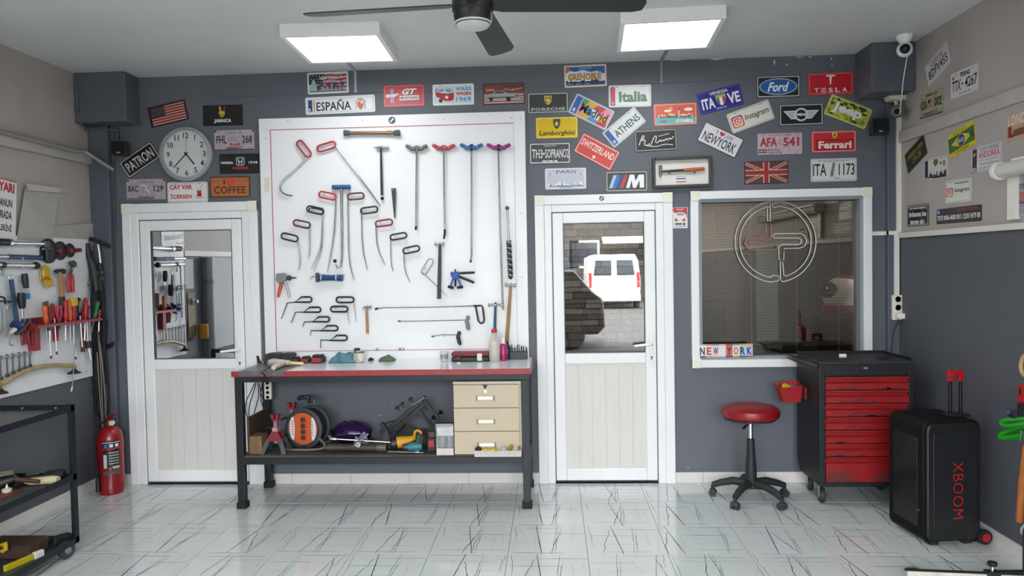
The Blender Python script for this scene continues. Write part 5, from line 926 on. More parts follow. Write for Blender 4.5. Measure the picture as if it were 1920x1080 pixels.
for k, m2 in ((0, mb), (pi, mb2)): m2.tube([bp(954 + 3.5 * i / n, 452 + 70 * i / n) + Vector((0.012 * math.cos(i * 0.72 + k), 0.012 * math.sin(i * 0.72 + k) - 0.006, 0)) for i in range(n + 1)], 0.009, 6)
ob('dark_strand', mb, M('#2a2b2e', 0.4), t, smooth=True); ob('light_strand', mb2, M('#8d8f92', 0.35, 0.6), t, smooth=True)
# long level rods at the lower right
c = bp(800, 578); t = thing('dent_rod', 'long level rod with drooping black loop grip', 'dent rod', (c.x, -0.0287, c.z), group=GRT); ob('rod', MB().tube([bp(*q) for q in ((704, 579.5), (720, 577), (800, 576), (890, 573.5))], [0.005, 0.0035, 0.0038, 0.0045], 8), RODM, t, smooth=True); ob('tip', MB().cyl(bp(703, 580), bp(709, 578), 0.007, n=8), BLACK_RUB, t); ob('grip', MB().tube([bp(*q) for q in ((888, 573.5), (903, 573), (905, 577), (908, 600), (906, 605), (901, 606), (897, 602), (892, 575))], 0.0068, 8, closed=True), BLKG, t, smooth=True); pegs(t, [(760, 577), (850, 575)])
def grip_rod(label, rod, gp, gm):
    c = bp(*rod[-1]); t = thing('dent_rod', label, 'dent rod', (c.x, -0.0287, c.z), group=GRT); ob('rod', MB().tube([bp(*q) for q in rod], 0.0034, 8), RODM, t, smooth=True); mb = MB()
    pts = [bp(*q) for q in gp]; k = len(pts); ob('pistol_grip', MB().tube(pts, [0.011, 0.015, 0.014, 0.0155, 0.014, 0.0155, 0.013, 0.010][:k], 10), gm, t, smooth=True); ob('tip', MB().cyl(bp(*rod[0]), bp(rod[0][0] + 5, rod[0][1] + 0.5), 0.006, n=8), DSTEEL, t); pegs(t, [(rod[0][0] * .5 + rod[-1][0] * .5, rod[0][1] * .5 + rod[-1][1] * .5 + 1)])
grip_rod('level rod with grey ribbed pistol grip', [(746, 602), (760, 602.5), (872, 600)], [(877, 592), (878, 596), (875.5, 600), (875.5, 604), (876.5, 608), (877, 612), (878, 616), (878, 619)], M('#85878a', 0.6, 0, 0.3, 80))
grip_rod('short level rod with dark pistol grip, lowest', [(809, 630.5), (830, 627.5), (857, 628)], [(861, 621), (861, 625), (859, 629), (859, 633), (860, 637), (861, 641), (862, 644), (863, 647)], M('#37383c', 0.6))
# rivet gun, blue sealant gun, blue lever puller
c = bp(535, 520); t = thing('rivet_gun', 'silver hand riveter with orange handle hanging at the left', 'rivet gun', (c.x, -0.0287, c.z))
ob('body', MB().prism([(521, 513), (536, 512), (541, 519), (534, 529), (524, 531), (520, 524)], lambda a, b: bp(a, b, -.015), (0, -0.04, 0)), M('#8b8e92', 0.35, 0.7), t, bevel=0.004); ob('nozzle', MB().lathe([(0.018, 0), (0.02, 0.01), (0.02, 0.022), (0.008, 0.026), (0.007, 0.05), (0.003, 0.068)], bp(539, 521), (1, 0, -0.02), 14), DSTEEL, t, smooth=True)
ob('orange_handle', MB().tube([bp(528, 529), bp(525, 541), bp(521, 557)], [0.012, 0.013, 0.010], 10), M('#d6532a', 0.45), t, smooth=True); ob('steel_handle', MB().tube([bp(534, 527), bp(539, 542), bp(543, 558)], [0.009, 0.009, 0.007], 8), M('#9a9da0', 0.35, 0.7), t, smooth=True); pegs(t, [(530, 530)])
c = bp(620, 521); t = thing('glue_puller', 'blue cylinder tool with steel hook hanging level', 'tool', (c.x, -0.0287, c.z))
ob('body', MB().lathe([(0.024, 0), (0.026, 0.008), (0.022, 0.05), (0.021, 0.09), (0.022, 0.13), (0.025, 0.165), (0.024, 0.18)], bp(598, 520.5), (1, 0, -0.03), 18), M('#1f3f78', 0.45), t, smooth=True); ob('end_block', MB().obox(bp(595, 520), (0.02, 0.04, 0.07)), M('#4a525a', 0.4, 0.5), t, bevel=0.004); ob('hook_rod', MB().tube([bp(*q) for q in ((592, 519), (586, 518), (583, 520), (582, 526))], 0.003, 6), STEEL, t, smooth=True)
for xx in (602, 630): ob('band', MB().cyl(bp(xx, 520.6), bp(xx + 2.5, 520.7), 0.0265, n=18), M('#aeb6c4', 0.4), t, smooth=True)
pegs(t, [(596, 514), (645, 516)])
c = bp(855, 520); t = thing('lever_puller', 'blue lifting clamp with two black levers and rubber feet', 'dent puller', (c.x, -0.0287, c.z)); BLU = M('#1f4aa0', 0.4)
ob('body', MB().prism([(845, 510), (861, 509), (863, 517), (858, 523), (853, 524), (847, 519)], lambda a, b: bp(a, b, -.014), (0, -0.036, 0)), BLU, t, bevel=0.004); ob('top_knob', MB().cyl(bp(853.5, 511), bp(853.5, 504.5), 0.006, n=10), DSTEEL, t)
for a, b in (((862, 512), (890, 511)), ((860, 518), (889, 530))): ob('lever', MB().tube([bp(*a), bp(a[0] + 4, a[1] + (b[1] - a[1]) * .15), bp(*b)], [0.006, 0.0095, 0.0095], 10), BLACK, t, smooth=True)
for a, b in (((850, 521), (845, 536)), ((858, 521), (864, 536))): ob('leg', MB().beam(bp(*a), bp(*b), 0.012, 0.016, side=(1, 0, 0)), BLU, t)
ob('spindle', MB().cyl(bp(854, 522), bp(853.5, 537), 0.007, n=10), BLACK, t)
for x in (845, 862.5): p = bp(x, 538.5); ob('foot', MB().obox(p, (0.042, 0.04, 0.018), Matrix.Rotation(0.3 if x < 850 else -0.1, 3, 'Y')), BLACK_RUB, t, bevel=0.003)
pegs(t, [(853, 520)])
# pins standing on the lower frame rail
for i, (x, c_) in enumerate(((705.5, '#2f7a78'), (709, '#2f7a78'), (748.5, '#5b6066'), (751.5, '#5b6066'), (757, '#5b6066'))):
    p = onY(x, 656, -0.03); tag(ob('pin', MB().lathe([(0.005, 0), (0.0055, 0.004), (0.0035, 0.008), (0.002, 0.02)], (p.x, -0.029, zb_), (0, 0, 1), 8), M(c_, 0.5), loc=(p.x, -0.029, zb_)), ('left teal pin of the two on the board ledge', 'right teal pin of the two on the board ledge', 'left grey pin of three on the board ledge', 'middle grey pin of three on the board ledge', 'right grey pin standing apart on the board ledge')[i], 'pin', 'pins on the board ledge')
# ------------------------------------------------------------------ workbench
YFb = -0.59; BT = 0.945; L0, L1 = -2.165, -0.163
wb = thing('workbench', 'steel workbench with white top and red edge', 'workbench', (-1.16, -0.3, 0))
FR = M('#20252a', 0.45, 0.3, 0.3, 6, bump=0.05, bscale=80)
ob('worktop', MB().box(L0 - 0.008, YFb, BT - 0.034, L1 + 0.012, -0.036, BT), M('#d9e0e2', 0.14, 0, 0.04, 3), wb)
REDE = M('#9a2f35', 0.4, 0, 0.2, 20)
ob('red_edging', MB().box(L0 - 0.012, YFb - 0.006, BT - 0.038, L1 + 0.016, YFb, BT - 0.001), REDE, wb); ob('red_edging', MB().box(L0 - 0.014, YFb - 0.006, BT - 0.038, L0 - 0.008, -0.05, BT - 0.001), REDE, wb); ob('red_edging', MB().box(L1 + 0.012, YFb, BT - 0.038, L1 + 0.018, -0.05, BT - 0.001), REDE, wb)
ob('front_rail', MB().box(L0, YFb + 0.006, BT - 0.078, L1, YFb + 0.05, BT - 0.038), FR, wb, bevel=0.002); ob('back_rail', MB().box(L0, -0.1, BT - 0.078, L1, -0.06, BT - 0.038), FR, wb)
for xx in (L0, L1 - 0.05): ob('side_rail', MB().box(xx, YFb + 0.05, BT - 0.078, xx + 0.05, -0.1, BT - 0.038), FR, wb); ob('shelf_side_rail', MB().box(xx, YFb + 0.056, 0.305, xx + 0.05, -0.1, 0.35), FR, wb)
for xx in (L0, L1 - 0.05):
    for yy in (YFb + 0.006, -0.11):
        lg = ob('leg', MB().box(xx, yy, 0.02, xx + 0.05, yy + 0.05, BT - 0.078), FR, wb, bevel=0.003); ob('foot', MB().box(xx - 0.008, yy - 0.008, 0.0, xx + 0.058, yy + 0.058, 0.045), BLACK_RUB, lg, bevel=0.004)
ob('shelf_front_rail', MB().box(L0 + 0.05, YFb + 0.006, 0.305, L1 - 0.05, YFb + 0.05, 0.35), FR, wb); SHB = M('#4b433c', 0.75, 0, 0.35, 7, stretch=(0.3, 2, 1))
n = 4
for k in range(n): yy = YFb + 0.01 + k * 0.125; ob('shelf_board', MB().box(L0 + 0.051, yy + 0.001, 0.351, L1 - 0.051, yy + 0.124, 0.366), SHB, wb)
SZ = 0.366                                            # top of the shelf boards
# metal mat with turned-down edge
mt = thing('metal_mat', 'dull grey metal sheet on the left end of the bench', 'metal sheet', (-2.0, -0.3, BT)); MTL = M('#6d7074', 0.35, 0.6, 0.25, 10)
ob('sheet', MB().box(-2.13, YFb - 0.008, BT, -1.80, -0.12, BT + 0.003), MTL, mt); ob('front_lip', MB().box(-2.13, YFb - 0.010, BT - 0.03, -1.815, YFb - 0.0065, BT + 0.003), MTL, mt)
T1 = BT + 0.0035
def bx_(px, py, z=BT): return onZ(px, py, z)
# batteries and chargers
def pack(name, label, cat, px0, px1, ytop, y, d, parts, group=None, zb=BT):
    a, b = onY(px0, 676, y).x, onY(px1, 676, y).x; h_ = onY((px0 + px1) / 2, ytop, y).z - zb; t = thing(name, label, cat, ((a + b) / 2, y + d / 2, zb), group=group); parts(t, a, b, y, y + d, zb, h_); return t
CHG = M('#2b2d30', 0.6)
def charger(t, a, b, y0, y1, z, h):
    ob('body', MB().prism([(y0, 0), (y1, 0), (y1, h), (y0 + 0.03, h), (y0, h * 0.5)], lambda q, r: (a, q, z + r), (b - a, 0, 0)), CHG, t, bevel=0.008); ob('vent_panel', MB().box(a + 0.02, y0 + 0.035, z + h, b - 0.02, y1 - 0.01, z + h + 0.002), M('#3a3d40', 0.6), t); ob('status_light', MB().box(a + 0.03, y0 - 0.002, z + h * 0.25, a + 0.06, y0 + 0.001, z + h * 0.45), M('#7a2a30', 0.4), t)
pack('battery_charger', 'black battery charger at the left end of the bench', 'charger', 494, 522, 664.5, -0.24, 0.13, charger, 'battery chargers'); pack('battery_charger', 'black battery charger next to the red batteries', 'charger', 523, 546, 664, -0.22, 0.12, charger, 'battery chargers')
def battery(t, a, b, y0, y1, z, h):
    ob('body', MB().box(a, y0, z, b, y1, z + h * 0.72), CHG, t, bevel=0.008); ob('clip_rail', MB().box(a + 0.01, y0 + 0.01, z + h * 0.72, b - 0.012, y1 - 0.01, z + h), M('#1b1c1e', 0.5), t, bevel=0.004); ob('red_face', MB().box(a + 0.008, y0 - 0.003, z + h * 0.12, b - 0.014, y0 + 0.002, z + h * 0.66), M('#a32a33', 0.4), t, bevel=0.002)
pack('tool_battery', 'small red and black tool battery, left of three', 'battery', 546, 560, 670, -0.22, 0.08, battery, 'tool batteries'); pack('tool_battery', 'low black tool battery in the middle of three', 'battery', 562, 579, 669, -0.22, 0.09, battery, 'tool batteries'); pack('tool_battery', 'tall red tool battery at the right of three', 'battery', 582, 605, 666, -0.23, 0.09, battery, 'tool batteries')
t = thing('upright_clip', 'small black upright clip at the left bench corner', 'clip', tuple(bx_(484, 682))); p = bx_(482, 681.5, T1); ob('clip', MB().prism([(0, 0), (0.03, 0), (0.012, 0.03), (0.006, 0.055), (-0.004, 0.055), (0, 0.02)], lambda a, b: (p.x + a, p.y, T1 + b), (0, 0.02, 0)), BLACK, t)
# hot glue gun with cable
p = onZ(520, 690, T1); t = thing('glue_gun', 'dirty white hot glue gun lying on the bench with glue stick', 'glue gun', (p.x, p.y, T1)); GG = M('#d3cfc8', 0.5, 0, 0.35, 18, col2='#a98f86')
q = lambda x, y, dz=0.0: onZ(x, y, T1) + Vector((0, 0, dz))
ob('barrel', MB().tube([q(503, 686, .02), q(512, 685, .024), q(532, 686, .022), q(545, 686, .02)], [0.02, 0.026, 0.022, 0.018], 10), GG, t, smooth=True); ob('handle', MB().tube([q(528, 688, .02), q(520, 691, .018), q(513, 694, .017)], [0.022, 0.02, 0.017], 10), GG, t, smooth=True); ob('glue_stick', MB().cyl(q(545, 686, .02), q(569, 685, .012), 0.011, n=12), M('#d9cf9a', 0.35), t, smooth=True)
ob('cable', MB().tube(smoothpts([q(513, 693, .012), q(504, 692, .01), q(495, 696, .006), q(488, 700.5, .004), (q(486, 700, 0).x, YFb - 0.02, BT - 0.02), (q(480, 700, 0).x - .01, YFb - 0.022, BT - 0.09), (q(478, 700, 0).x - .01, YFb + 0.03, BT - 0.17)]), 0.004), BLACK, t)
# cloths
def cloth(name, label, x0, x1, yc, dy, h, col, seed, z=BT):
    r = random.Random(seed); nx, ny = 18, 10; mb = MB(); vs_ = []; cx = (x0 + x1) / 2
    ph = [r.uniform(0, 6) for _ in range(8)]
    for j in range(ny):
        for i in range(nx):
            u, v = i / (nx - 1), j / (ny - 1); e = max(0.0, math.sin(pi * u) * math.sin(pi * v)) ** 0.45
            f = 0.68 + 0.30 * math.sin(u * 9 + ph[0] + 2.5 * math.sin(v * 4 + ph[1])) * math.cos(v * 6 + ph[2]) + 0.07 * math.sin(u * 17 + v * 9 + ph[3])
            sh = (1 + 0.10 * math.sin(7 * u + ph[5]) * math.cos(5 * v)); vs_.append((cx + (u - 0.5) * (x1 - x0) * sh, yc + (v - 0.5) * dy * (1 + 0.15 * math.sin(6 * u + ph[4])), z + 0.002 + h * e * max(0.12, f)))
    mb.add(vs_, [(j * nx + i, j * nx + i + 1, (j + 1) * nx + i + 1, (j + 1) * nx + i) for j in range(ny - 1) for i in range(nx - 1)])
    c = (cx, yc, z); o = ob(name, mb, M(col, 0.9, 0, 0.2, 30, bump=0.3, bscale=200), None, smooth=True, loc=c, recalc=False); m = o.modifiers.new('thickness', 'SOLIDIFY'); m.thickness = 0.003; m.offset = 1; return tag(o, label, 'cloth')
cloth('cloth', 'crumpled blue cloth beside the paint tin', bx_(618, 680).x, bx_(665, 680).x, -0.15, 0.15, 0.085, '#5a8794', 3); cloth('cloth', 'small olive green rag on the bench', bx_(709, 678).x, bx_(738, 678).x, -0.13, 0.09, 0.045, '#5f6d58', 5); cloth('rubber_scrap', 'tiny black rubber scrap beside the paint tin', bx_(688, 678).x, bx_(697, 678).x, -0.11, 0.03, 0.022, '#1e1f22', 9)
# paint tin
p = onZ(673, 679, BT); t = thing('paint_tin', 'small silver paint tin with white label and dark cap', 'tin', (p.x, p.y, BT)); r_ = 0.037
ob('body', MB().lathe([(r_ * .95, 0), (r_, 0.004), (r_, 0.075), (r_ * 1.04, 0.079), (r_ * 1.04, 0.086), (r_ * .8, 0.087)], (p.x, p.y, BT), (0, 0, 1), 28), STEEL, t, smooth=True); ob('label', MB().lathe([(r_ * 1.012, 0.008), (r_ * 1.012, 0.068)], (p.x, p.y, BT), (0, 0, 1), 28), M('#d9d4c2', 0.5), t, smooth=True)
for i in range(4): ob('label_print', MB().box(p.x - 0.02, p.y - r_ * 1.03, BT + 0.016 + i * 0.013, p.x + 0.014 - 0.004 * i, p.y - r_ * 0.92, BT + 0.02 + i * 0.013), M('#6a6a60', 0.5), t)
ob('cap', MB().cyl((p.x - 0.012, p.y, BT + 0.084), (p.x - 0.012, p.y, BT + 0.102), 0.022, n=18), BLACK, t, smooth=True); ob('grime', MB().lathe([(r_ * 1.02, 0.068), (r_ * 1.02, 0.075)], (p.x, p.y, BT), (0, 0, 1), 28), M('#3a3d40', 0.6), t, smooth=True)
# plastic cup, red case
CLR = M('#dfe3e4', 0.15, 0, alpha=0.55)
p = onZ(833, 678, BT); t = thing('plastic_cup', 'small clear plastic cup with printed lines', 'cup', (p.x, p.y, BT)); ob('body', MB().lathe([(0.024, 0), (0.026, 0.002), (0.032, 0.074), (0.034, 0.076), (0.031, 0.076), (0.025, 0.004)], (p.x, p.y, BT), (0, 0, 1), 24), CLR, t, smooth=True); ob('print', MB().lathe([(0.0275, 0.02), (0.0305, 0.055)], (p.x, p.y, BT), (0, 0, 1), 24), M('#a9a7a4', 0.5, 0, 0.5, 60), t, smooth=True)
p0, p1 = onZ(846, 679, BT), onZ(917, 678.5, BT); t = thing('tool_case', 'long red and black plastic tool case', 'case', ((p0.x + p1.x) / 2, p0.y, BT)); ob('base', MB().box(p0.x, p0.y, BT, p1.x, p0.y + 0.11, BT + 0.035), M('#232427', 0.5), t, bevel=0.012)
ob('lid', MB().box(p0.x, p0.y, BT + 0.036, p1.x, p0.y + 0.11, BT + 0.07), M('#7d2a30', 0.5, 0, 0.2), t, bevel=0.014)
for i in range(7): xx = p0.x + 0.03 + i * 0.034; ob('rib', MB().box(xx, p0.y - 0.003, BT + 0.04, xx + 0.016, p0.y + 0.004, BT + 0.062), M('#6a2229', 0.5), t, bevel=0.002)
ob('latch', MB().box(p0.x + 0.035, p0.y - 0.006, BT + 0.012, p0.x + 0.07, p0.y, BT + 0.04), BLACK, t, bevel=0.003); ob('sticker', MB().box(p1.x - 0.085, p0.y - 0.005, BT + 0.008, p1.x - 0.05, p0.y - 0.0032, BT + 0.06), M('#dcd8cc', 0.6), t)
tag(ob('bottle_cap', MB().cyl(onZ(860, 681, BT), onZ(860, 681, BT) + Vector((0, 0, 0.008)), 0.013, n=14), M('#d8d4c6', 0.5), loc=onZ(860, 681, BT)), 'small cream cap lying before the red case', 'cap')
# bottles
p = onZ(928, 677, BT) ; p.y -= 0.02; t = thing('plastic_bottle', 'clear plastic bottle with red cap', 'bottle', (p.x, p.y, BT)); ob('body', MB().lathe([(0.036, 0), (0.039, 0.005), (0.039, 0.1), (0.036, 0.14), (0.026, 0.18), (0.016, 0.207), (0.015, 0.22)], (p.x, p.y, BT), (0, 0, 1), 28), M('#d9d3c6', 0.12, 0, alpha=0.5), t, smooth=True)
ob('cap', MB().lathe([(0.02, 0.207), (0.021, 0.21), (0.02, 0.232), (0.012, 0.234)], (p.x, p.y, BT), (0, 0, 1), 20), M('#b8323a', 0.4), t, smooth=True); ob('liquid', MB().lathe([(0.034, 0.003), (0.0375, 0.006), (0.0375, 0.035), (0.001, 0.035)], (p.x, p.y, BT), (0, 0, 1), 24), M('#cfc6b0', 0.2, alpha=0.6), t, smooth=True)
p = onZ(944, 676, BT); t = thing('spray_bottle', 'pink bottle with white cap behind the clear bottle', 'bottle', (p.x, p.y, BT)); ob('body', MB().lathe([(0.026, 0), (0.03, 0.006), (0.031, 0.05), (0.026, 0.075), (0.026, 0.11), (0.012, 0.125)], (p.x, p.y, BT), (0, 0, 1), 24), M('#b3336f', 0.3), t, smooth=True); ob('cap', MB().lathe([(0.014, 0.122), (0.015, 0.16), (0.008, 0.162)], (p.x, p.y, BT), (0, 0, 1), 16), WHITE_PVC, t, smooth=True); ob('label', MB().lathe([(0.0312, 0.012), (0.0316, 0.046)], (p.x, p.y, BT), (0, 0, 1), 24), M('#8d1f52', 0.4), t, smooth=True)
p = onZ(952, 674, BT); t = thing('dark_bottle', 'dark blue bottle beside the drill bits', 'bottle', (p.x, p.y, BT)); ob('body', MB().lathe([(0.02, 0), (0.022, 0.005), (0.022, 0.08), (0.009, 0.11)], (p.x, p.y, BT), (0, 0, 1), 20), M('#1d2238', 0.3), t, smooth=True); ob('cap', MB().cyl((p.x, p.y, BT + 0.11), (p.x, p.y, BT + 0.13), 0.009, n=12), BLACK, t)
# drill bit block
p0, p1 = onZ(954, 674, BT), onZ(989, 674, BT); t = thing('bit_holder', 'grey block full of upright drill bits at the right bench end', 'bit holder', ((p0.x + p1.x) / 2, p0.y, BT)); ob('block', MB().box(p0.x, p0.y - 0.01, BT, p1.x, p0.y + 0.06, BT + 0.055), M('#4b4d50', 0.7), t, bevel=0.004); rb = random.Random(4)
for i in range(16): xx = p0.x + 0.008 + (i % 8) * (p1.x - p0.x - 0.016) / 7; yy = p0.y + 0.01 + (i // 8) * 0.03; h_ = rb.uniform(0.02, 0.055); ob('bit', MB().cyl((xx, yy, BT + 0.05), (xx + rb.uniform(-.006, .006), yy, BT + 0.055 + h_), 0.004, 0.0025, 6), M('#3c3a36', 0.4, 0.6), t)
# ------------------------------------------------------------------ things on the shelf under the bench
def sh(px, py): return onZ(px, py, SZ)
zt = onY(456, 783, -.53).z
t = thing('brown_panel', 'dark brown board standing along the left end of the shelf', 'board', (L0 + 0.07, -0.3, SZ)); ob('board', MB().box(L0 + 0.056, -0.53, SZ, L0 + 0.072, -0.13, zt), M('#4a3a2f', 0.7, 0, 0.3, 8), t)
a = sh(461, 857); b = sh(487, 857); tag(ob('wooden_block', MB().box(a.x, -0.555, SZ, b.x - .012, -0.43, onY(475, 818, -.55).z), M('#7a5f42', 0.75, 0, 0.45, 12, stretch=(3, 3, 0.5), bump=0.5, bscale=40), loc=(a.x, -0.5, SZ), bevel=0.006), 'rough sawn wooden block beside the jack stand', 'wood block')
def jack_stand(x, y, h, label, s=1.0, up=1.0):
    t = thing('jack_stand', label, 'jack stand', (x, y, SZ), group='red jack stands under the bench'); GM = M('#4b5157', 0.45, 0.3); RM = M('#7a1c26', 0.45)
    w0, w1, hz = 0.085 * s, 0.028 * s, 0.17 * s
    for sx in (-1, 1):
        for sy in (-1, 1): ob('leg', MB().beam((x + sx * w0, y + sy * w0 * 0.9, SZ), (x + sx * 0.045 * s, y + sy * 0.04 * s, SZ + hz * 0.6), 0.032 * s, 0.006, side=(1, 0, 0)), GM, t)
    for sy in (-1, 1): ob('side_plate', MB().add([(x - 0.062 * s, y + sy * 0.05 * s, SZ + hz * 0.56), (x + 0.062 * s, y + sy * 0.05 * s, SZ + hz * 0.56), (x + w1 * .6, y + sy * 0.022 * s, SZ + hz), (x - w1 * .6, y + sy * 0.022 * s, SZ + hz)] + [(x - 0.062 * s, y + sy * 0.046 * s, SZ + hz * 0.56), (x + 0.062 * s, y + sy * 0.046 * s, SZ + hz * 0.56), (x + w1 * .6, y + sy * 0.018 * s, SZ + hz), (x - w1 * .6, y + sy * 0.018 * s, SZ + hz)], [(0, 1, 2, 3), (7, 6, 5, 4), (0, 1, 5, 4), (1, 2, 6, 5), (2, 3, 7, 6), (3, 0, 4, 7)]), RM, t)
    ob('collar', MB().box(x - 0.02 * s, y - 0.025 * s, SZ + hz * 0.9, x + 0.02 * s, y + 0.025 * s, SZ + hz * 1.12), M('#b58a8e', 0.5), t); col = MB().box(x - 0.013 * s, y - 0.013 * s, SZ + hz * 0.4, x + 0.013 * s, y + 0.013 * s, SZ + h)
    ob('column', col, M('#8d6a6e', 0.45), t)
    for i in range(5): ob('tooth', MB().box(x + 0.013 * s, y - 0.008, SZ + h * (0.62 + i * 0.06), x + 0.02 * s, y + 0.008, SZ + h * (0.65 + i * 0.06)), RM, t)
    for sx in (-1, 1): ob('saddle_prong', MB().prism([(0, 0), (0.02 * s * sx, 0), (0.034 * s * sx, 0.045 * s), (0.012 * s * sx, 0.045 * s)], lambda p, q: (x + p, y - 0.022 * s, SZ + h + q), (0, 0.044 * s, 0)), M('#8a1620', 0.4), t)
    ob('ratchet_lever', MB().tube([(x - 0.02 * s, y, SZ + hz * 1.05), (x - 0.06 * s, y, SZ + hz * 1.12), (x - 0.085 * s, y, SZ + hz * 1.0)], 0.007), BLACK, t, smooth=True)
    return t
p = sh(511, 853); jack_stand(p.x, -0.49, onY(514, 788, -.49).z - SZ, 'red and grey jack stand in front of the brown board', 0.92)
p = onY(548, 790, -.2); jack_stand(p.x, -0.2, onY(550, 766, -.2).z - SZ, 'red jack stand standing behind the cable reel', 0.95)
# cable reel
c = onY(570, 803, -.42); t = thing('cable_reel', 'cable reel drum with orange socket plate and steel frame', 'cable reel', (c.x, -0.36, SZ)); R_ = 38 * _mpp(c); ax = Vector((-0.2, -1, 0.0)).normalized(); u = Vector((0, 0, 1)); sdv = u.cross(ax).normalized() * -1
DR = M('#33373b', 0.55); ORG_ = M('#c2592c', 0.45)
def rl(a, b, d): return c + sdv * a + u * b + ax * d
ob('front_flange', MB().lathe([(R_ * 0.9, -0.014), (R_, -0.008), (R_, 0.006), (R_ * 0.86, 0.012), (R_ * 0.80, 0.008), (0.001, 0.008)], c, ax, 44), DR, t, smooth=True); ob('back_flange', MB().lathe([(R_ * 0.5, -0.135), (R_ * 0.96, -0.13), (R_, -0.12), (R_, -0.108), (R_ * 0.9, -0.104)], c, ax, 40), DR, t, smooth=True)
ob('cable_winding', MB().lathe([(R_ * 0.55, -0.108)] + [(R_ * (0.86 + 0.03 * (i % 2)), -0.104 + i * 0.0088) for i in range(11)] + [(R_ * 0.55, -0.012)], c, ax, 32), BLACK_RUB, t, smooth=True)
op = ob('socket_plate', MB().cyl(c + ax * 0.008, c + ax * 0.016, R_ * 0.78, n=40), ORG_, t)
for i in range(4):
    q = rl(-0.004, 0.062 - i * 0.041, 0.016); ob('socket_box', MB().obox(q + ax * 0.001, (0.044, 0.004, 0.039), Matrix((sdv, -ax, u)).transposed()), M('#b04e26', 0.45), op); ob('socket', MB().lathe([(0.017, 0), (0.017, 0.004), (0.013, 0.004), (0.012, 0.001), (0.001, 0.001)], q + ax * 0.003, ax, 18), M('#43302a', 0.5), op, smooth=True)
for sx in (-1, 1):
    pts = [(sx * 0.075 + sx * 0.028 * math.cos(a_), 0.082 * math.sin(a_)) for a_ in [-pi / 2 + pi * i / 10 for i in range(11)]] + [(sx * 0.075 - sx * 0.012 * math.cos(a_), 0.082 * math.sin(a_)) for a_ in [pi / 2 - pi * i / 6 for i in range(1, 6)]]
    ob('label', MB().add([tuple(rl(p_, q_, 0.0168)) for p_, q_ in pts], [tuple(range(len(pts)))]), M('#d8d4d0', 0.5), op, recalc=False)
    for i in range(6): ob('label_text', MB().beam(rl(sx * 0.075 + 0.004, -0.045 + i * 0.018, 0.0172), rl(sx * 0.075 + 0.004, -0.037 + i * 0.018, 0.0172), 0.014, 0.0004, side=sdv), M('#7d7a80', 0.5), op)
FRT = M('#8b8d8c', 0.35, 0.8); fy_, by_ = c.y - 0.03, c.y + 0.17
xl, xr_ = c.x - 0.13, c.x + 0.15
ob('frame_tube', MB().tube(smoothpts([(xr_ - .04, c.y - .02, SZ + 0.085), (xr_ + 0.02, c.y - 0.05, SZ + 0.04), (xr_ - 0.01, c.y - 0.06, SZ + 0.011), (xl, c.y - 0.06, SZ + 0.011), (xl + 0.005, c.y - 0.02, SZ + 0.011), (xl + 0.04, c.y + 0.16, SZ + 0.011), (xr_ + 0.04, c.y + 0.16, SZ + 0.011), (c.x + .05, c.y + 0.17, SZ + 0.1), (c.x + 0.02, c.y + 0.17, c.z + R_ + 0.03), (c.x + 0.015, c.y + 0.14, c.z + R_ + 0.07)], 2), 0.010, 8), FRT, t, smooth=True)
hp = onY(570, 748, c.y + .13); ob('handle', MB().tube([(hp.x + 0.035, hp.y, hp.z - 0.03), (hp.x + 0.035, hp.y, hp.z + 0.015), (hp.x - 0.03, hp.y, hp.z + 0.01), (hp.x - 0.045, hp.y, hp.z - 0.005)], [0.013, 0.017, 0.017, 0.011], 10), M('#1d2436', 0.5), t, smooth=True)
ob('crank_knob', MB().cyl(rl(0.0, -R_ * 0.9, 0.006), rl(0.0, -R_ * 0.9, 0.02), 0.011, n=12), M('#1b2230', 0.5), t)
# purple bag and rags
bx0, bx1 = sh(614, 838).x, onY(692, 830, -.3).x; mb = MB(); rb = random.Random(31); mb.ball(((bx0 + bx1) / 2, -0.22, SZ + 0.075), ((bx1 - bx0) / 2, 0.11, 0.08), 26, 14)
for v_ in mb.v: q = v_ - Vector(((bx0 + bx1) / 2, -0.22, SZ + 0.075)); k_ = 1 + 0.09 * math.sin(q.x * 55 + q.z * 70) * math.cos(q.y * 60 + q.x * 20) + 0.05 * math.sin(q.x * 120 + q.y * 90); v_.x = (bx0 + bx1) / 2 + q.x * k_; v_.y = -0.22 + q.y * k_; v_.z = max(SZ + 0.002, SZ + 0.075 + q.z * k_)
o = tag(ob('plastic_bag', mb, M('#2c1340', 0.2, 0, 0.3, 14, col2='#8a7a34', contrast=(0.30, 0.38)), smooth=True, loc=((bx0 + bx1) / 2, -0.22, SZ)), 'shiny purple plastic bag with yellow print behind the reel', 'bag')
cloth('grey_rag', 'grey rag heap under the black frame', sh(688, 846).x, sh(736, 846).x, -0.34, 0.16, 0.12, '#4b4e54', 15, SZ); cloth('blue_paper', 'folded pale blue paper lying before the purple bag', sh(656, 846).x, sh(684, 846).x, -0.36, 0.1, 0.12, '#8d97a6', 17, SZ); cloth('grey_sack', 'dark grey sack lying under the puller frame', onY(735, 830, -.2).x, onY(812, 830, -.2).x, -0.2, 0.2, 0.13, '#3b3d40', 19, SZ)
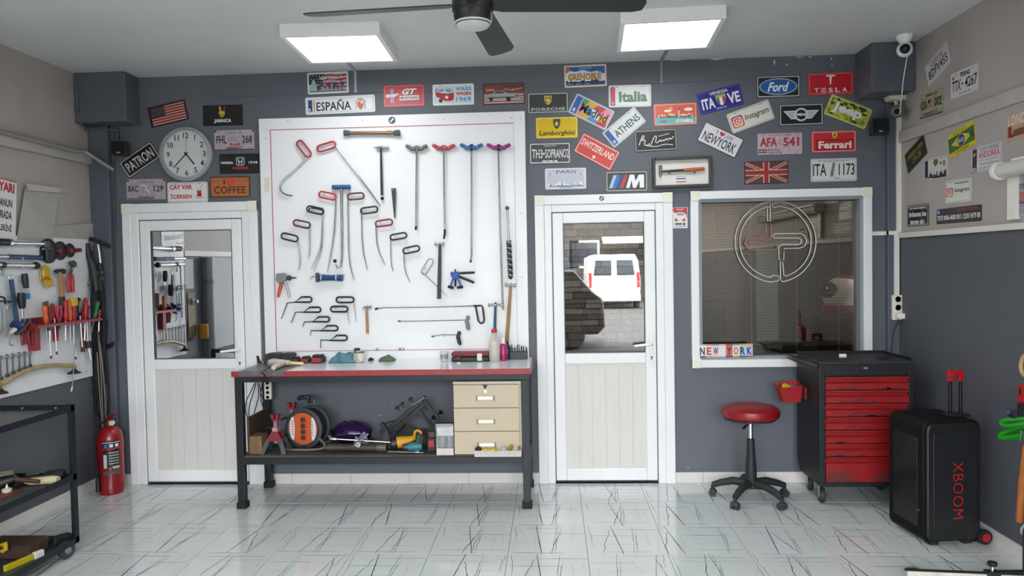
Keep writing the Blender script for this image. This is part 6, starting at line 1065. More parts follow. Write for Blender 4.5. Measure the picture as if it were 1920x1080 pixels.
# steel pipe, wrench, thin bar
a, b = sh(607, 851), sh(722, 851); zc_ = SZ + 0.03; t = thing('steel_pipe', 'rusty perforated steel pipe lying along the shelf', 'pipe', ((a.x + b.x) / 2, -0.5, SZ)); ob('pipe', MB().cyl((a.x, -0.49, zc_), (b.x - 0.06, -0.50, zc_), 0.026, n=18), M('#4d4540', 0.55, 0.4, 0.35, 15), t, smooth=True); ob('sleeve', MB().cyl((b.x - 0.065, -0.5, zc_ + .001), (b.x, -0.5, zc_ + .001), 0.03, n=18), M('#5f594e', 0.5, 0.4, 0.3), t, smooth=True)
for i in range(4): xx = a.x + 0.22 + i * 0.065; ob('hole', MB().cyl((xx, -0.515, zc_ + 0.004), (xx, -0.5265, zc_ + 0.005), 0.006, n=8), BLACK, t)
p0, p1 = onY(627, 823, -.47), onY(732, 829.5, -.44); t = thing('breaker_bar', 'chrome wrench bar lying across the pipe', 'wrench', p0); ob('shaft', MB().cyl(p0, p1, 0.007, n=10), CHROME, t, smooth=True); ob('head', MB().lathe([(0.008, -0.035), (0.013, -0.02), (0.013, 0.01), (0.008, 0.02)], p0, (p1 - p0), 12), CHROME, t, smooth=True)
p0, p1 = onY(690, 813, -.5), onY(663, 836, -.53); t = thing('ratchet', 'black ratchet wrench with round chrome head', 'wrench', p1); ob('handle', MB().beam(p0, p1, 0.018, 0.014), DSTEEL, t); q = onY(672, 834, -.54); ob('head', MB().cyl(q, q + Vector((0, -0.012, 0.003)), 0.018, n=16), M('#9a8d8a', 0.3, 0.6), t); ob('drive', MB().cyl(q + Vector((0, -0.012, 0.003)), q + Vector((0, -0.016, 0.004)), 0.011, n=12), CHROME, t)
p0, p1 = sh(727, 849), sh(794, 851); t = thing('steel_rod', 'thin chrome rod lying in front of the drills', 'rod', p0 + Vector((0, 0, .008))); ob('rod', MB().cyl(p0 + Vector((0, 0, .008)), p1 + Vector((0, 0, .008)), 0.006, n=8), STEEL, t, smooth=True); q = p0.lerp(p1, 0.83) + Vector((0, 0, .009)); ob('nut', MB().cyl(q - Vector((0.012, 0, 0)), q + Vector((0.012, 0, 0)), 0.009, n=6), STEEL, t)
# angle grinder, drill, battery pack
YEL = M('#d29a22', 0.45); p = onY(748, 828, -.46); t = thing('angle_grinder', 'yellow and black power tool lying on the shelf', 'power tool', (p.x, -0.45, SZ)); ax = Vector((1, 0.25, 0.14)).normalized(); o0 = onY(735, 832, -.5)
ob('motor_end', MB().lathe([(0.03, -0.012), (0.04, -0.004), (0.042, 0.02), (0.04, 0.034)], o0, ax, 22), BLACK, t, smooth=True); ob('body', MB().lathe([(0.04, 0.034), (0.04, 0.06), (0.032, 0.1), (0.03, 0.14), (0.026, 0.15)], o0, ax, 22), YEL, t, smooth=True); ob('gear_head', MB().ball(o0 + ax * 0.11 + Vector((0.02, 0, -0.01)), (0.04, 0.03, 0.025)), BLACK, t, smooth=True)
hq = onY(783, 819, -.47); ring = [(-0.022, -0.04), (0.022, -0.045), (0.026, 0.03), (0.005, 0.045), (-0.022, 0.035)]; ob('grip_loop', MB().tube(smoothpts([hq + Vector((x, 0, z)) for x, z in ring + ring[:1]], 1), 0.010, 8), YEL, t, smooth=True); ob('neck', MB().tube([o0 + ax * 0.15, hq + Vector((-0.02, 0, -0.01))], [0.024, 0.02], 10), BLACK, t, smooth=True)
p = onY(770, 838, -.5); t = thing('cordless_drill', 'teal cordless drill lying on its side', 'drill', (p.x, -0.5, SZ)); TEAL = M('#1f6f78', 0.45); o0 = onY(758, 838, -.555); ax = Vector((1, 0.1, 0.0)); ob('chuck', MB().lathe([(0.012, -0.015), (0.02, 0.0), (0.022, 0.025)], o0, ax, 16), DSTEEL, t, smooth=True); ob('body', MB().lathe([(0.026, 0.025), (0.03, 0.04), (0.03, 0.1), (0.024, 0.12)], o0, ax, 18), TEAL, t, smooth=True); ob('handle', MB().beam(o0 + Vector((0.085, 0.01, 0)), o0 + Vector((0.105, 0.01, 0.085)), 0.035, 0.035), M('#16393d', 0.5), t, bevel=0.008)
a, b = sh(799, 850), sh(815, 850); t = thing('drill_battery', 'black drill battery with red face on the shelf', 'battery', (a.x, -0.5, SZ)); ob('body', MB().box(a.x, -0.5, SZ, b.x, -0.41, onY(806, 822, -.5).z), CHG, t, bevel=0.008); ob('red_face', MB().box(a.x + 0.012, -0.503, onY(806, 838, -.5).z, b.x - 0.012, -0.499, onY(806, 826, -.5).z), M('#b02a30', 0.4), t); ob('wood_grip', MB().box(a.x + 0.005, -0.47, onY(806, 822, -.5).z, b.x - 0.01, -0.44, onY(806, 812, -.5).z), M('#5a4236', 0.6), t)
# black aluminium puller frame
t = thing('dent_puller', 'black folding puller frame leaning behind the drills', 'frame', (onY(765, 810, -.3).x, -0.3, SZ)); BK = M('#1a1b1e', 0.4, 0.2); Yp = -0.27; f = lambda x, y, d=0.0: onY(x, y, Yp + d)
ob('main_beam', MB().beam(f(716, 815), f(793, 750), 0.035, 0.03, side=(0, 1, 0)), BK, t, bevel=0.004); ob('second_beam', MB().beam(f(722, 822), f(796, 757), 0.014, 0.02, side=(0, 1, 0)), BK, t)
for a, b in (((777, 759), (811, 800)), ((795, 750), (824, 786))): ob('leg', MB().beam(f(*a), f(*b), 0.022, 0.02, side=(0, 1, 0)), BK, t)
ob('end_plate', MB().beam(f(773, 759), f(797, 744), 0.05, 0.012, side=(0, 1, 0)), DSTEEL, t); ob('cross_beam', MB().beam(f(715, 793, -.02), f(731, 818, -.02), 0.04, 0.03, side=(0, 1, 0)), BK, t, bevel=0.004); ob('foot_beam', MB().beam(f(802, 812), f(824, 785), 0.03, 0.02, side=(0, 1, 0)), BK, t)
for q in ((746, 766), (755, 759), (771, 750), (812, 784), (825, 774)):
    P = f(*q); d = Vector((-0.5, 0, 0.8)).normalized() if q[0] < 800 else Vector((0.6, -0.4, 0.5)).normalized(); ob('knob', MB().lathe([(0.005, -0.02), (0.006, 0.0), (0.016, 0.003), (0.017, 0.014), (0.008, 0.018)], P, d, 12), BLACK, t, smooth=True)
ob('cord', MB().tube(smoothpts([f(712, 812), f(722, 792), f(745, 788), f(760, 794), f(752, 806), f(728, 812), f(716, 815)], 2), 0.005), BLACK, t)
# clear box of bits
a, b = sh(818, 853.5), sh(851, 853.5); ya = a.y; t = thing('bit_case', 'upright clear case of long bits with white foot', 'case', ((a.x + b.x) / 2, ya, SZ)); zt = onY(834, 795, ya).z
ob('foot', MB().box(a.x + .002, ya - 0.004, SZ, b.x - .002, ya + 0.05, SZ + 0.045), M('#cfcac2', 0.6, 0, 0.2, 60), t, bevel=0.003); ob('back', MB().box(a.x, ya + 0.03, SZ + 0.045, b.x, ya + 0.05, zt), M('#2e2f31', 0.5), t); ob('paper_insert', MB().box(a.x + 0.004, ya + 0.024, zt - 0.085, b.x - 0.004, ya + 0.029, zt - 0.02), M('#bfc0c2', 0.5, 0, 0.5, 40), t); ob('top', MB().box(a.x, ya + 0.005, zt - 0.02, b.x, ya + 0.05, zt), M('#6a655d', 0.5), t)
for i in range(5): xx = a.x + 0.02 + i * 0.022; ob('bit', MB().cyl((xx, ya + 0.016, SZ + 0.045), (xx, ya + 0.016, SZ + 0.12 + 0.008 * (i % 2)), 0.005, n=8), STEEL if i % 2 else BLACK, t)
ob('clear_front', MB().box(a.x, ya, SZ + 0.045, b.x, ya + 0.002, zt), glass_mat('clear_plastic', 0.02, (0.92, 0.92, 0.92)), t)
# drawer unit
yf = sh(900, 854).y + 0.012; a, b = onY(851.5, 800, yf).x, onY(974, 800, yf).x; zt = onY(912, 720, yf).z; t = thing('drawer_unit', 'cream three-drawer unit under the right end of the bench', 'drawer unit', ((a + b) / 2, yf, SZ)); CRM = M('#c0b199', 0.5, 0, 0.06, 6)
ob('carcass', MB().box(a + 0.003, yf + 0.02, SZ, b + 0.012, -0.13, zt), M('#bfb3a0', 0.55), t); ob('top_panel', MB().box(a - 0.003, yf, zt, b + 0.014, -0.13, zt + 0.016), M('#b9b0a4', 0.5), t)
h3 = (zt - SZ - 0.006) / 3
for i in range(3):
    z0 = SZ + 0.003 + i * h3; d = ob('drawer_front', MB().box(a, yf, z0 + 0.002, b, yf + 0.018, z0 + h3 - 0.003), CRM, t, bevel=0.002); cx = (a + b) / 2 - 0.002 + i * -0.002; zz = z0 + h3 * 0.42
    ob('handle', MB().box(cx - 0.055, yf - 0.008, zz - 0.012, cx + 0.055, yf - 0.001, zz + 0.012), M('#ddd6ca', 0.35, 0.3), d, bevel=0.003)
    for sx in (-1, 1): ob('handle_end', MB().box(cx + sx * 0.056 - 0.005, yf - 0.01, zz - 0.015, cx + sx * 0.056 + 0.005, yf - 0.0005, zz + 0.015), M('#7d776e', 0.5), d)
    if i == 2: ob('lock', MB().lathe([(0.012, 0), (0.012, 0.004), (0.008, 0.005), (0.002, 0.005)], (cx, yf, z0 + h3 * 0.7), (0, -1, 0), 18), M('#cfc7b4', 0.3, 0.5), d, smooth=True); ob('notch', MB().prism([(-0.018, 0), (0.018, 0), (0.003, -0.026), (-0.003, -0.026)], lambda p_, q_: (cx + p_, yf - 0.0006, z0 + h3 - 0.004 + q_), (0, 0.0005, 0)), M('#3a2c22', 0.7), d)
tag(ob('folded_bag', MB().box(a + 0.02, yf + 0.03, zt + 0.016, b, -0.16, zt + 0.034), M('#1e1f21', 0.8, bump=0.4, bscale=40), loc=(a, yf, zt + 0.016), bevel=0.008), 'flat black folded bag on top of the drawer unit', 'bag')
# tray with brass fittings
a, b = sh(890, 855.5), sh(978, 855); t = thing('parts_tray', 'narrow white tray in front of the lowest drawer', 'tray', ((a.x + b.x) / 2, a.y, SZ)); FOAM = M('#c2beb6', 0.6, 0, 0.2, 50); yt = yf - 0.045
ob('front', MB().box(a.x, yt - 0.004, SZ, b.x, yt + 0.002, SZ + 0.04), FOAM, t); ob('back', MB().box(a.x, yf - 0.008, SZ, b.x, yf - 0.003, SZ + 0.04), FOAM, t); ob('floor', MB().box(a.x, yt + 0.002, SZ, b.x, yf - 0.008, SZ + 0.02), FOAM, t)
for xx in (a.x, b.x - 0.005): ob('end', MB().box(xx, yt + 0.002, SZ + .02, xx + 0.005, yf - 0.008, SZ + 0.04), FOAM, t)
BRS = M('#c29a3a', 0.25, 0.8); ym = (yt + yf - 0.006) / 2; zz = SZ + 0.04
for x, lab, mk in ((897, 'black rubber knob at the left end of the tray', 'k'), (911, 'brass hose fitting second from the left in the tray', 'b'), (925, 'brass hose fitting beside the clear cap in the tray', 'b'), (945, 'clear plastic cap in the tray', 'c'), (958, 'tall brass elbow near the right end of the tray', 'e'), (973, 'small brass stub at the right end of the tray', 's')):
    X = onY(x, 846, ym).x
    if mk == 'k': o = ob('rubber_bung', MB().ball((X, ym, zz + .004), (0.024, 0.016, 0.02), 14, 8), BLACK_RUB, smooth=True, loc=(X, ym, zz))
    elif mk == 'b': o = ob('brass_fitting', MB().lathe([(0.01, -0.028), (0.01, -0.012), (0.014, -0.01), (0.014, 0.01), (0.01, 0.012), (0.009, 0.026)], (X, ym, zz), (1, 0, 0.1), 8), BRS, loc=(X, ym, zz))
    elif mk == 'c': o = ob('clear_cap', MB().lathe([(0.02, -0.01), (0.024, -0.008), (0.022, 0.018), (0.001, 0.02)], (X, ym, zz), (0, 0, 1), 16), M('#bdbdb8', 0.2, alpha=0.7), smooth=True, loc=(X, ym, zz))
    elif mk == 'e': o = ob('brass_elbow', MB().tube([(X - .02, ym, zz - .005), (X, ym, zz + .01), (X + .004, ym, zz + .034)], 0.013, 8), BRS, loc=(X, ym, zz))
    else: o = ob('brass_stub', MB().cyl((X, ym, zz - 0.014), (X, ym, zz + 0.026), 0.008, n=8), BRS, loc=(X, ym, zz))
    tag(o, lab, 'fitting' if mk in 'bes' else 'cap', 'fittings in the tray')
# power strip, cables and red disc at the left rear leg
z0, z1 = onY(505, 748, -.12).z, onY(505, 713, -.12).z; xs = onY(504, 730, -.12).x; socket_strip('socket_strip', 'white socket strip fixed under the left end of the bench', xs, -0.115, z0, z1, 0.055, 4, 0.03)
p = onY(484, 720, -.15); tag(ob('red_disc', MB().lathe([(0.001, 0), (0.04, 0.003), (0.045, 0.012), (0.001, 0.016)], (p.x, -0.2, BT - 0.098), (0, 0, 1), 20), M('#7d1f26', 0.5), smooth=True, loc=(p.x, -0.2, BT - 0.1)), 'dark red disc under the bench top at the left', 'disc')
CB = [((478, 718), (470, 735), (462, 750), (459, 770), (470, 800)), ((480, 718), (474, 740), (467, 760), (466, 790)), ((483, 718), (486, 740), (481, 760), (476, 775)), ((486, 718), (489, 738), (497, 760), (499, 775)), ((492, 718), (487, 745), (494, 765), (500, 790))]
lb = ('leftmost thin black cable hanging under the bench end', 'second thin black cable hanging under the bench end', 'third thin black cable under the bench, curling inward', 'fourth thin black cable running to the rear leg', 'rightmost thin black cable beside the socket strip')
for i, q in enumerate(CB): pts = smoothpts([onY(x, y, -0.13 - 0.012 * i) for x, y in q], 2); tag(ob('power_cable', MB().tube(pts, 0.0035), BLACK, loc=pts[0]), lb[i], 'cable', 'cables under the bench end')
# ------------------------------------------------------------------ white tool board on the left wall with its tools
LX = XL + 0.02; LT = XL + 0.05
lwb = thing('tool_board', 'white tool board on the left wall', 'tool board', (LX, -0.8, 0.857)); ob('panel', MB().box(XL + 0.0005, -1.22, 0.857, LX, -0.125, 1.879), M('#dfe1e3', 0.3, 0, 0.08, 3), lwb, bevel=0.002)
for q in ((-0.2, 1.84), (-1.15, 1.84), (-0.2, 0.9), (-1.15, 0.9)): ob('screw', MB().cyl((LX, *q), (LX + 0.002, *q), 0.005, n=8), STEEL, lwb)
def lw(px, py, d=0.0): return onX(px, py, LT + d)
def lthing(name, label, cat, px, py, group=None): p = lw(px, py); return thing(name, label, cat, (LX, p.y, p.z), group=group)
def lpeg(t, px, py): p = lw(px, py); ob('hook', MB().tube([(LX, p.y, p.z), (LT + 0.01, p.y, p.z), (LT + 0.012, p.y, p.z + 0.01)], 0.003, 6), STEEL, t)
BLUE = M('#1f3a66', 0.45); BLK = M('#1a1b1e', 0.5)
t = lthing('torque_wrench', 'chrome torque wrench with black grip, top of the left board', 'torque wrench', 40, 456)
ob('grip', MB().cyl(lw(-14, 453.5), lw(15, 454.5), 0.023, n=14), BLK, t, smooth=True); ob('collar', MB().cyl(lw(14, 454.5), lw(20, 455), 0.025, n=14), CHROME, t, smooth=True); ob('shaft', MB().cyl(lw(20, 455), lw(84, 457), 0.011, n=12), CHROME, t, smooth=True); ob('ratchet_head', MB().obox(lw(86, 458), (0.03, 0.05, 0.045)), DSTEEL, t, bevel=0.006); ob('drive_handle', MB().cyl(lw(88, 466), lw(88.5, 488), 0.018, n=12), BLK, t, smooth=True); ob('knob', MB().cyl(lw(80, 467), lw(94, 466), 0.006, n=8), STEEL, t); lpeg(t, 30, 459); lpeg(t, 75, 461)
for i, (x, r, lab) in enumerate(((97, 0.086, 'largest black suction disc with red knob beside the torque wrench'), (118.5, 0.066, 'middle black suction disc with red knob'), (136, 0.05, 'smallest black suction disc with red knob'))):
    P = lw(x, 470.5 - i * 0.6); t = thing('suction_disc', lab, 'suction disc', (LX, P.y, P.z), group='black suction discs on the left board'); ob('disc', MB().lathe([(r, 0.004 + 0.002 * i), (r * 0.98, 0.012 + 0.002 * i), (r * 0.5, 0.026), (0.012, 0.034)], (LX, P.y, P.z), (1, 0, 0), 32), M('#141518', 0.4), t, smooth=True); Q = lw(x + (110 - 97, 131 - 118.5, 148 - 136)[i], 471 - i); ob('red_knob', MB().cyl((LX + .01, Q.y, Q.z), (LX + 0.045, Q.y, Q.z), 0.015, n=12), M('#8d1f28', 0.45), t, smooth=True)
t = lthing('blue_rod', 'steel rod with dark blue sleeve and ball end', 'rod', 40, 482); ob('rod', MB().cyl(lw(-30, 480), lw(16, 481), 0.012, n=12), STEEL, t, smooth=True); ob('sleeve', MB().cyl(lw(15, 481), lw(72, 483), 0.0145, n=12), BLUE, t, smooth=True); ob('ball_end', MB().ball(lw(76, 483), 0.019), BLUE, t, smooth=True); lpeg(t, 40, 486)
t = lthing('silver_rod', 'silver support rod with black end caps', 'rod', 40, 497); ob('rod', MB().cyl(lw(-25, 496), lw(64, 498), 0.0135, n=12), M('#c5c7c9', 0.3, 0.6), t, smooth=True); ob('sleeve', MB().cyl(lw(2, 496.6), lw(8, 496.8), 0.019, n=12), BLK, t, smooth=True); ob('ball_end', MB().lathe([(0.012, -0.02), (0.02, -0.01), (0.025, 0.01), (0.02, 0.026), (0.005, 0.032)], lw(66, 498), (0, 1, 0), 14), BLK, t, smooth=True); lpeg(t, 40, 501)
t = lthing('pry_tool', 'blue flat-handled pull tool with ring top', 'pry tool', 22, 522); ob('ring', MB().tube([lw(21 + 5 * math.cos(a), 520 + 4.6 * math.sin(a)) for a in [2 * pi * i / 14 for i in range(14)]], 0.004, 6, closed=True), STEEL, t, smooth=True); ob('handle', MB().beam(lw(21, 524), lw(31, 601), 0.036, 0.012, side=(0, 1, 0)), M('#22435f', 0.45), t, bevel=0.004); ob('foot', MB().tube([lw(31, 600), lw(27, 607), lw(22, 611)], [0.016, 0.018, 0.016], 8), M('#22435f', 0.45), t, smooth=True)
t = lthing('scraper', 'black-handled scraper with blue tag', 'scraper', 47, 515); ob('handle', MB().tube([lw(46, 513), lw(47, 525), lw(49, 540)], [0.018, 0.022, 0.017], 10), BLK, t, smooth=True); ob('blade', MB().obox(lw(50, 546), (0.004, 0.04, 0.05)), M('#b5b4ac', 0.4, 0.3), t); ob('blue_tag', MB().obox(lw(51.5, 555.5), (0.012, 0.042, 0.038)), M('#2f7fb8', 0.5), t, bevel=0.003)
t = lthing('rubber_grip_tool', 'thick black rubber handle hanging over the red rack', 'tool', 40, 556); ob('handle', MB().tube([lw(40, 549, .015), lw(40, 562, .015), lw(42, 578, .015)], [0.022, 0.026, 0.019], 12), BLK, t, smooth=True); ob('shaft', MB().cyl(lw(42, 578, .015), lw(43, 596, .015), 0.007, n=8), STEEL, t, smooth=True)
t = lthing('safety_glasses', 'yellow safety glasses hanging on the left board', 'safety glasses', 84, 515); YG = M('#c9a21a', 0.12, 0, 0.1, 20)
ob('lens', MB().prism([(78, 500), (84, 497.5), (88.5, 502), (89, 515), (93, 522), (97, 536), (91, 538), (83, 537), (80, 527), (76.5, 516), (76.5, 506)], lambda a, b: lw(a, b, -.015), (0.02, 0, 0)), YG, t, bevel=0.004); ob('nose_bridge', MB().tube([lw(81, 525, .01), lw(88, 520, .014), lw(94, 524, .01)], 0.004, 6), M('#a8322c', 0.4), t, smooth=True); ob('strap', MB().tube([lw(77, 508, .0), lw(76, 525, .0), lw(82, 535, .0)], 0.003, 6), M('#b9971f', 0.4), t, smooth=True)
t = lthing('claw_hammer', 'hammer with wooden handle and black grip on the left board', 'hammer', 112, 508); ob('head', MB().lathe([(0.004, 0), (0.015, 0.03), (0.017, 0.07), (0.013, 0.075), (0.019, 0.082), (0.019, 0.105)], lw(101, 508.5), (0, 1, -0.02), 12), M('#3a3c3f', 0.4, 0.6), t, smooth=True); ob('handle', MB().tube([lw(112, 510), lw(115, 535), lw(116, 557)], [0.014, 0.016, 0.015], 10), WOOD, t, smooth=True); ob('grip', MB().tube([lw(116, 556), lw(116.5, 566), lw(117, 592)], [0.019, 0.021, 0.02], 10), M('#26282c', 0.6), t, smooth=True); lpeg(t, 108, 513)
t = lthing('water_pump_pliers', 'large pliers with bright red handles', 'pliers', 132, 494); ob('jaw', MB().prism([(128, 490), (135, 488.5), (139, 493), (138.5, 501), (133, 500), (129, 497)], lambda a, b: lw(a, b, -.008), (0.02, 0, 0)), M('#4c4a42', 0.5, 0.4), t); ob('jaw_arm', MB().beam(lw(136, 499), lw(131, 516), 0.02, 0.012, side=(0, 1, 0)), DSTEEL, t)
for pts in ([(130, 515), (127, 530), (130, 548)], [(135, 514), (136, 530), (136.5, 548)]): ob('handle', MB().tube([lw(*q) for q in pts], [0.011, 0.013, 0.012], 8), M('#b5242c', 0.4), t, smooth=True)
lpeg(t, 133, 505)
# red rack with its tools
RM = M('#8d2530', 0.45, 0, 0.15); RX = XL + 0.13; RZ = 1.294
def rack(y0, y1, yb, label):
    t = thing('tool_rack', label, 'tool rack', (LX, (y0 + y1) / 2, RZ), group='red tool racks on the left board'); mb = MB(); slots = 14; w_ = (y1 - y0) / slots
    ob('shelf', MB().box(LX + 0.045, y0, RZ - 0.004, RX, y1, RZ), RM, t); ob('inner_strip', MB().box(LX, y0, RZ - 0.004, LX + 0.012, y1, RZ), RM, t)
    for i in range(slots + 1): yy = y0 + (y1 - y0 - 0.008) * i / slots; ob('cross_bar', MB().box(LX + 0.012, yy, RZ - 0.004, LX + 0.045, yy + 0.008, RZ), RM, t)
    ob('back_plate', MB().box(LX, y0, RZ, LX + 0.003, y1, RZ + 0.045), RM, t); ob('front_lip', MB().box(RX - 0.003, y0, RZ - 0.018, RX, y1, RZ - 0.004), M('#a2404a', 0.45), t); ob('end_cheek', MB().prism([(0, -0.03), (0.108, -0.018), (0.108, 0.0), (0, 0.045)], lambda a, b: (LX + a, y0 - 0.003, RZ + b), (0, 0.003, 0)), RM, t)
    ob('bracket', MB().box(LX, yb, RZ - 0.17, LX + 0.05, yb + 0.05, RZ - 0.004), RM, t); return t
rack(-0.847, -0.155, -0.80, 'red steel tool rack near the back corner')
def screwdriver(x, y, lab, col, hl, sl, tilt=0.0, r=0.014, dark=None):
    t = thing('screwdriver', lab, 'screwdriver', (x, y, RZ), (tilt, 0, 0), 'screwdrivers in the red racks')
    ob('handle', MB().lathe([(0.007, 0.0), (r * 0.85, 0.008), (r, hl * 0.3), (r * 0.8, hl * 0.55), (r * 1.05, hl * 0.8), (r * 0.9, hl * 0.95), (r * 0.4, hl)], (0, 0, 0.002), (0, 0, 1), 10), M(col, 0.4), t, smooth=True, local=True); ob('shaft', MB().cyl((0, 0, 0.004), (0, 0, -sl), 0.0042, n=8), STEEL, t, smooth=True, local=True)
    if dark: ob('collar', MB().cyl((0, 0, 0.0), (0, 0, hl * 0.3), r * 1.03, n=10), M(dark, 0.5), t, local=True)
def plier(x, y, lab, col, tilt=0.0, up=True, h=0.13):
    t = thing('pliers', lab, 'pliers', (x, y, RZ), (tilt, 0, 0), 'pliers in the red racks'); s_ = 1 if up else -1
    for k in (-1, 1): ob('handle', MB().tube([(0, k * 0.004, 0.01 * s_), (0, k * 0.02, 0.05 * s_), (0, k * 0.015, h * s_)], [0.008, 0.010, 0.009], 8), M(col, 0.4), t, smooth=True, local=True)
    ob('jaws', MB().prism([(-0.016, 0), (0.016, 0), (0.005, -0.06 * s_), (-0.005, -0.06 * s_)], lambda a, b: (-0.008, a, 0.012 * s_ + b), (0.016, 0, 0)), DSTEEL, t, local=True)
rk = lambda px: onX(px, 596, LX + 0.075).y
xs_ = LX + 0.075
sd_list = [(86, '#d4591f', 0.125, 0.10, 0.06, 'orange-handled screwdriver with thick grip, near end of the rack'), (106, '#a3202c', 0.105, 0.14, -.03, 'red screwdriver next to the black grips'), (131, '#cc5a20', 0.15, 0.17, 0.0, 'tall orange screwdriver under the yellow tape measure'), (143, '#a3202c', 0.15, 0.15, 0.02, 'dark red screwdriver right of the yellow tape measure'), (123, '#a8242e', 0.15, 0.13, -.06, 'red screwdriver left of the yellow tape measure'), (166, '#b02430', 0.16, 0.14, -.3, 'red screwdriver leaning to the right'), (177, '#1f6b34', 0.13, 0.12, -.4, 'green-handled screwdriver leaning to the right'), (152, '#c25a2a', 0.1, 0.14, 0.03, 'orange screwdriver with black collar'), (186, '#8a1f28', 0.06, 0.1, -.1, 'short dark red screwdriver at the far end'), (112, '#9a1f2a', 0.13, 0.12, 0.05, 'slim red screwdriver right of the black grips'), (138, '#b0262e', 0.13, 0.16, -.02, 'red screwdriver half hidden by the tape measure'), (149, '#9a1f2a', 0.14, 0.12, 0.0, 'red screwdriver left of the orange one with black collar'), (160, '#a3202c', 0.12, 0.15, -.12, 'red screwdriver leaning slightly, right of the black collar'), (172, '#8f1d27', 0.1, 0.12, -.25, 'short red screwdriver beside the green one')]
for i, (px, c_, hl, sl, ti, lab) in enumerate(sd_list): screwdriver(xs_ - (0.045 if i % 2 else 0), rk(px), lab, c_, hl, sl, ti, 0.016 if i != 2 else 0.017, '#1d1e20' if i in (7,) else None)
plier(xs_ - 0.03, rk(97), 'brown cutting pliers with jaws up in the rack', '#6a4a3a', 0.1, True, 0.15); plier(xs_ - 0.02, rk(115), 'pliers with pink and black grips in the rack', '#a03048', -0.15, True, 0.12); plier(xs_ - 0.05, rk(116), 'red pliers hanging below the rack', '#a3202c', 0, False, 0.13); plier(xs_ - 0.045, rk(56), 'small pliers with dark red handles hanging down, nearest', '#7d1f28', 0, False, 0.12); plier(xs_ - 0.04, rk(66), 'second small pliers with dark red handles hanging down', '#7d1f28', 0.05, False, 0.12); plier(xs_ - 0.05, rk(75), 'black long-nose pliers with jaws up', '#2a2b2e', 0.0, False, 0.1)
P = onX(136, 567, xs_); tag(ob('tape_measure', MB().box(P.x - 0.02, P.y - 0.035, P.z - 0.026, P.x + 0.02, P.y + 0.035, P.z + 0.026), M('#cdb01c', 0.4), loc=P, bevel=0.008), 'yellow square tape measure perched on the rack tools', 'tape measure'); P = onX(143, 565, xs_ - .04); t = thing('black_grip', 'black rounded grip behind the tape measure', 'grip', (P.x, P.y, RZ)); ob('grip', MB().tube([(P.x, P.y, RZ), (P.x, P.y, P.z), (P.x, P.y + 0.03, P.z + 0.012)], [0.012, 0.02, 0.016], 10), BLK, t, smooth=True)
for i, (px, l_) in enumerate(((145, 0.26), (158, 0.2), (110, 0.2), (99, 0.22))):
    y_ = rk(px); t = thing('long_punch', ('thin steel punch hanging lowest from the rack', 'steel punch right of the rack middle', 'steel punch behind the red screwdriver', 'steel punch with dark tip below the rack')[i], 'punch', (xs_ - 0.03, y_, RZ), group='steel punches in the rack'); ob('shaft', MB().cyl((xs_ - 0.03, y_, RZ + 0.03), (xs_ - 0.03, y_ + 0.01, RZ - l_), 0.004, n=6), STEEL, t, smooth=True); ob('tip', MB().cyl((xs_ - 0.03, y_ + .01, RZ - l_), (xs_ - 0.03, y_ + 0.01, RZ - l_ - 0.02), 0.006, n=6), BLK, t)
# blue glue dispenser on the wall under the rack
t = lthing('spray_tool', 'blue and white spray tool hanging left of the rack', 'spray tool', 33, 612); ob('body', MB().tube([lw(24, 606, .03), lw(34, 612, .04), lw(42, 606, .03)], [0.018, 0.026, 0.016], 10), M('#1b2c66', 0.4), t, smooth=True); ob('white_nozzle', MB().tube([lw(28, 617, .03), lw(20, 624, .03)], [0.016, 0.010], 10), M('#cfc8ba', 0.5), t, smooth=True); ob('grey_handle', MB().tube([lw(30, 626, .02), lw(40, 618, .02), lw(52, 606, .02)], [0.012, 0.018, 0.012], 10), M('#3b3e44', 0.5), t, smooth=True); ob('wire', MB().tube([lw(18, 624), lw(17.5, 640), lw(18, 646), lw(25, 648)], 0.003, 6), DSTEEL, t)
# black hooked rods at the far left
HK = [[(-10, 556), (4, 556.5), (9, 559), (10, 570)], [(-10, 564), (4, 565), (26, 566)], [(24, 569), (13, 574), (11, 582), (12, 600), (15, 622), (11, 632)], [(0, 574), (3, 580), (4, 590), (4, 606), (0, 630)]]
for i, q in enumerate(HK): pts = smoothpts([lw(*p_) for p_ in q], 1); t = thing('hook_rod', ('upper black hook rod at the left edge of the board', 'level black hook rod at the left edge of the board', 'black topped wire hook hanging beside the blue tool', 'short wire hook at the far left edge')[i], 'hook rod', (LX, pts[0].y, pts[0].z), group='hook rods at the left edge'); ob('rod', MB().tube(pts, 0.006 if i < 2 else 0.005, 6), BLK if i < 2 else STEEL, t, smooth=True)
# spanners in a row
def spanner(y, zt, zb, lab):
    t = thing('spanner', lab, 'spanner', (LX, y, zt), group='spanners hung in a row'); L = zt - zb; w_ = 0.006 + L * 0.02; SPM = M('#7d8184', 0.3, 0.9)
    ob('shank', MB().box(LX + 0.012, y - w_ * 0.6, zb + 0.012, LX + 0.018, y + w_ * 0.6, zt - 0.012), SPM, t); ob('ring_end', MB().tube([(LX + 0.015, y + w_ * 1.5 * math.cos(a), zt - 0.006 + w_ * 1.5 * math.sin(a)) for a in [2 * pi * i / 10 for i in range(10)]], 0.004, 6, closed=True), SPM, t, smooth=True)
    ob('open_end', MB().prism([(-1.8, 1.2), (-0.8, 2.0), (0.8, 2.0), (1.8, 1.2), (1.7, -0.9), (0.8, -1.1), (0.8, 0.3), (-0.8, 0.3), (-0.8, -1.1), (-1.7, -0.9)], lambda a, b: (LX + 0.011, y + a * w_, zb + b * w_), (0.008, 0, 0)), SPM, t); ob('peg', MB().cyl((LX, y, zt - 0.004), (LX + 0.024, y, zt - 0.004), 0.003, n=6), STEEL, t)
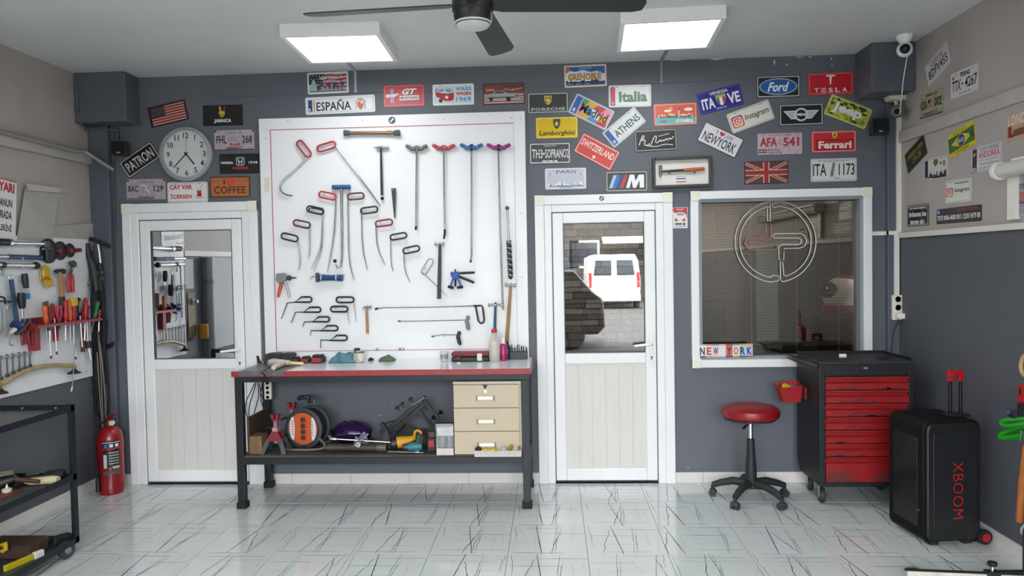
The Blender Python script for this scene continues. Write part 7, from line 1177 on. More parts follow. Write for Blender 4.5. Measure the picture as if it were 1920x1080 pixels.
ords = ('first', 'second', 'third', 'fourth', 'fifth', 'sixth', 'seventh', 'eighth', 'ninth', 'tenth', 'eleventh', 'twelfth', 'thirteenth')
for i, (px, t0, b0) in enumerate(((60, 661, 687), (50, 661, 691), (40, 663, 695), (28, 665, 700), (17, 667, 705), (4.5, 669, 711))): P = lw(px, t0); spanner(P.y, P.z, lw(px, b0).z, '%s spanner of the row counted from the back corner' % ords[i])
for i in range(2): y_ = -1.11 - i * 0.05; spanner(y_, 1.123 + 0.004 * i, 0.965 - 0.014 * i, '%s spanner of the row counted from the back corner' % ords[6 + i])
# air hoses
HOSE = M('#b39a6c', 0.5, 0, 0.25, 20)
def air_hose(pts, e0, e1, lab):
    t = thing('puller_hose', lab, 'hose', pts[0], group='tan hoses on the left board'); ob('hose', MB().tube(smoothpts(pts, 2), 0.0145, 8), HOSE, t, smooth=True)
    for e in (e0, e1): ob('brass_nipple', MB().cyl(e + Vector((0, 0, 0.03)), e + Vector((0, 0, 0.0)), 0.012, n=10), M('#a8853a', 0.3, 0.7), t, smooth=True); ob('suction_cup', MB().lathe([(0.012, 0.004), (0.02, -0.008), (0.042, -0.02), (0.045, -0.027), (0.03, -0.027)], e, (0, 0, 1), 18), M('#1d1a18', 0.6), t, smooth=True)
e1 = lw(139, 693, .01); e0 = lw(0, 730, .01); air_hose([e0 + Vector((0, 0, .03)), lw(6, 719, .01), lw(20, 710, .01), lw(45, 696, .01), lw(75, 687, .01), lw(105, 684, .01), lw(130, 686, .01), e1 + Vector((0, 0, .03))], e0, e1, 'tan curved hose with black suction cups below the spanners')
t = lthing('thin_rod', 'long thin rod standing through the hose end', 'rod', 140, 600); ob('rod', MB().tube([lw(143, 577, .03), lw(138, 690, .03), lw(135.5, 725, .03)], 0.0035, 6), DSTEEL, t, smooth=True); ob('hook', MB().tube([lw(135.5, 725, .03), lw(133.5, 734, .03)], [0.005, 0.006], 6), STEEL, t)
t = lthing('wood_stick', 'reddish flat wooden stick hanging right of the rack', 'stick', 156, 640); ob('stick', MB().beam(lw(155, 615), lw(155, 660), 0.034, 0.012, side=(0, 1, 0)), M('#7a4a2c', 0.6, 0, 0.3, 10), t, bevel=0.002)
t = lthing('socket_driver', 'chrome socket driver hanging at the right end of the board', 'driver', 166, 620); ob('shaft', MB().cyl(lw(163, 604), lw(165.5, 650), 0.010, n=10), CHROME, t, smooth=True); ob('socket', MB().cyl(lw(165, 640), lw(166, 652), 0.022, n=12), BLK, t, smooth=True); ob('extension', MB().cyl(lw(167, 652), lw(170, 675), 0.013, n=12), CHROME, t, smooth=True)
t = lthing('dark_spatula', 'dark grey spatula above the right end of the rack', 'spatula', 171, 545); ob('blade', MB().beam(lw(172, 520), lw(171, 560), 0.03, 0.008, side=(0, 1, 0)), M('#3d4245', 0.4, 0.4), t, bevel=0.003)
# mirrored extras at the front of the board: plastic rods, sheet, tall bottle opener
t = thing('offset_hook', 'steel offset hook rod at the front end of the left board', 'hook rod', (LX, -1.1, 1.7)); ob('rod', MB().tube([(LT, -1.04, 1.62), (LT, -1.04, 1.66), (LT, -1.1, 1.68), (LT, -1.1, 1.2)], 0.006, 6), DSTEEL, t, smooth=True)
t = thing('offset_hook', 'second steel offset hook rod beside the board end', 'hook rod', (LX, -1.17, 1.5)); ob('rod', MB().tube([(LT, -1.12, 1.46), (LT, -1.12, 1.49), (LT, -1.17, 1.5), (LT, -1.17, 1.15)], 0.006, 6), DSTEEL, t, smooth=True)
t = thing('wall_bottle_opener', 'wooden wall bottle opener with a mug of beer-coloured glass', 'bottle opener', (XL, -1.35, 1.2)); ob('board', MB().box(XL, -1.40, 1.0, XL + 0.02, -1.27, 1.42), M('#8a7a60', 0.6, 0, 0.2), t); ob('opener', MB().lathe([(0.03, 0), (0.03, 0.02), (0.015, 0.03), (0.015, 0.06)], (XL + 0.02, -1.34, 1.34), (1, 0, 0), 16), STEEL, t, smooth=True); ob('mug', MB().lathe([(0.045, 0), (0.05, 0.01), (0.05, 0.13), (0.04, 0.14)], (XL + 0.08, -1.42, 0.98), (0, 0, 1), 18), M('#b07a1a', 0.15), t, smooth=True)
t = thing('grey_downpipe', 'grey downpipe on the left wall beyond the tool board', 'pipe', (XL, -1.62, 0)); ob('pipe', MB().cyl((XL + 0.05, -1.62, 0.0), (XL + 0.05, -1.62, 1.76), 0.045, n=18), M('#8f959b', 0.5), t, smooth=True); ob('pipe_clip', MB().cyl((XL + 0.05, -1.62, 1.5), (XL + 0.05, -1.62, 1.54), 0.05, n=18), M('#7b8187', 0.5), t, smooth=True)
tag(ob('paper_sheet', MB().box(XL, -1.42, 1.46, XL + 0.003, -1.26, 1.74), M('#c9c6cc', 0.6), loc=(XL, -1.34, 1.6)), 'pale notice sheet on the left wall beyond the tool board', 'paper')
# ------------------------------------------------------------------ hoses, squeegee and cables hung in the left corner
def cn(px, py, y=-0.1): return onY(px, py, y)
t = thing('squeegee', 'black squeegee with silver handle leaning in the left corner', 'squeegee', cn(185, 455)); ob('blade', MB().beam(cn(168, 447, -.1), cn(206, 462.5, -.1), 0.03, 0.02, side=(0, 0, 1)), BLK, t, bevel=0.003); ob('handle', MB().cyl(cn(184, 457, -.1), cn(189, 495, -.1), 0.009, n=10), M('#c5c6c2', 0.3, 0.6), t, smooth=True); ob('grip', MB().tube([cn(188, 493, -.1), cn(189, 515, -.1), cn(190, 545, -.1)], [0.013, 0.017, 0.014], 10), BLK, t, smooth=True)
t = thing('hand_pump', 'black pump handle hanging at the corner end of the board', 'pump', cn(166, 470)); ob('tube', MB().tube([cn(164, 456, -.14), cn(166, 478, -.14), cn(168, 488, -.14)], [0.016, 0.02, 0.018], 10), BLK, t, smooth=True); ob('body', MB().tube([cn(168, 485, -.14), cn(174, 500, -.13), cn(178, 520, -.13), cn(181, 545, -.13)], [0.02, 0.028, 0.03, 0.024], 10), M('#1f2125', 0.5), t, smooth=True); ob('lever', MB().tube([cn(160, 538, -.15), cn(168, 530, -.15), cn(176, 522, -.14)], 0.007, 6), M('#7a6650', 0.5), t, smooth=True)
t = thing('steel_shears', 'dark shears with ring handles hanging in the corner', 'shears', cn(188, 515))
for c_ in ((188, 511), (188.5, 522)): ob('ring', MB().tube([cn(c_[0] + 4.6 * math.cos(a), c_[1] + 4.2 * math.sin(a), -.125) for a in [2 * pi * i / 12 for i in range(12)]], 0.0045, 6, closed=True), DSTEEL, t, smooth=True)
ob('blades', MB().beam(cn(187, 524, -.125), cn(189, 545, -.125), 0.014, 0.006), DSTEEL, t)
hz = [((187, 520), (189, 600), (186, 700), (189, 780), (188, 850)), ((192, 540), (196, 620), (192, 720), (190, 800)), ((181, 540), (184, 640), (181, 720), (178, 770), (184, 780)), ((176, 600), (180, 690), (174, 740), (169, 742), (172, 710), (178, 690)), ((200, 600), (196, 660), (200, 715), (196, 720), (186, 712)), ((196, 640), (203, 740), (203, 775), (196, 784), (186, 782), (176, 768), (175, 730)), ((178, 640), (177, 730), (183, 756), (182, 720))]
for i, q in enumerate(hz): pts = smoothpts([cn(a, b, -0.085 - 0.008 * (i % 4)) for a, b in q], 2); tag(ob('black_hose', MB().tube(pts, (0.011, 0.012, 0.009, 0.006, 0.006, 0.007, 0.006)[i], 8), BLACK_RUB, loc=pts[0], smooth=True), ('thick black hose hanging straight down the left corner', 'black hose right of the thick one in the corner', 'black hose left of the thick one in the corner', 'small black cable loop at the board end', 'short black cable loop against the slate wall', 'widest black cable loop hanging in the corner', 'narrow black cable loop inside the hose bundle')[i], 'hose', 'black hoses in the left corner')
for i, q in enumerate((((184, 620), (190, 700), (193, 800), (195, 822), (198, 834)), ((187, 640), (196, 720), (199, 800), (204, 815), (200, 832), (196, 826)), ((182, 660), (187, 740), (191, 790), (194, 826), (202, 828)))): pts = smoothpts([cn(a, b, -0.11) for a, b in q], 2); tag(ob('grey_rope', MB().tube(pts, 0.0045, 6), M('#7d7770', 0.7), loc=pts[0], smooth=True), ('grey cord hanging left in the hose bundle', 'grey cord looping lowest by the extinguisher', 'grey cord in the middle of the hose bundle')[i], 'cord', 'grey cords in the left corner')
t = thing('cable_hook', 'black flat hook carrying the hoses in the corner', 'hook', cn(205, 650)); ob('hook', MB().tube(smoothpts([cn(192, 655, -.07), cn(204, 652, -.08), cn(214, 643, -.1), cn(213, 641, -.1), cn(205, 647, -.09), cn(194, 648, -.07)], 1), 0.008, 8), BLACK, t, smooth=True)
# ------------------------------------------------------------------ black trolley at the left
ct = thing('tool_trolley', 'black steel tool trolley with three open shelves', 'trolley', (-3.03, -1.75, 0)); CT = M('#1e242b', 0.4, 0.3, 0.15); X0, X1, Y1, Y0 = -3.30, -2.755, -1.36, -2.15
Z3 = onY(138, 757, Y1).z; Z2 = onY(138, 884, Y1).z; Z1 = onY(141, 1001, Y1).z; ps = 0.042
for xx in (X0, X1 - ps):
    for yy in (Y0, Y1 - 0.03): ob('post', MB().box(xx, yy, Z1 - 0.03, xx + ps, yy + 0.004, Z3 + 0.004).box(xx if xx == X0 else X1 - 0.004, yy - 0.03, Z1 - 0.03, xx + 0.004 if xx == X0 else X1, yy, Z3 + 0.004), CT, ct)
GRY = M('#5f6163', 0.45, 0.2, 0.15)
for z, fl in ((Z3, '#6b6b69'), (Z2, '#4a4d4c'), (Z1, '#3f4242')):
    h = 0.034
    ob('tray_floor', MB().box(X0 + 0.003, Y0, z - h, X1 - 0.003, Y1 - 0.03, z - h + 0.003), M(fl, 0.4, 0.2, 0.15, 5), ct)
    ob('tray_side', MB().box(X0, Y1 - 0.034, z - h, X1, Y1 - 0.030, z), CT, ct); ob('tray_side', MB().box(X0, Y0, z - h, X1, Y0 + 0.004, z), CT, ct); ob('tray_side', MB().box(X0, Y0, z - h, X0 + 0.004, Y1 - 0.034, z), CT, ct); ob('tray_side', MB().box(X1 - 0.004, Y0, z - h, X1, Y1 - 0.034, z), CT, ct)
    for q in ((X1 - 0.01, Y1 - 0.029), ): ob('bolt', MB().cyl((q[0] - 0.008, q[1] - 0.002, z - 0.018), (q[0] - 0.008, q[1] - 0.040, z - 0.018), 0.006, n=8), STEEL, ct)
    if z == Z3:
        for xx in (-3.2, -3.06, -2.86): ob('bolt', MB().cyl((xx, Y1 - 0.034, z - 0.017), (xx, Y1 - 0.039, z - 0.017), 0.007, n=8), STEEL, ct)
def caster(root, x, y, r, w_, zt, ry=0.0, m=None):
    a = Vector((math.cos(ry), math.sin(ry), 0)); f_ = Vector((-math.sin(ry), math.cos(ry), 0)); c = Vector((x, y, r)); k = ob('caster', MB().box(x - 0.03, y - 0.03, zt - 0.005, x + 0.03, y + 0.03, zt), STEEL, root)
    for s_ in (-1, 1): ob('fork', MB().beam(Vector((x, y, zt - 0.004)) + a * s_ * (w_ / 2 + 0.004) - f_ * 0.015, c + a * s_ * (w_ / 2 + 0.004), 0.03, 0.003, side=f_), STEEL, k)
    ob('wheel', MB().lathe([(r * 0.45, 0), (r * 0.9, 0), (r, w_ * 0.25), (r, w_ * 0.75), (r * 0.9, w_), (r * 0.45, w_)], c - a * w_ / 2, a, 24), m or M('#3a3d40', 0.6), k, smooth=True); ob('hub', MB().cyl(c - a * (w_ / 2 + 0.003), c + a * (w_ / 2 + 0.003), r * 0.42, n=14), M('#8b8e90', 0.4, 0.4), k, smooth=True)
for x, y in ((-2.80, -1.44), (-3.25, -1.44), (-2.80, -2.05), (-3.25, -2.05)): caster(ct, x, y, 0.05, 0.03, Z1 - 0.034, -0.35)
# things on the trolley shelves
z2 = Z2 - 0.0305; z1 = Z1 - 0.0305
def s2(px, py, dz=0.0): return onZ(px, py, z2 + dz) + Vector((0, 0, 0))
t = thing('rubber_mallet', 'black rubber mallet on the middle trolley shelf', 'mallet', s2(100, 885)); p = onY(88, 876, -1.43); ob('head', MB().lathe([(0.02, 0), (0.026, 0.008), (0.026, 0.092), (0.02, 0.1)], Vector((p.x, -1.44, z2 + 0.03)), (1, 0.15, 0.1), 18), BLACK_RUB, t, smooth=True); ob('handle', MB().tube([(p.x + 0.04, -1.45, z2 + .03), (p.x - .06, -1.5, z2 + .03), (p.x - .25, -1.55, z2 + .02)], [0.011, 0.013, 0.014], 10), M('#38302c', 0.6), t, smooth=True)
a, b = onY(52, 886, -1.5), onY(109, 883, -1.5); t = thing('hammer', 'hammer with cream handle lying across the middle trolley shelf', 'hammer', (a.x, -1.5, z2)); ob('handle', MB().tube([(a.x, -1.53, z2 + .02), (a.x + .04, -1.53, z2 + .022), (b.x - .03, -1.5, z2 + .024), (b.x, -1.5, z2 + .024)], [0.008, 0.02, 0.024, 0.02], 12), M('#c9bd96', 0.5, 0, 0.15, 12), t, smooth=True); ob('head', MB().cyl((a.x - .02, -1.57, z2 + .018), (a.x - .02, -1.48, z2 + .018), 0.017, n=12), M('#3a3530', 0.5, 0.4), t, smooth=True)
t = thing('old_file', 'grey flat file on the middle trolley shelf', 'file', (onY(60, 880, -1.47).x, -1.47, z2)); ob('blade', MB().beam((onY(50, 880, -1.47).x, -1.47, z2 + 0.045), (onY(71, 879, -1.47).x, -1.46, z2 + 0.05), 0.03, 0.006), M('#6a6f76', 0.35, 0.6), t)
t = thing('power_tool', 'black angle grip tool on the middle trolley shelf', 'power tool', (onY(18, 900, -1.6).x, -1.6, z2)); ob('body', MB().tube([onY(-8, 908, -1.62), onY(10, 903, -1.6), onY(28, 897, -1.58)], [0.035, 0.034, 0.024], 12), M('#15201f', 0.5), t, smooth=True); ob('neck', MB().tube([onY(26, 898, -1.58), onY(40, 900, -1.57), onY(74, 903, -1.55)], [0.02, 0.013, 0.011], 10), M('#4a2f20', 0.6), t, smooth=True)
p = onZ(10, 925, z2); t = thing('rusty_plate', 'rusty red plate at the near edge of the middle shelf', 'plate', p); ob('plate', MB().box(p.x - 0.1, p.y - 0.08, z2, p.x + 0.06, p.y + 0.05, z2 + 0.008), M('#7a3a28', 0.6, 0, 0.4, 20), t); tag(ob('stud_pad', MB().lathe([(0.022, 0), (0.024, 0.004), (0.024, 0.018), (0.008, 0.022), (0.006, 0.03), (0.001, 0.045)], (p.x + 0.01, p.y, z2 + 0.008), (0, 0, 1), 16), M('#d6d4c8', 0.4), smooth=True, loc=(p.x + .01, p.y, z2 + .008)), 'small white stud pad on the red plate', 'stud')
t = thing('paper_pile', 'small pile of pale papers at the left of the middle shelf', 'papers', (X0 + .05, -1.5, z2))
for i in range(4): ob('sheet', MB().obox((onY(4, 882, -1.5).x, -1.5, z2 + 0.02 + i * 0.012), (0.1, 0.1, 0.008), Matrix.Rotation(0.2 * i, 3, 'Z')), M(('#8a6a4a', '#c8c4ba', '#6a6fa0', '#b8a890')[i], 0.7), t)
p0 = onZ(40, 1052, z1); t = thing('wood_beam', 'old brown wooden block on the lowest trolley shelf', 'wood block', p0); xa, xb = onY(6, 1030, -1.62).x, onY(81, 1030, -1.55).x; ob('block', MB().box(xa - .1, -1.66, z1, xb, -1.50, onY(50, 1009, -1.55).z), M('#3f2d20', 0.75, 0, 0.4, 10, stretch=(0.4, 2, 2), bump=0.4, bscale=30), t, bevel=0.008)
t = thing('sledge_hammer', 'black lump hammer with brown handle behind the wooden block', 'hammer', (onY(115, 1005, -1.42).x, -1.42, z1)); ob('head', MB().obox((onY(117, 1006, -1.43).x, -1.44, z1 + 0.032), (0.05, 0.1, 0.045), Matrix.Rotation(-0.5, 3, 'Z')), M('#202224', 0.5, 0.3), t, bevel=0.008); ob('handle', MB().tube([(onY(112, 1006, -1.43).x, -1.44, z1 + .03), (onY(60, 1006, -1.46).x, -1.47, z1 + .035)], [0.013, 0.016], 10), M('#4a3020', 0.6), t, smooth=True)
p = onZ(28, 1068, z1); t = thing('utility_knife', 'yellow plastic tool with white blade guard at the shelf edge', 'knife', p); d = (onZ(45, 1052, z1) - onZ(8, 1068, z1)).normalized(); q0 = onZ(8, 1072, z1) + Vector((0, 0, 0.014)); ob('handle', MB().beam(q0, q0 + d * 0.17, 0.035, 0.022, side=(0, 0, 1)), M('#b5a81c', 0.4), t, bevel=0.006); ob('guard', MB().beam(q0 + d * 0.17, q0 + d * 0.23, 0.04, 0.026, side=(0, 0, 1)), M('#dcdad4', 0.4), t, bevel=0.005); tag(ob('yellow_clip', MB().tube([onY(4, 1022, -1.7), onY(10, 1018, -1.7), onY(11, 1030, -1.7), onY(4, 1034, -1.7)], 0.012, 8), M('#c2a01c', 0.45), loc=onY(8, 1026, -1.7)), 'yellow clip hanging on the wooden block', 'clip')
# ------------------------------------------------------------------ fire extinguisher
ex, ey = -3.285, -0.205; t = thing('fire_extinguisher', 'red fire extinguisher with black printed label in the left corner', 'fire extinguisher', (ex, ey, 0)); r_ = 0.088; RD = M('#8c0d16', 0.3, coat=0.2)
ob('cylinder', MB().lathe([(r_ * 0.92, 0.0), (r_ * 0.96, 0.012), (r_ * 0.94, 0.03), (r_, 0.036), (r_, 0.40), (r_ * 0.9, 0.45), (r_ * 0.6, 0.485), (0.025, 0.5), (0.022, 0.515)], (ex, ey, 0), (0, 0, 1), 36), RD, t, smooth=True)
ob('valve', MB().cyl((ex, ey, 0.5), (ex, ey, 0.54), 0.02, n=14), M('#8a7a50', 0.35, 0.7), t, smooth=True); ob('lever', MB().beam((ex - 0.03, ey, 0.535), (ex + 0.055, ey - 0.02, 0.60), 0.026, 0.012, side=(0, 1, 0)), RD, t, bevel=0.003); ob('carry_handle', MB().beam((ex - 0.03, ey, 0.525), (ex + 0.05, ey - 0.015, 0.565), 0.026, 0.01, side=(0, 1, 0)), RD, t, bevel=0.003); ob('gauge', MB().cyl((ex + 0.035, ey - 0.02, 0.525), (ex + 0.042, ey - 0.04, 0.525), 0.019, n=16), M('#cfcac0', 0.3), t, smooth=True)
ob('hose', MB().tube(smoothpts([(ex - 0.02, ey - 0.01, 0.53), (ex - 0.07, ey - 0.04, 0.52), (ex - 0.075, ey - 0.075, 0.4), (ex - 0.06, ey - 0.085, 0.3), (ex - 0.05, ey - 0.088, 0.12)], 2), 0.009, 8), BLACK_RUB, t, smooth=True); ob('nozzle', MB().cyl((ex - 0.05, ey - 0.088, 0.13), (ex - 0.045, ey - 0.09, 0.03), 0.014, 0.018, 12), BLACK, t, smooth=True); ob('strap', MB().lathe([(r_ * 1.01, 0.18), (r_ * 1.015, 0.184), (r_ * 1.015, 0.2), (r_ * 1.01, 0.204)], (ex, ey, 0), (0, 0, 1), 36), RD, t, smooth=True)
def wrap(z0, z1, a0, a1, col, name, k=1.006):
    mb = MB(); n = 10; rr_ = r_ * k; mb.add([(ex + rr_ * math.cos(a0 + (a1 - a0) * i / n), ey + rr_ * math.sin(a0 + (a1 - a0) * i / n), z) for z in (z0, z1) for i in range(n + 1)], [(i, i + 1, n + 2 + i, n + 1 + i) for i in range(n)]); ob(name, mb, M(col, 0.4), t, recalc=False)
A0, A1 = math.radians(-95), math.radians(-15)
wrap(0.15, 0.40, A0, A1, '#1c1c1e', 'label'); wrap(0.385, 0.39, A0, A1, '#c9c5c0', 'label_line', 1.01); wrap(0.338, 0.347, A0, A1, '#b5242c', 'label_line', 1.01); wrap(0.15, 0.178, A0, A1, '#55575a', 'label_band', 1.01)
for i, c_ in enumerate(('#2f6fb0', '#dcdcdc', '#dcdcdc')): wrap(0.353, 0.376, A0 + 0.15 + i * 0.42, A0 + 0.42 + i * 0.42, c_, 'pictogram', 1.012)
for i in range(5): wrap(0.228 + i * 0.02, 0.236 + i * 0.02, A0 + 0.5, A1 - 0.1, '#a9a9aa', 'label_text', 1.012)
wrap(0.2, 0.3, A0 + 0.08, A0 + 0.35, '#cfcfcf', 'label_panel', 1.012); wrap(0.19, 0.212, A0 + 0.75, A1 - 0.1, '#c9c9c9', 'label_text', 1.012)
# ------------------------------------------------------------------ tool cabinet on casters
cx0, cx1, cy0, cy1, cz0, cz1 = 1.74, 2.345, -0.56, -0.11, 0.135, 0.972
cab = thing('tool_cabinet', 'black roller tool cabinet with scratched red drawers', 'tool cabinet', (2.04, -0.34, 0)); CBK = M('#1c1f23', 0.45, 0.2, 0.2, 8); CBK2 = M('#26282b', 0.6, 0, 0.3, 9)
ob('carcass', MB().prism([(cy0 + 0.02, cz0), (cy1 - 0.06, cz0), (cy1, cz0 + 0.07), (cy1, cz1 - 0.03), (cy0 + 0.02, cz1 - 0.03)], lambda a, b: (cx0, a, b), (cx1 - cx0, 0, 0)), CBK, cab, bevel=0.004)
ob('top_tray', MB().box(cx0, cy0, cz1 - 0.03, cx1, cy1, cz1 - 0.012), CBK2, cab, bevel=0.003); ob('tray_lip', MB().box(cx0, cy1 - 0.012, cz1 - 0.012, cx1, cy1, cz1 + 0.006), CBK, cab)
for xx in (cx0, cx1 - 0.012): ob('tray_lip', MB().box(xx, cy0 + 0.03, cz1 - 0.012, xx + 0.012, cy1 - 0.012, cz1 + 0.004), CBK, cab)
ob('front_frame', frame_boxes(cx0, cx1, cz0, cz1 - 0.03, 0.036, cy0, cy0 + 0.03, True, 0.075, 0.028), CBK, cab, bevel=0.003)
lk = ob('lock_plate', MB().cyl((2.02, cy0, 0.92), (2.02, cy0 - 0.004, 0.92), 0.013, n=16), M('#2c2e31', 0.3, 0.5), cab); ob('key', MB().box(2.018, cy0 - 0.02, 0.913, 2.04, cy0 - 0.004, 0.926), STEEL, lk)
dz0, dz1 = cz0 + 0.03, cz1 - 0.108; hs = [0.19] + [0.098] * 6; tot = sum(hs); sc = (dz1 - dz0) / tot; z = dz0; DRM = M('#971418', 0.45, 0, 0.25, 7, col2='#7d1015', stretch=(1, 1, 2)); CHIP = M('#3a2022', 0.7)
dx0, dx1 = cx0 + 0.038, cx1 - 0.038; rc = random.Random(8)
for i, h in enumerate(hs):
    h *= sc; y = cy0 - 0.004
    prof = [(y + 0.02, 0.002), (y, 0.002), (y, h * (0.45 if i else 0.72)), (y + 0.014, h * (0.6 if i else 0.80)), (y + 0.014, h * (0.74 if i else 0.87)), (y - 0.004, h * (0.82 if i else 0.92)), (y - 0.004, h - 0.004), (y + 0.02, h - 0.004)]
    d = ob('drawer', MB().prism(prof, lambda a, b: (dx0, a, z + b), (dx1 - dx0, 0, 0)), DRM, cab)
    for k in range(4 if i else 2):
        xx = rc.uniform(dx0 + 0.02, dx1 - 0.1); w_ = rc.uniform(0.02, 0.09); n = 9; ww = [rc.uniform(0.3, 1) for _ in range(n)]; zz = z + 0.0035; pts = [(xx + w_ * q / (n - 1), zz) for q in range(n)] + [(xx + w_ * q / (n - 1), zz + 0.010 * ww[q]) for q in range(n - 1, -1, -1)]
        ob('paint_chip', MB().add([(a, y - 0.0006, b) for a, b in pts], [tuple(range(len(pts)))]), CHIP, d, recalc=False)
    if i == 0:
        for x_, w_, hh_ in ((dx0, 0.17, 0.075), (dx1 - 0.22, 0.22, 0.06)):
            n = 12; pts = [(x_ + w_ * q / (n - 1), z + 0.003) for q in range(n)] + [(x_ + w_ * q / (n - 1), z + 0.006 + hh_ * math.sin(pi * min(1, (q + 0.6) / n)) ** 0.6 * rc.uniform(0.75, 1.0)) for q in range(n - 1, -1, -1)]; ob('worn_patch', MB().add([(a, y - 0.0005, b) for a, b in pts], [tuple(range(len(pts)))]), M('#5f1d22', 0.6), d, recalc=False)
    if i in (3, 4, 5): ob('scratch', MB().add([(dx0 + 0.09 + 0.02 * i, y - 0.0007, z + 0.02), (dx0 + 0.15 + 0.02 * i, y - 0.0007, z + 0.034), (dx0 + 0.153 + 0.02 * i, y - 0.0007, z + 0.03), (dx0 + 0.1 + 0.02 * i, y - 0.0007, z + 0.014)], [(0, 1, 2, 3)]), CHIP, d, recalc=False)
    z += h
ob('push_handle', MB().tube([(cx0, cy0 + 0.05, cz1 - 0.045), (cx0 - 0.05, cy0 + 0.05, cz1 - 0.03), (cx0 - 0.085, cy0 + 0.09, cz1 - 0.022), (cx0 - 0.085, cy1 - 0.1, cz1 - 0.022), (cx0 - 0.05, cy1 - 0.05, cz1 - 0.03), (cx0, cy1 - 0.05, cz1 - 0.045)], 0.016, 10), M('#2a2c2f', 0.5), cab, smooth=True)
for x, y in ((cx0 + 0.045, cy0 + 0.1), (cx1 - 0.06, cy0 + 0.1), (cx0 + 0.06, cy1 - 0.08), (cx1 - 0.06, cy1 - 0.08)): caster(cab, x, y, 0.052, 0.03, cz0, 0.15 if x > 2 else -0.1, M('#2b2d30', 0.6))
# red cup holder hooked on the cabinet side, filled
t = thing('plastic_bin', 'red plastic bin hooked on the left side of the cabinet', 'bin', (cx0 - 0.08, -0.27, 0.72)); hz_ = onY(1480, 752, -.27).z; hx = onY(1480, 735, -.27).x; w_ = 0.075
mb = MB(); a = [(-w_ * 0.72, -0.05, 0), (w_ * 0.8, -0.05, 0), (w_ * 0.8, 0.05, 0), (-w_ * 0.72, 0.05, 0)]; b = [(-w_ * 1.15, -0.06, 0.1), (w_ * 0.95, -0.06, 0.115), (w_ * 0.95, 0.06, 0.14), (-w_ * 1.15, 0.06, 0.12)]; P = lambda q: (hx + q[0], -0.27 + q[1], hz_ + q[2])
mb.add([P(q) for q in a + b], [(3, 2, 1, 0), (0, 1, 5, 4), (1, 2, 6, 5), (2, 3, 7, 6), (3, 0, 4, 7)]); o = ob('bin', mb, M('#98121a', 0.4), t, recalc=False); sm = o.modifiers.new('thickness', 'SOLIDIFY'); sm.thickness = 0.004; sm.offset = -1
ob('mount', MB().box(cx0 - 0.012, -0.31, hz_ + 0.02, cx0, -0.23, hz_ + 0.1), M('#8a151b', 0.4), t)
tag(ob('yellow_roll', MB().lathe([(0.028, 0), (0.03, 0.004), (0.03, 0.024), (0.016, 0.026)], (hx - 0.03, -0.28, hz_ + 0.088), (0.2, -0.5, 1), 20), M('#d0a91e', 0.5), smooth=True, loc=(hx - .03, -.28, hz_ + .09)), 'yellow tape roll inside the red bin', 'tape'); tag(ob('sponge_block', MB().obox((hx + 0.03, -0.26, hz_ + 0.098), (0.06, 0.04, 0.03), Matrix.Rotation(0.3, 3, 'Y')), M('#5d5f60', 0.6), loc=(hx + .03, -.26, hz_ + .1), bevel=0.008), 'grey sponge block inside the red bin', 'sponge')
p = onZ(1580, 671, cz1 - 0.012); t = thing('earbud_case', 'small white rounded case on the cabinet top', 'case', p); ob('case', MB().tube([(p.x - 0.024, p.y, p.z + 0.014), (p.x - 0.02, p.y, p.z + 0.014), (p.x + 0.02, p.y, p.z + 0.014), (p.x + 0.024, p.y, p.z + 0.014)], [0.007, 0.014, 0.014, 0.007], 12), WHITE_PVC, t, smooth=True)
# ------------------------------------------------------------------ stool
sx, sy = 1.335, -0.40; st = thing('stool', 'round red swivel stool on a black five-star base', 'stool', (sx, sy, 0)); zs = 0.567; RS = M('#8a0f18', 0.38, 0, 0.12, 6)
ob('seat', MB().lathe([(0.17, 0.0), (0.188, 0.012), (0.194, 0.035), (0.186, 0.06), (0.16, 0.074), (0.08, 0.082), (0.001, 0.084)], (sx, sy, zs), (0, 0, 1), 44), RS, st, smooth=True); ob('seat_board', MB().cyl((sx, sy, zs - 0.012), (sx, sy, zs + 0.006), 0.165, n=36), M('#2a2220', 0.7), st); rt = random.Random(2)
for i in range(18): a = rt.uniform(0, 2 * pi); ob('torn_edge', MB().cyl((sx + 0.178 * math.cos(a), sy + 0.178 * math.sin(a), zs + 0.004), (sx + 0.172 * math.cos(a + .05), sy + 0.172 * math.sin(a + .05), zs - rt.uniform(0.008, 0.022)), 0.004, 0.001, 5), M('#3a0d10', 0.7), st)
ob('gas_rod', MB().cyl((sx, sy, 0.38), (sx, sy, zs - 0.01), 0.014, n=14), CHROME, st, smooth=True); ob('column', MB().lathe([(0.038, 0.13), (0.038, 0.2), (0.03, 0.3), (0.025, 0.42), (0.02, 0.422)], (sx, sy, 0), (0, 0, 1), 22), M('#202225', 0.55), st, smooth=True); ob('mechanism', MB().box(sx - 0.07, sy - 0.05, zs - 0.035, sx + 0.07, sy + 0.05, zs - 0.012), BLACK, st, bevel=0.005); ob('lever', MB().tube([(sx, sy - .03, zs - 0.025), (sx - 0.05, sy - 0.08, zs - 0.04), (sx - 0.075, sy - 0.1, zs - 0.055)], [0.005, 0.006, 0.011], 8), BLACK, st, smooth=True)
ob('hub', MB().lathe([(0.04, 0.085), (0.05, 0.095), (0.048, 0.135), (0.036, 0.15)], (sx, sy, 0), (0, 0, 1), 22), M('#232528', 0.6), st, smooth=True)
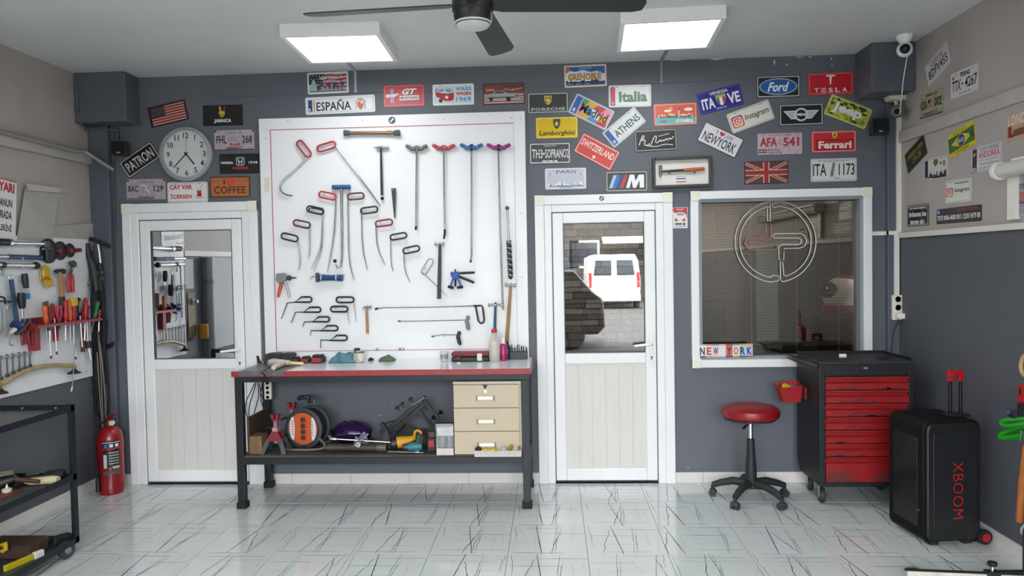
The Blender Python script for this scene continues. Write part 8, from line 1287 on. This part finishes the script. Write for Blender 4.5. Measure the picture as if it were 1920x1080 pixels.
for k in range(5):
    a = math.radians(-128 + 72 * k); d = Vector((math.cos(a), math.sin(a), 0)); c = Vector((sx, sy, 0)); e = c + d * 0.255
    lg = ob('leg', MB().tube([c + d * 0.03 + Vector((0, 0, 0.115)), c + d * 0.12 + Vector((0, 0, 0.12)), c + d * 0.2 + Vector((0, 0, 0.1)), e + Vector((0, 0, 0.078))], [0.03, 0.026, 0.023, 0.02], 10), M('#26282b', 0.6, 0, 0.2), st, smooth=True)
    ob('stem', MB().cyl(e + Vector((0, 0, 0.045)), e + Vector((0, 0, 0.08)), 0.012, n=10), BLACK, lg); q = Vector((-d.y, d.x, 0))
    for s_ in (-1, 1): ob('caster_wheel', MB().cyl(e + q * (s_ * 0.006) + Vector((0, 0, 0.025)), e + q * (s_ * 0.026) + Vector((0, 0, 0.025)), 0.025, n=16), M('#35373a', 0.6), lg, smooth=True)
    ob('caster_hood', MB().ball(e + Vector((0, 0, 0.036)), (0.024, 0.024, 0.02), 12, 6), M('#2c2e31', 0.6), lg, smooth=True)
# ------------------------------------------------------------------ party loudspeaker
fl, fr_ = onZ(1740, 1027, 0), onZ(1838, 1022, 0); ang = math.atan2(fr_.y - fl.y, fr_.x - fl.x); sw = (fr_ - fl).length + 0.03; dpt = 0.35
hS = onY(1780, 792, fl.y).z; spk = thing('party_speaker', 'tall black wheeled party speaker with red lettering', 'speaker', (fl.x - 0.015, fl.y, 0), (0, 0, ang)); SB = M('#0b0c0e', 0.62); SB.node_tree.nodes['Principled BSDF'].inputs['Specular IOR Level'].default_value = 0.2; SG = M('#101214', 0.6)
base = 0.02
def rr3(x0, x1, z0, z1, r, y0, y1, m, nm, par=None):
    return ob(nm, MB().prism(rrect(x0, z0, x1, z1, r, 6), lambda a, b: (a, y0, b), (0, y1 - y0, 0)), m, par or spk, local=True, bevel=0.008)
rr3(0, sw, base, hS, 0.045, 0.02, dpt, SB, 'cabinet'); bz = rr3(0.012, sw - 0.012, base + 0.012, hS - 0.012, 0.04, 0.0, 0.02, M('#16181a', 0.35), 'front_bezel')
gr_ = rr3(0.045, sw - 0.035, base + 0.05, hS - 0.06, 0.02, -0.004, 0.004, SG, 'grille', spk)
GD = M('#000000', 0.9); mb = MB(); px_ = 0.0125
gm = bpy.data.materials.new('perforated_grille'); gm.use_nodes = True; nt = gm.node_tree; b_ = nt.nodes['Principled BSDF']; b_.inputs['Roughness'].default_value = 0.35; b_.inputs['Metallic'].default_value = 0.5
tc = nt.nodes.new('ShaderNodeTexCoord'); vo = nt.nodes.new('ShaderNodeTexVoronoi'); vo.inputs['Scale'].default_value = 110; vo.inputs['Randomness'].default_value = 0.0; mp_ = nt.nodes.new('ShaderNodeMapping'); mp_.inputs['Rotation'].default_value = (0, 0.5, 0); nt.links.new(tc.outputs['Object'], mp_.inputs[0]); nt.links.new(mp_.outputs[0], vo.inputs['Vector'])
rp_ = nt.nodes.new('ShaderNodeValToRGB'); rp_.color_ramp.elements[0].position = 0.34; rp_.color_ramp.elements[0].color = (0.002, 0.002, 0.002, 1); rp_.color_ramp.elements[1].position = 0.42; rp_.color_ramp.elements[1].color = (0.022, 0.024, 0.027, 1); nt.links.new(vo.outputs['Distance'], rp_.inputs[0]); nt.links.new(rp_.outputs[0], b_.inputs['Base Color'])
gr_.data.materials[0] = gm
vs_, fs_, x0, x1, z0, z1 = text_shape('XBOOM', -0.022, 0, 1.05); LH = 0.062; LW = onY(1790, 868, fl.y).z - onY(1790, 975, fl.y).z; cxs = sw * 0.56; czs = (onY(1790, 868, fl.y).z + onY(1790, 975, fl.y).z) / 2
ob('lettering', MB().add([(cxs + ((v - (z0 + z1) / 2) / (z1 - z0)) * LH, -0.006, czs - ((u - (x0 + x1) / 2) / (x1 - x0)) * LW) for u, v in vs_], fs_), M('#a3181c', 0.4, emit=0.0), spk, local=True, recalc=False)
ob('side_badge', MB().box(-0.0015, 0.05, base + 0.17, 0.001, 0.10, base + 0.182), M('#7d1519', 0.4), spk, local=True); ob('side_panel', MB().box(-0.003, 0.07, base + 0.08, 0.0, dpt - 0.05, hS - 0.1), M('#0a0b0c', 0.25), spk, local=True, bevel=0.003)
for z_ in (0.0, ): 
    for x_ in (0.05, sw - 0.09): ob('foot', MB().box(x_, 0.03, 0, x_ + 0.05, 0.08, base), BLACK_RUB, spk, local=True)
for s_, x_ in ((1, sw),):
    wl = ob('wheel', MB().cyl((x_ - 0.02 * s_, 0.06 if s_ > 0 else dpt - 0.06, 0.042), (x_ + 0.018 * s_, 0.06 if s_ > 0 else dpt - 0.06, 0.042), 0.042, n=24), BLACK_RUB, spk, local=True)
yc = 0.06
ob('red_wheel', MB().lathe([(0.026, 0), (0.04, 0.001), (0.042, 0.008), (0.042, 0.024), (0.036, 0.028)], (sw + 0.012, -0.012, 0.044), (0, 1, 0), 26), BLACK_RUB, spk, local=True, smooth=True); ob('hub_cap', MB().cyl((sw + 0.012, -0.013, 0.044), (sw + 0.012, -0.018, 0.044), 0.024, n=20), M('#a8121f', 0.4), spk, local=True)
hx0 = onY(1790, 740, fl.y + .15); xa_, xb_ = [(onY(q, 770, fl.y + .16).x - (fl.x - 0.015)) / math.cos(ang) for q in (1792, 1813)]; zh = onY(1803, 700, fl.y + .15).z
ob('handle_recess', MB().box(xa_ - 0.03, 0.1, hS, xb_ + 0.03, 0.2, hS + 0.012), M('#1b1c1f', 0.4), spk, local=True, bevel=0.004)
for x_ in (xa_, xb_): ob('handle_tube', MB().cyl((x_, 0.15, hS - 0.02), (x_, 0.15, zh - 0.04), 0.0095, n=12), M('#16181b', 0.25, 0.4), spk, local=True, smooth=True)
ob('handle_grip', MB().prism([(xa_ - 0.014, -0.05), (xa_ + 0.014, -0.05), (xa_ + 0.016, -0.025), (xa_ + 0.028, -0.012), (xb_ - 0.028, -0.012), (xb_ - 0.016, -0.025), (xb_ - 0.014, -0.05), (xb_ + 0.014, -0.05), (xb_ + 0.016, 0.012), (xa_ - 0.016, 0.016)], lambda a, b: (a, 0.138, zh + b), (0, 0.024, 0)), M('#a8121f', 0.4), spk, local=True, bevel=0.003)
# ------------------------------------------------------------------ things hanging at the right edge of the frame
gx = XR - 0.12
def re_(px, py, x=None): return onX(px, py, x or gx)
t = thing('coiled_strap', 'bright green coiled strap hanging on the right wall', 'strap', re_(1895, 800)); GN = M('#1d9a1f', 0.35)
q = [[(1932, 786), (1905, 786), (1882, 788), (1876, 793), (1882, 798), (1905, 798), (1935, 792)], [(1935, 798), (1905, 802), (1880, 812), (1873, 818), (1880, 822), (1905, 818), (1935, 810)], [(1935, 804), (1908, 808), (1890, 813), (1886, 820), (1895, 823), (1935, 818)]]
for i, pts in enumerate(q): ob('loop', MB().tube(smoothpts([re_(a, b, gx + 0.02 * i) for a, b in pts], 2), 0.0125, 8), GN, t, smooth=True)
ob('wall_hook', MB().tube([re_(1915, 795, XR), re_(1915, 800, XR - 0.06), re_(1915, 808, XR - .13), re_(1912, 826, XR - .13)], 0.006, 6), DSTEEL, t)
t = thing('power_tool', 'red and black power tool on the right wall at the frame edge', 'power tool', re_(1914, 745)); ob('red_body', MB().prism([(1907, 722), (1940, 716), (1940, 755), (1907, 755)], lambda a, b: re_(a, b), (0.05, 0, 0)), M('#a8161c', 0.4), t, bevel=0.004); ob('grip', MB().prism([(1907, 755), (1925, 755), (1925, 783), (1906, 783)], lambda a, b: re_(a, b), (0.045, 0, 0)), BLACK, t, bevel=0.004); ob('slot', MB().prism([(1910, 728), (1914, 727), (1914, 740), (1910, 741)], lambda a, b: re_(a, b, gx - .002), (0.004, 0, 0)), BLACK, t); ob('blue_cap', MB().cyl(re_(1893, 775), re_(1904, 776), 0.016, 0.02, 12), M('#2a4a9a', 0.3), t, smooth=True); ob('socket', MB().cyl(re_(1900, 777), re_(1908, 777), 0.022, n=12), BLACK, t, smooth=True)
t = thing('tan_hose', 'tan hose loop at the right frame edge above the red tool', 'hose', re_(1918, 685)); ob('hose', MB().tube(smoothpts([re_(1925, 662), re_(1916, 672), re_(1913.5, 688), re_(1917, 702), re_(1926, 708)], 2), 0.010, 8), M('#a8905f', 0.5), t, smooth=True)
t = thing('wooden_mallet', 'orange-brown wooden handle hanging at the right frame edge', 'handle', re_(1915, 930)); ob('handle', MB().tube([re_(1924, 835), re_(1917, 900), re_(1911, 978)], [0.016, 0.019, 0.017], 10), M('#9a5a22', 0.5, 0, 0.25, 10), t, smooth=True); ob('ring', MB().tube(smoothpts([re_(1921, 985), re_(1915, 990), re_(1915, 1000), re_(1922, 1005)], 1), 0.006, 6), M('#a5a89a', 0.4), t, smooth=True)
run('steel_post', 'dark steel post at the right edge of the frame', 'post', MB().box(XR - 0.2, onX(1917, 1050, XR - .2).y - 0.05, 0, XR - 0.16, onX(1917, 1050, XR - .2).y, 0.28), M('#15181b', 0.5))
# floor creeper frame bottom right
a, b = onZ(1700, 1074, 0.06), onZ(1918, 1083, 0.06); t = thing('floor_stand', 'low steel stand with black knob at the bottom right corner', 'stand', (b.x, b.y, 0)); d = (b - a)
ob('rail', MB().beam(a, b, 0.028, 0.024, side=(0, 0, 1)), M('#c9c6ba', 0.5, 0.0, 0.2), t); ob('top_edge', MB().beam(a + Vector((-.01, 0, 0.016)), b + Vector((0, 0, 0.016)), 0.026, 0.004, side=(0, 1, 0)), M('#2b2b28', 0.5), t); ob('clamp', MB().obox(a.lerp(b, 0.74) + Vector((0, 0, 0.0)), (0.06, 0.05, 0.055)), BLACK, t, bevel=0.004); k = a.lerp(b, 0.74); ob('knob_stem', MB().cyl(k + Vector((0, 0, 0.02)), k + Vector((0, 0, 0.055)), 0.007, n=10), STEEL, t); ob('knob', MB().lathe([(0.012, 0), (0.022, 0.006), (0.024, 0.016), (0.02, 0.022)], k + Vector((0, 0, 0.05)), (0, 0, 1), 10), BLACK, t)
ob('side_rail', MB().beam(k + Vector((0.02, 0, 0.006)), b + Vector((0.1, 0.02, 0.006)), 0.04, 0.03, side=(0, 0, 1)), M('#191b1d', 0.5), t)
w2 = onZ(1712, 1082, 0.02); caster(t, w2.x, w2.y - 0.01, 0.03, 0.026, 0.062, 0.3, M('#6a6b68', 0.5)); caster(t, b.x - 0.05, b.y - 0.01, 0.03, 0.026, 0.062, 0.3, M('#6a6b68', 0.5))
# ------------------------------------------------------------------ behind the window glass: blind, neon sign, helmet, desk
IY = 0.045                                             # neon sign plane, blind plane just behind
ix0, ix1 = 1.09, 2.235
bl = thing('venetian_blind', 'dark venetian blind lowered behind the window glass', 'blind', ((ix0 + ix1) / 2, 0.15, 2.08)); ob('head_rail', MB().box(ix0, 0.135, 2.055, ix1, 0.165, 2.08), M('#4b4843', 0.5), bl); SLT = M('#2f2a24', 0.4, 0.2); z = 2.04; mb0 = None; n = 0
me_slat = None
while z > 0.93:
    if me_slat is None:
        m0 = MB(); m0.add([(-(ix1 - ix0) / 2, -0.007, -0.0016), ((ix1 - ix0) / 2, -0.007, -0.0016), ((ix1 - ix0) / 2, 0.0, 0.0012), (-(ix1 - ix0) / 2, 0.0, 0.0012), ((ix1 - ix0) / 2, 0.007, -0.0008), (-(ix1 - ix0) / 2, 0.007, -0.0008)], [(0, 1, 2, 3), (3, 2, 4, 5)]); s0 = ob('slat', m0, SLT, bl, local=True, recalc=False); me_slat = s0.data; s0.location = (0, 0, z - 2.08)
    else: s0 = _link('slat', me_slat, bl); s0.location = (0, 0, z - 2.08)
    z -= 0.0205
ob('bottom_rail', MB().box(ix0, 0.14, 0.915, ix1, 0.16, 0.928), M('#5a564f', 0.5), bl)
for px in (1409, 1494, 1573): X = onY(px, 600, 0.135).x; ob('ladder_cord', MB().cyl((X, 0.136, 0.92), (X, 0.136, 2.06), 0.0016, n=5), M('#b9b3a6', 0.6), bl)
# neon sign: ring halves with the letters P and mirrored J inside
def ns(px, py): return onY(px, py, IY)
t = thing('neon_sign', 'unlit round neon tube sign with interlocking letters in the window', 'neon sign', ns(1454, 453)); NT = M('#d2cec4', 0.3); NT2 = M('#a8746e', 0.35); cxn, cyn, ro, ri = 1454.0, 453.5, 76.0, 67.0
o55 = lambda x, y: (1290 + x / 5.486, 350 + y / 5.486)
def cpts(r, a0, a1, n=22): return [(cxn + r * math.cos(math.radians(a0 + (a1 - a0) * i / n)), cyn - r * math.sin(math.radians(a0 + (a1 - a0) * i / n))) for i in range(n + 1)]
def neon(pts, m, nm, closed=False, r=0.0042): P = [ns(*q) for q in pts]; ob(nm, MB().tube(P, r, 6, closed=closed), m, t, smooth=True)
neon(cpts(ro, 93, 263) + [o55(932, 968), o55(935, 918), o55(875, 914)] + cpts(ri, 262, 98) + [o55(815, 225), o55(820, 355), o55(845, 355), o55(846, 175)], NT, 'left_tube', True)
neon([o55(870, 170), o55(868, 205), o55(885, 216)] + cpts(ri, 84, -73) + [o55(985, 912), o55(975, 780), o55(950, 770), o55(952, 960)] + cpts(ro, -80, 84), NT, 'right_tube', True)
neon([o55(985, 755), o55(935, 755), o55(935, 620), o55(965, 596), o55(1140, 596), o55(1165, 575), o55(1165, 545), o55(1140, 528), o55(890, 528), o55(868, 508), o55(890, 484), o55(1160, 482), o55(1205, 510), o55(1222, 560), o55(1200, 610), o55(1150, 632), o55(990, 636)], NT, 'letter_tube', True)
neon([o55(803, 380), o55(852, 380), o55(858, 490), o55(845, 530), o55(815, 542), o55(660, 545), o55(625, 565), o55(640, 592), o55(900, 600), o55(925, 618), o55(905, 648), o55(690, 652), o55(610, 640), o55(580, 590), o55(600, 525), o55(660, 496), o55(795, 494)], NT2, 'letter_tube', True)
for q in ((1440, 420), (1470, 470), (1400, 480), (1505, 430)): P = ns(*q); ob('stand_off', MB().cyl((P.x, IY - 0.012, P.z), (P.x, IY + 0.012, P.z), 0.006, n=8), M('#3a3835', 0.4), t)
# letter plate standing inside the window
pw = onY(1359, 657, 0.0); m_ = _mpp(pw)
s = Sign('letter_plate', 'colourful patchwork plate reading NEW YORK in the window corner', 'plate', (pw.x + .004, -0.0125, pw.z), (0, 0, 0), 99 * m_, 25 * m_, '#d6cfc8', r=2, slots=False)
hh = s.H; cols = ('#dfe3e8', '#e8dcd6', '#e6d8dc', '#e3e0e0', '#c46a50', '#e6dcd8', '#9fd0e0', '#b8c0e4'); lt = ('N', 'E', 'W', '', 'Y', 'O', 'R', 'K'); lc = ('#1b1f2c', '#c04a38', '#2c2d33', '#000000', '#1e2440', '#d0603c', '#1c2030', '#2b3a7a')
for i in range(8):
    x = -150 + i * 37.5; s.rect(x, -hh, x + 37.3, hh, cols[i], 'patch'); s.rect(x, hh - 9, x + 37.3, hh, ('#b0b8c4', '#c98a80', '#8d8aa0', '#c0b0b0', '#b03a34', '#4a9ac0', '#d8a83a', '#d8b03a')[i], 'patch_edge'); s.rect(x, -hh, x + 37.3, -hh + 8, ('#2b3046', '#c98a80', '#d9a0a8', '#b9b4b4', '#3a3a4a', '#d0806a', '#4a4a5a', '#c04a38')[i], 'patch_edge')
    if lt[i]: s.text(lt[i], x + 18.7, -2, 27, 44, lc[i], 0.02)
s.done()
t = thing('added_office_lamp', 'added square ceiling lamp lighting the office behind the door', 'light panel', (0.5, 1.2, 2.75)); ob('frame', MB().box(0.2, 0.9, 2.70, 0.8, 1.5, 2.75), WHITE_PVC, t); ob('diffuser', MB().box(0.22, 0.92, 2.694, 0.78, 1.48, 2.70), M('#fff1dd', 0.5, emit=7.0), t)  # added lamp, itself unseen, to brighten helmet and stone behind the glass
# helmet on a shelf and furniture in the dark office
hp_ = onY(1580, 553, 0.42); t = thing('motorcycle_helmet', 'white and red motorcycle helmet on a shelf behind the blind', 'helmet', (hp_.x, 0.42, hp_.z)); r_ = 0.15; HW = M('#e6e2dc', 0.25, 0, 0.05)
ob('shell', MB().ball(hp_, (r_, r_ * 1.15, r_ * 0.95), 24, 14), HW, t, smooth=True); ob('visor', MB().ball(hp_ + Vector((-0.085, -0.01, 0.03)), (r_ * 0.55, r_ * 0.8, r_ * 0.5), 20, 12), M('#14161a', 0.1), t, smooth=True); ob('chin_bar', MB().lathe([(r_ * 0.9, -0.02), (r_ * 1.0, 0.0), (r_ * 0.99, 0.045), (r_ * 0.9, 0.05)], hp_ + Vector((0, -0.0, -0.12)), (0, 0, 1), 28), M('#a52a2c', 0.3), t, smooth=True); ob('top_vent', MB().ball(hp_ + Vector((0.02, -0.02, 0.125)), (0.07, 0.06, 0.03)), M('#a52a2c', 0.3), t, smooth=True)
run('wall_shelf', 'dark shelf carrying the helmet behind the window', 'shelf', MB().box(hp_.x - 0.25, 0.25, hp_.z - 0.175, 2.745, 0.62, hp_.z - 0.146), M('#3a322b', 0.6))
t = thing('office_desk', 'dark desk in the office behind the window', 'desk', (1.9, 1.2, 0)); ob('top', MB().box(1.25, 0.7, 0.72, 2.7, 1.4, 0.76), M('#4a3a2c', 0.5), t)
for xx in (1.28, 2.62):
    for yy in (0.74, 1.33): ob('leg', MB().box(xx, yy, 0, xx + 0.05, yy + 0.05, 0.72), DKR, t)
t = thing('office_cupboard', 'tall dark cupboard in the office behind the window', 'cupboard', (1.6, 2.1, 0)); ob('body', MB().box(1.42, 1.95, 0, 1.85, 2.34, 2.2), M('#1d1a17', 0.6), t)
for xx in (1.425, 1.64): ob('door', MB().box(xx, 1.935, 0.05, xx + 0.205, 1.95, 2.17), M('#26211c', 0.5), t)
t = thing('office_board', 'pale panel standing in the office behind the window', 'panel', (2.2, 2.2, 0.76)); ob('panel', MB().box(2.1, 2.25, 0.8, 2.32, 2.3, 1.75), M('#7f8683', 0.5), t); ob('leg', MB().box(2.2, 2.26, 0.0, 2.24, 2.29, 0.8), M('#3a3835', 0.5), t)
t = thing('office_chair', 'black high-backed office chair behind the window', 'chair', (1.45, 1.75, 0)); ob('backrest', MB().box(1.22, 1.85, 0.6, 1.7, 1.93, 1.25), M('#1a1a1c', 0.5), t, bevel=0.04); ob('seat', MB().box(1.22, 1.45, 0.46, 1.7, 1.88, 0.56), M('#1a1a1c', 0.5), t, bevel=0.03); ob('column', MB().cyl((1.46, 1.68, 0.06), (1.46, 1.68, 0.46), 0.03), BLACK, t)
for k in range(5): a = 2 * pi * k / 5; ob('leg', MB().beam((1.46, 1.68, 0.06), (1.46 + 0.26 * math.cos(a), 1.68 + 0.26 * math.sin(a), 0.03), 0.04, 0.03), BLACK, t)
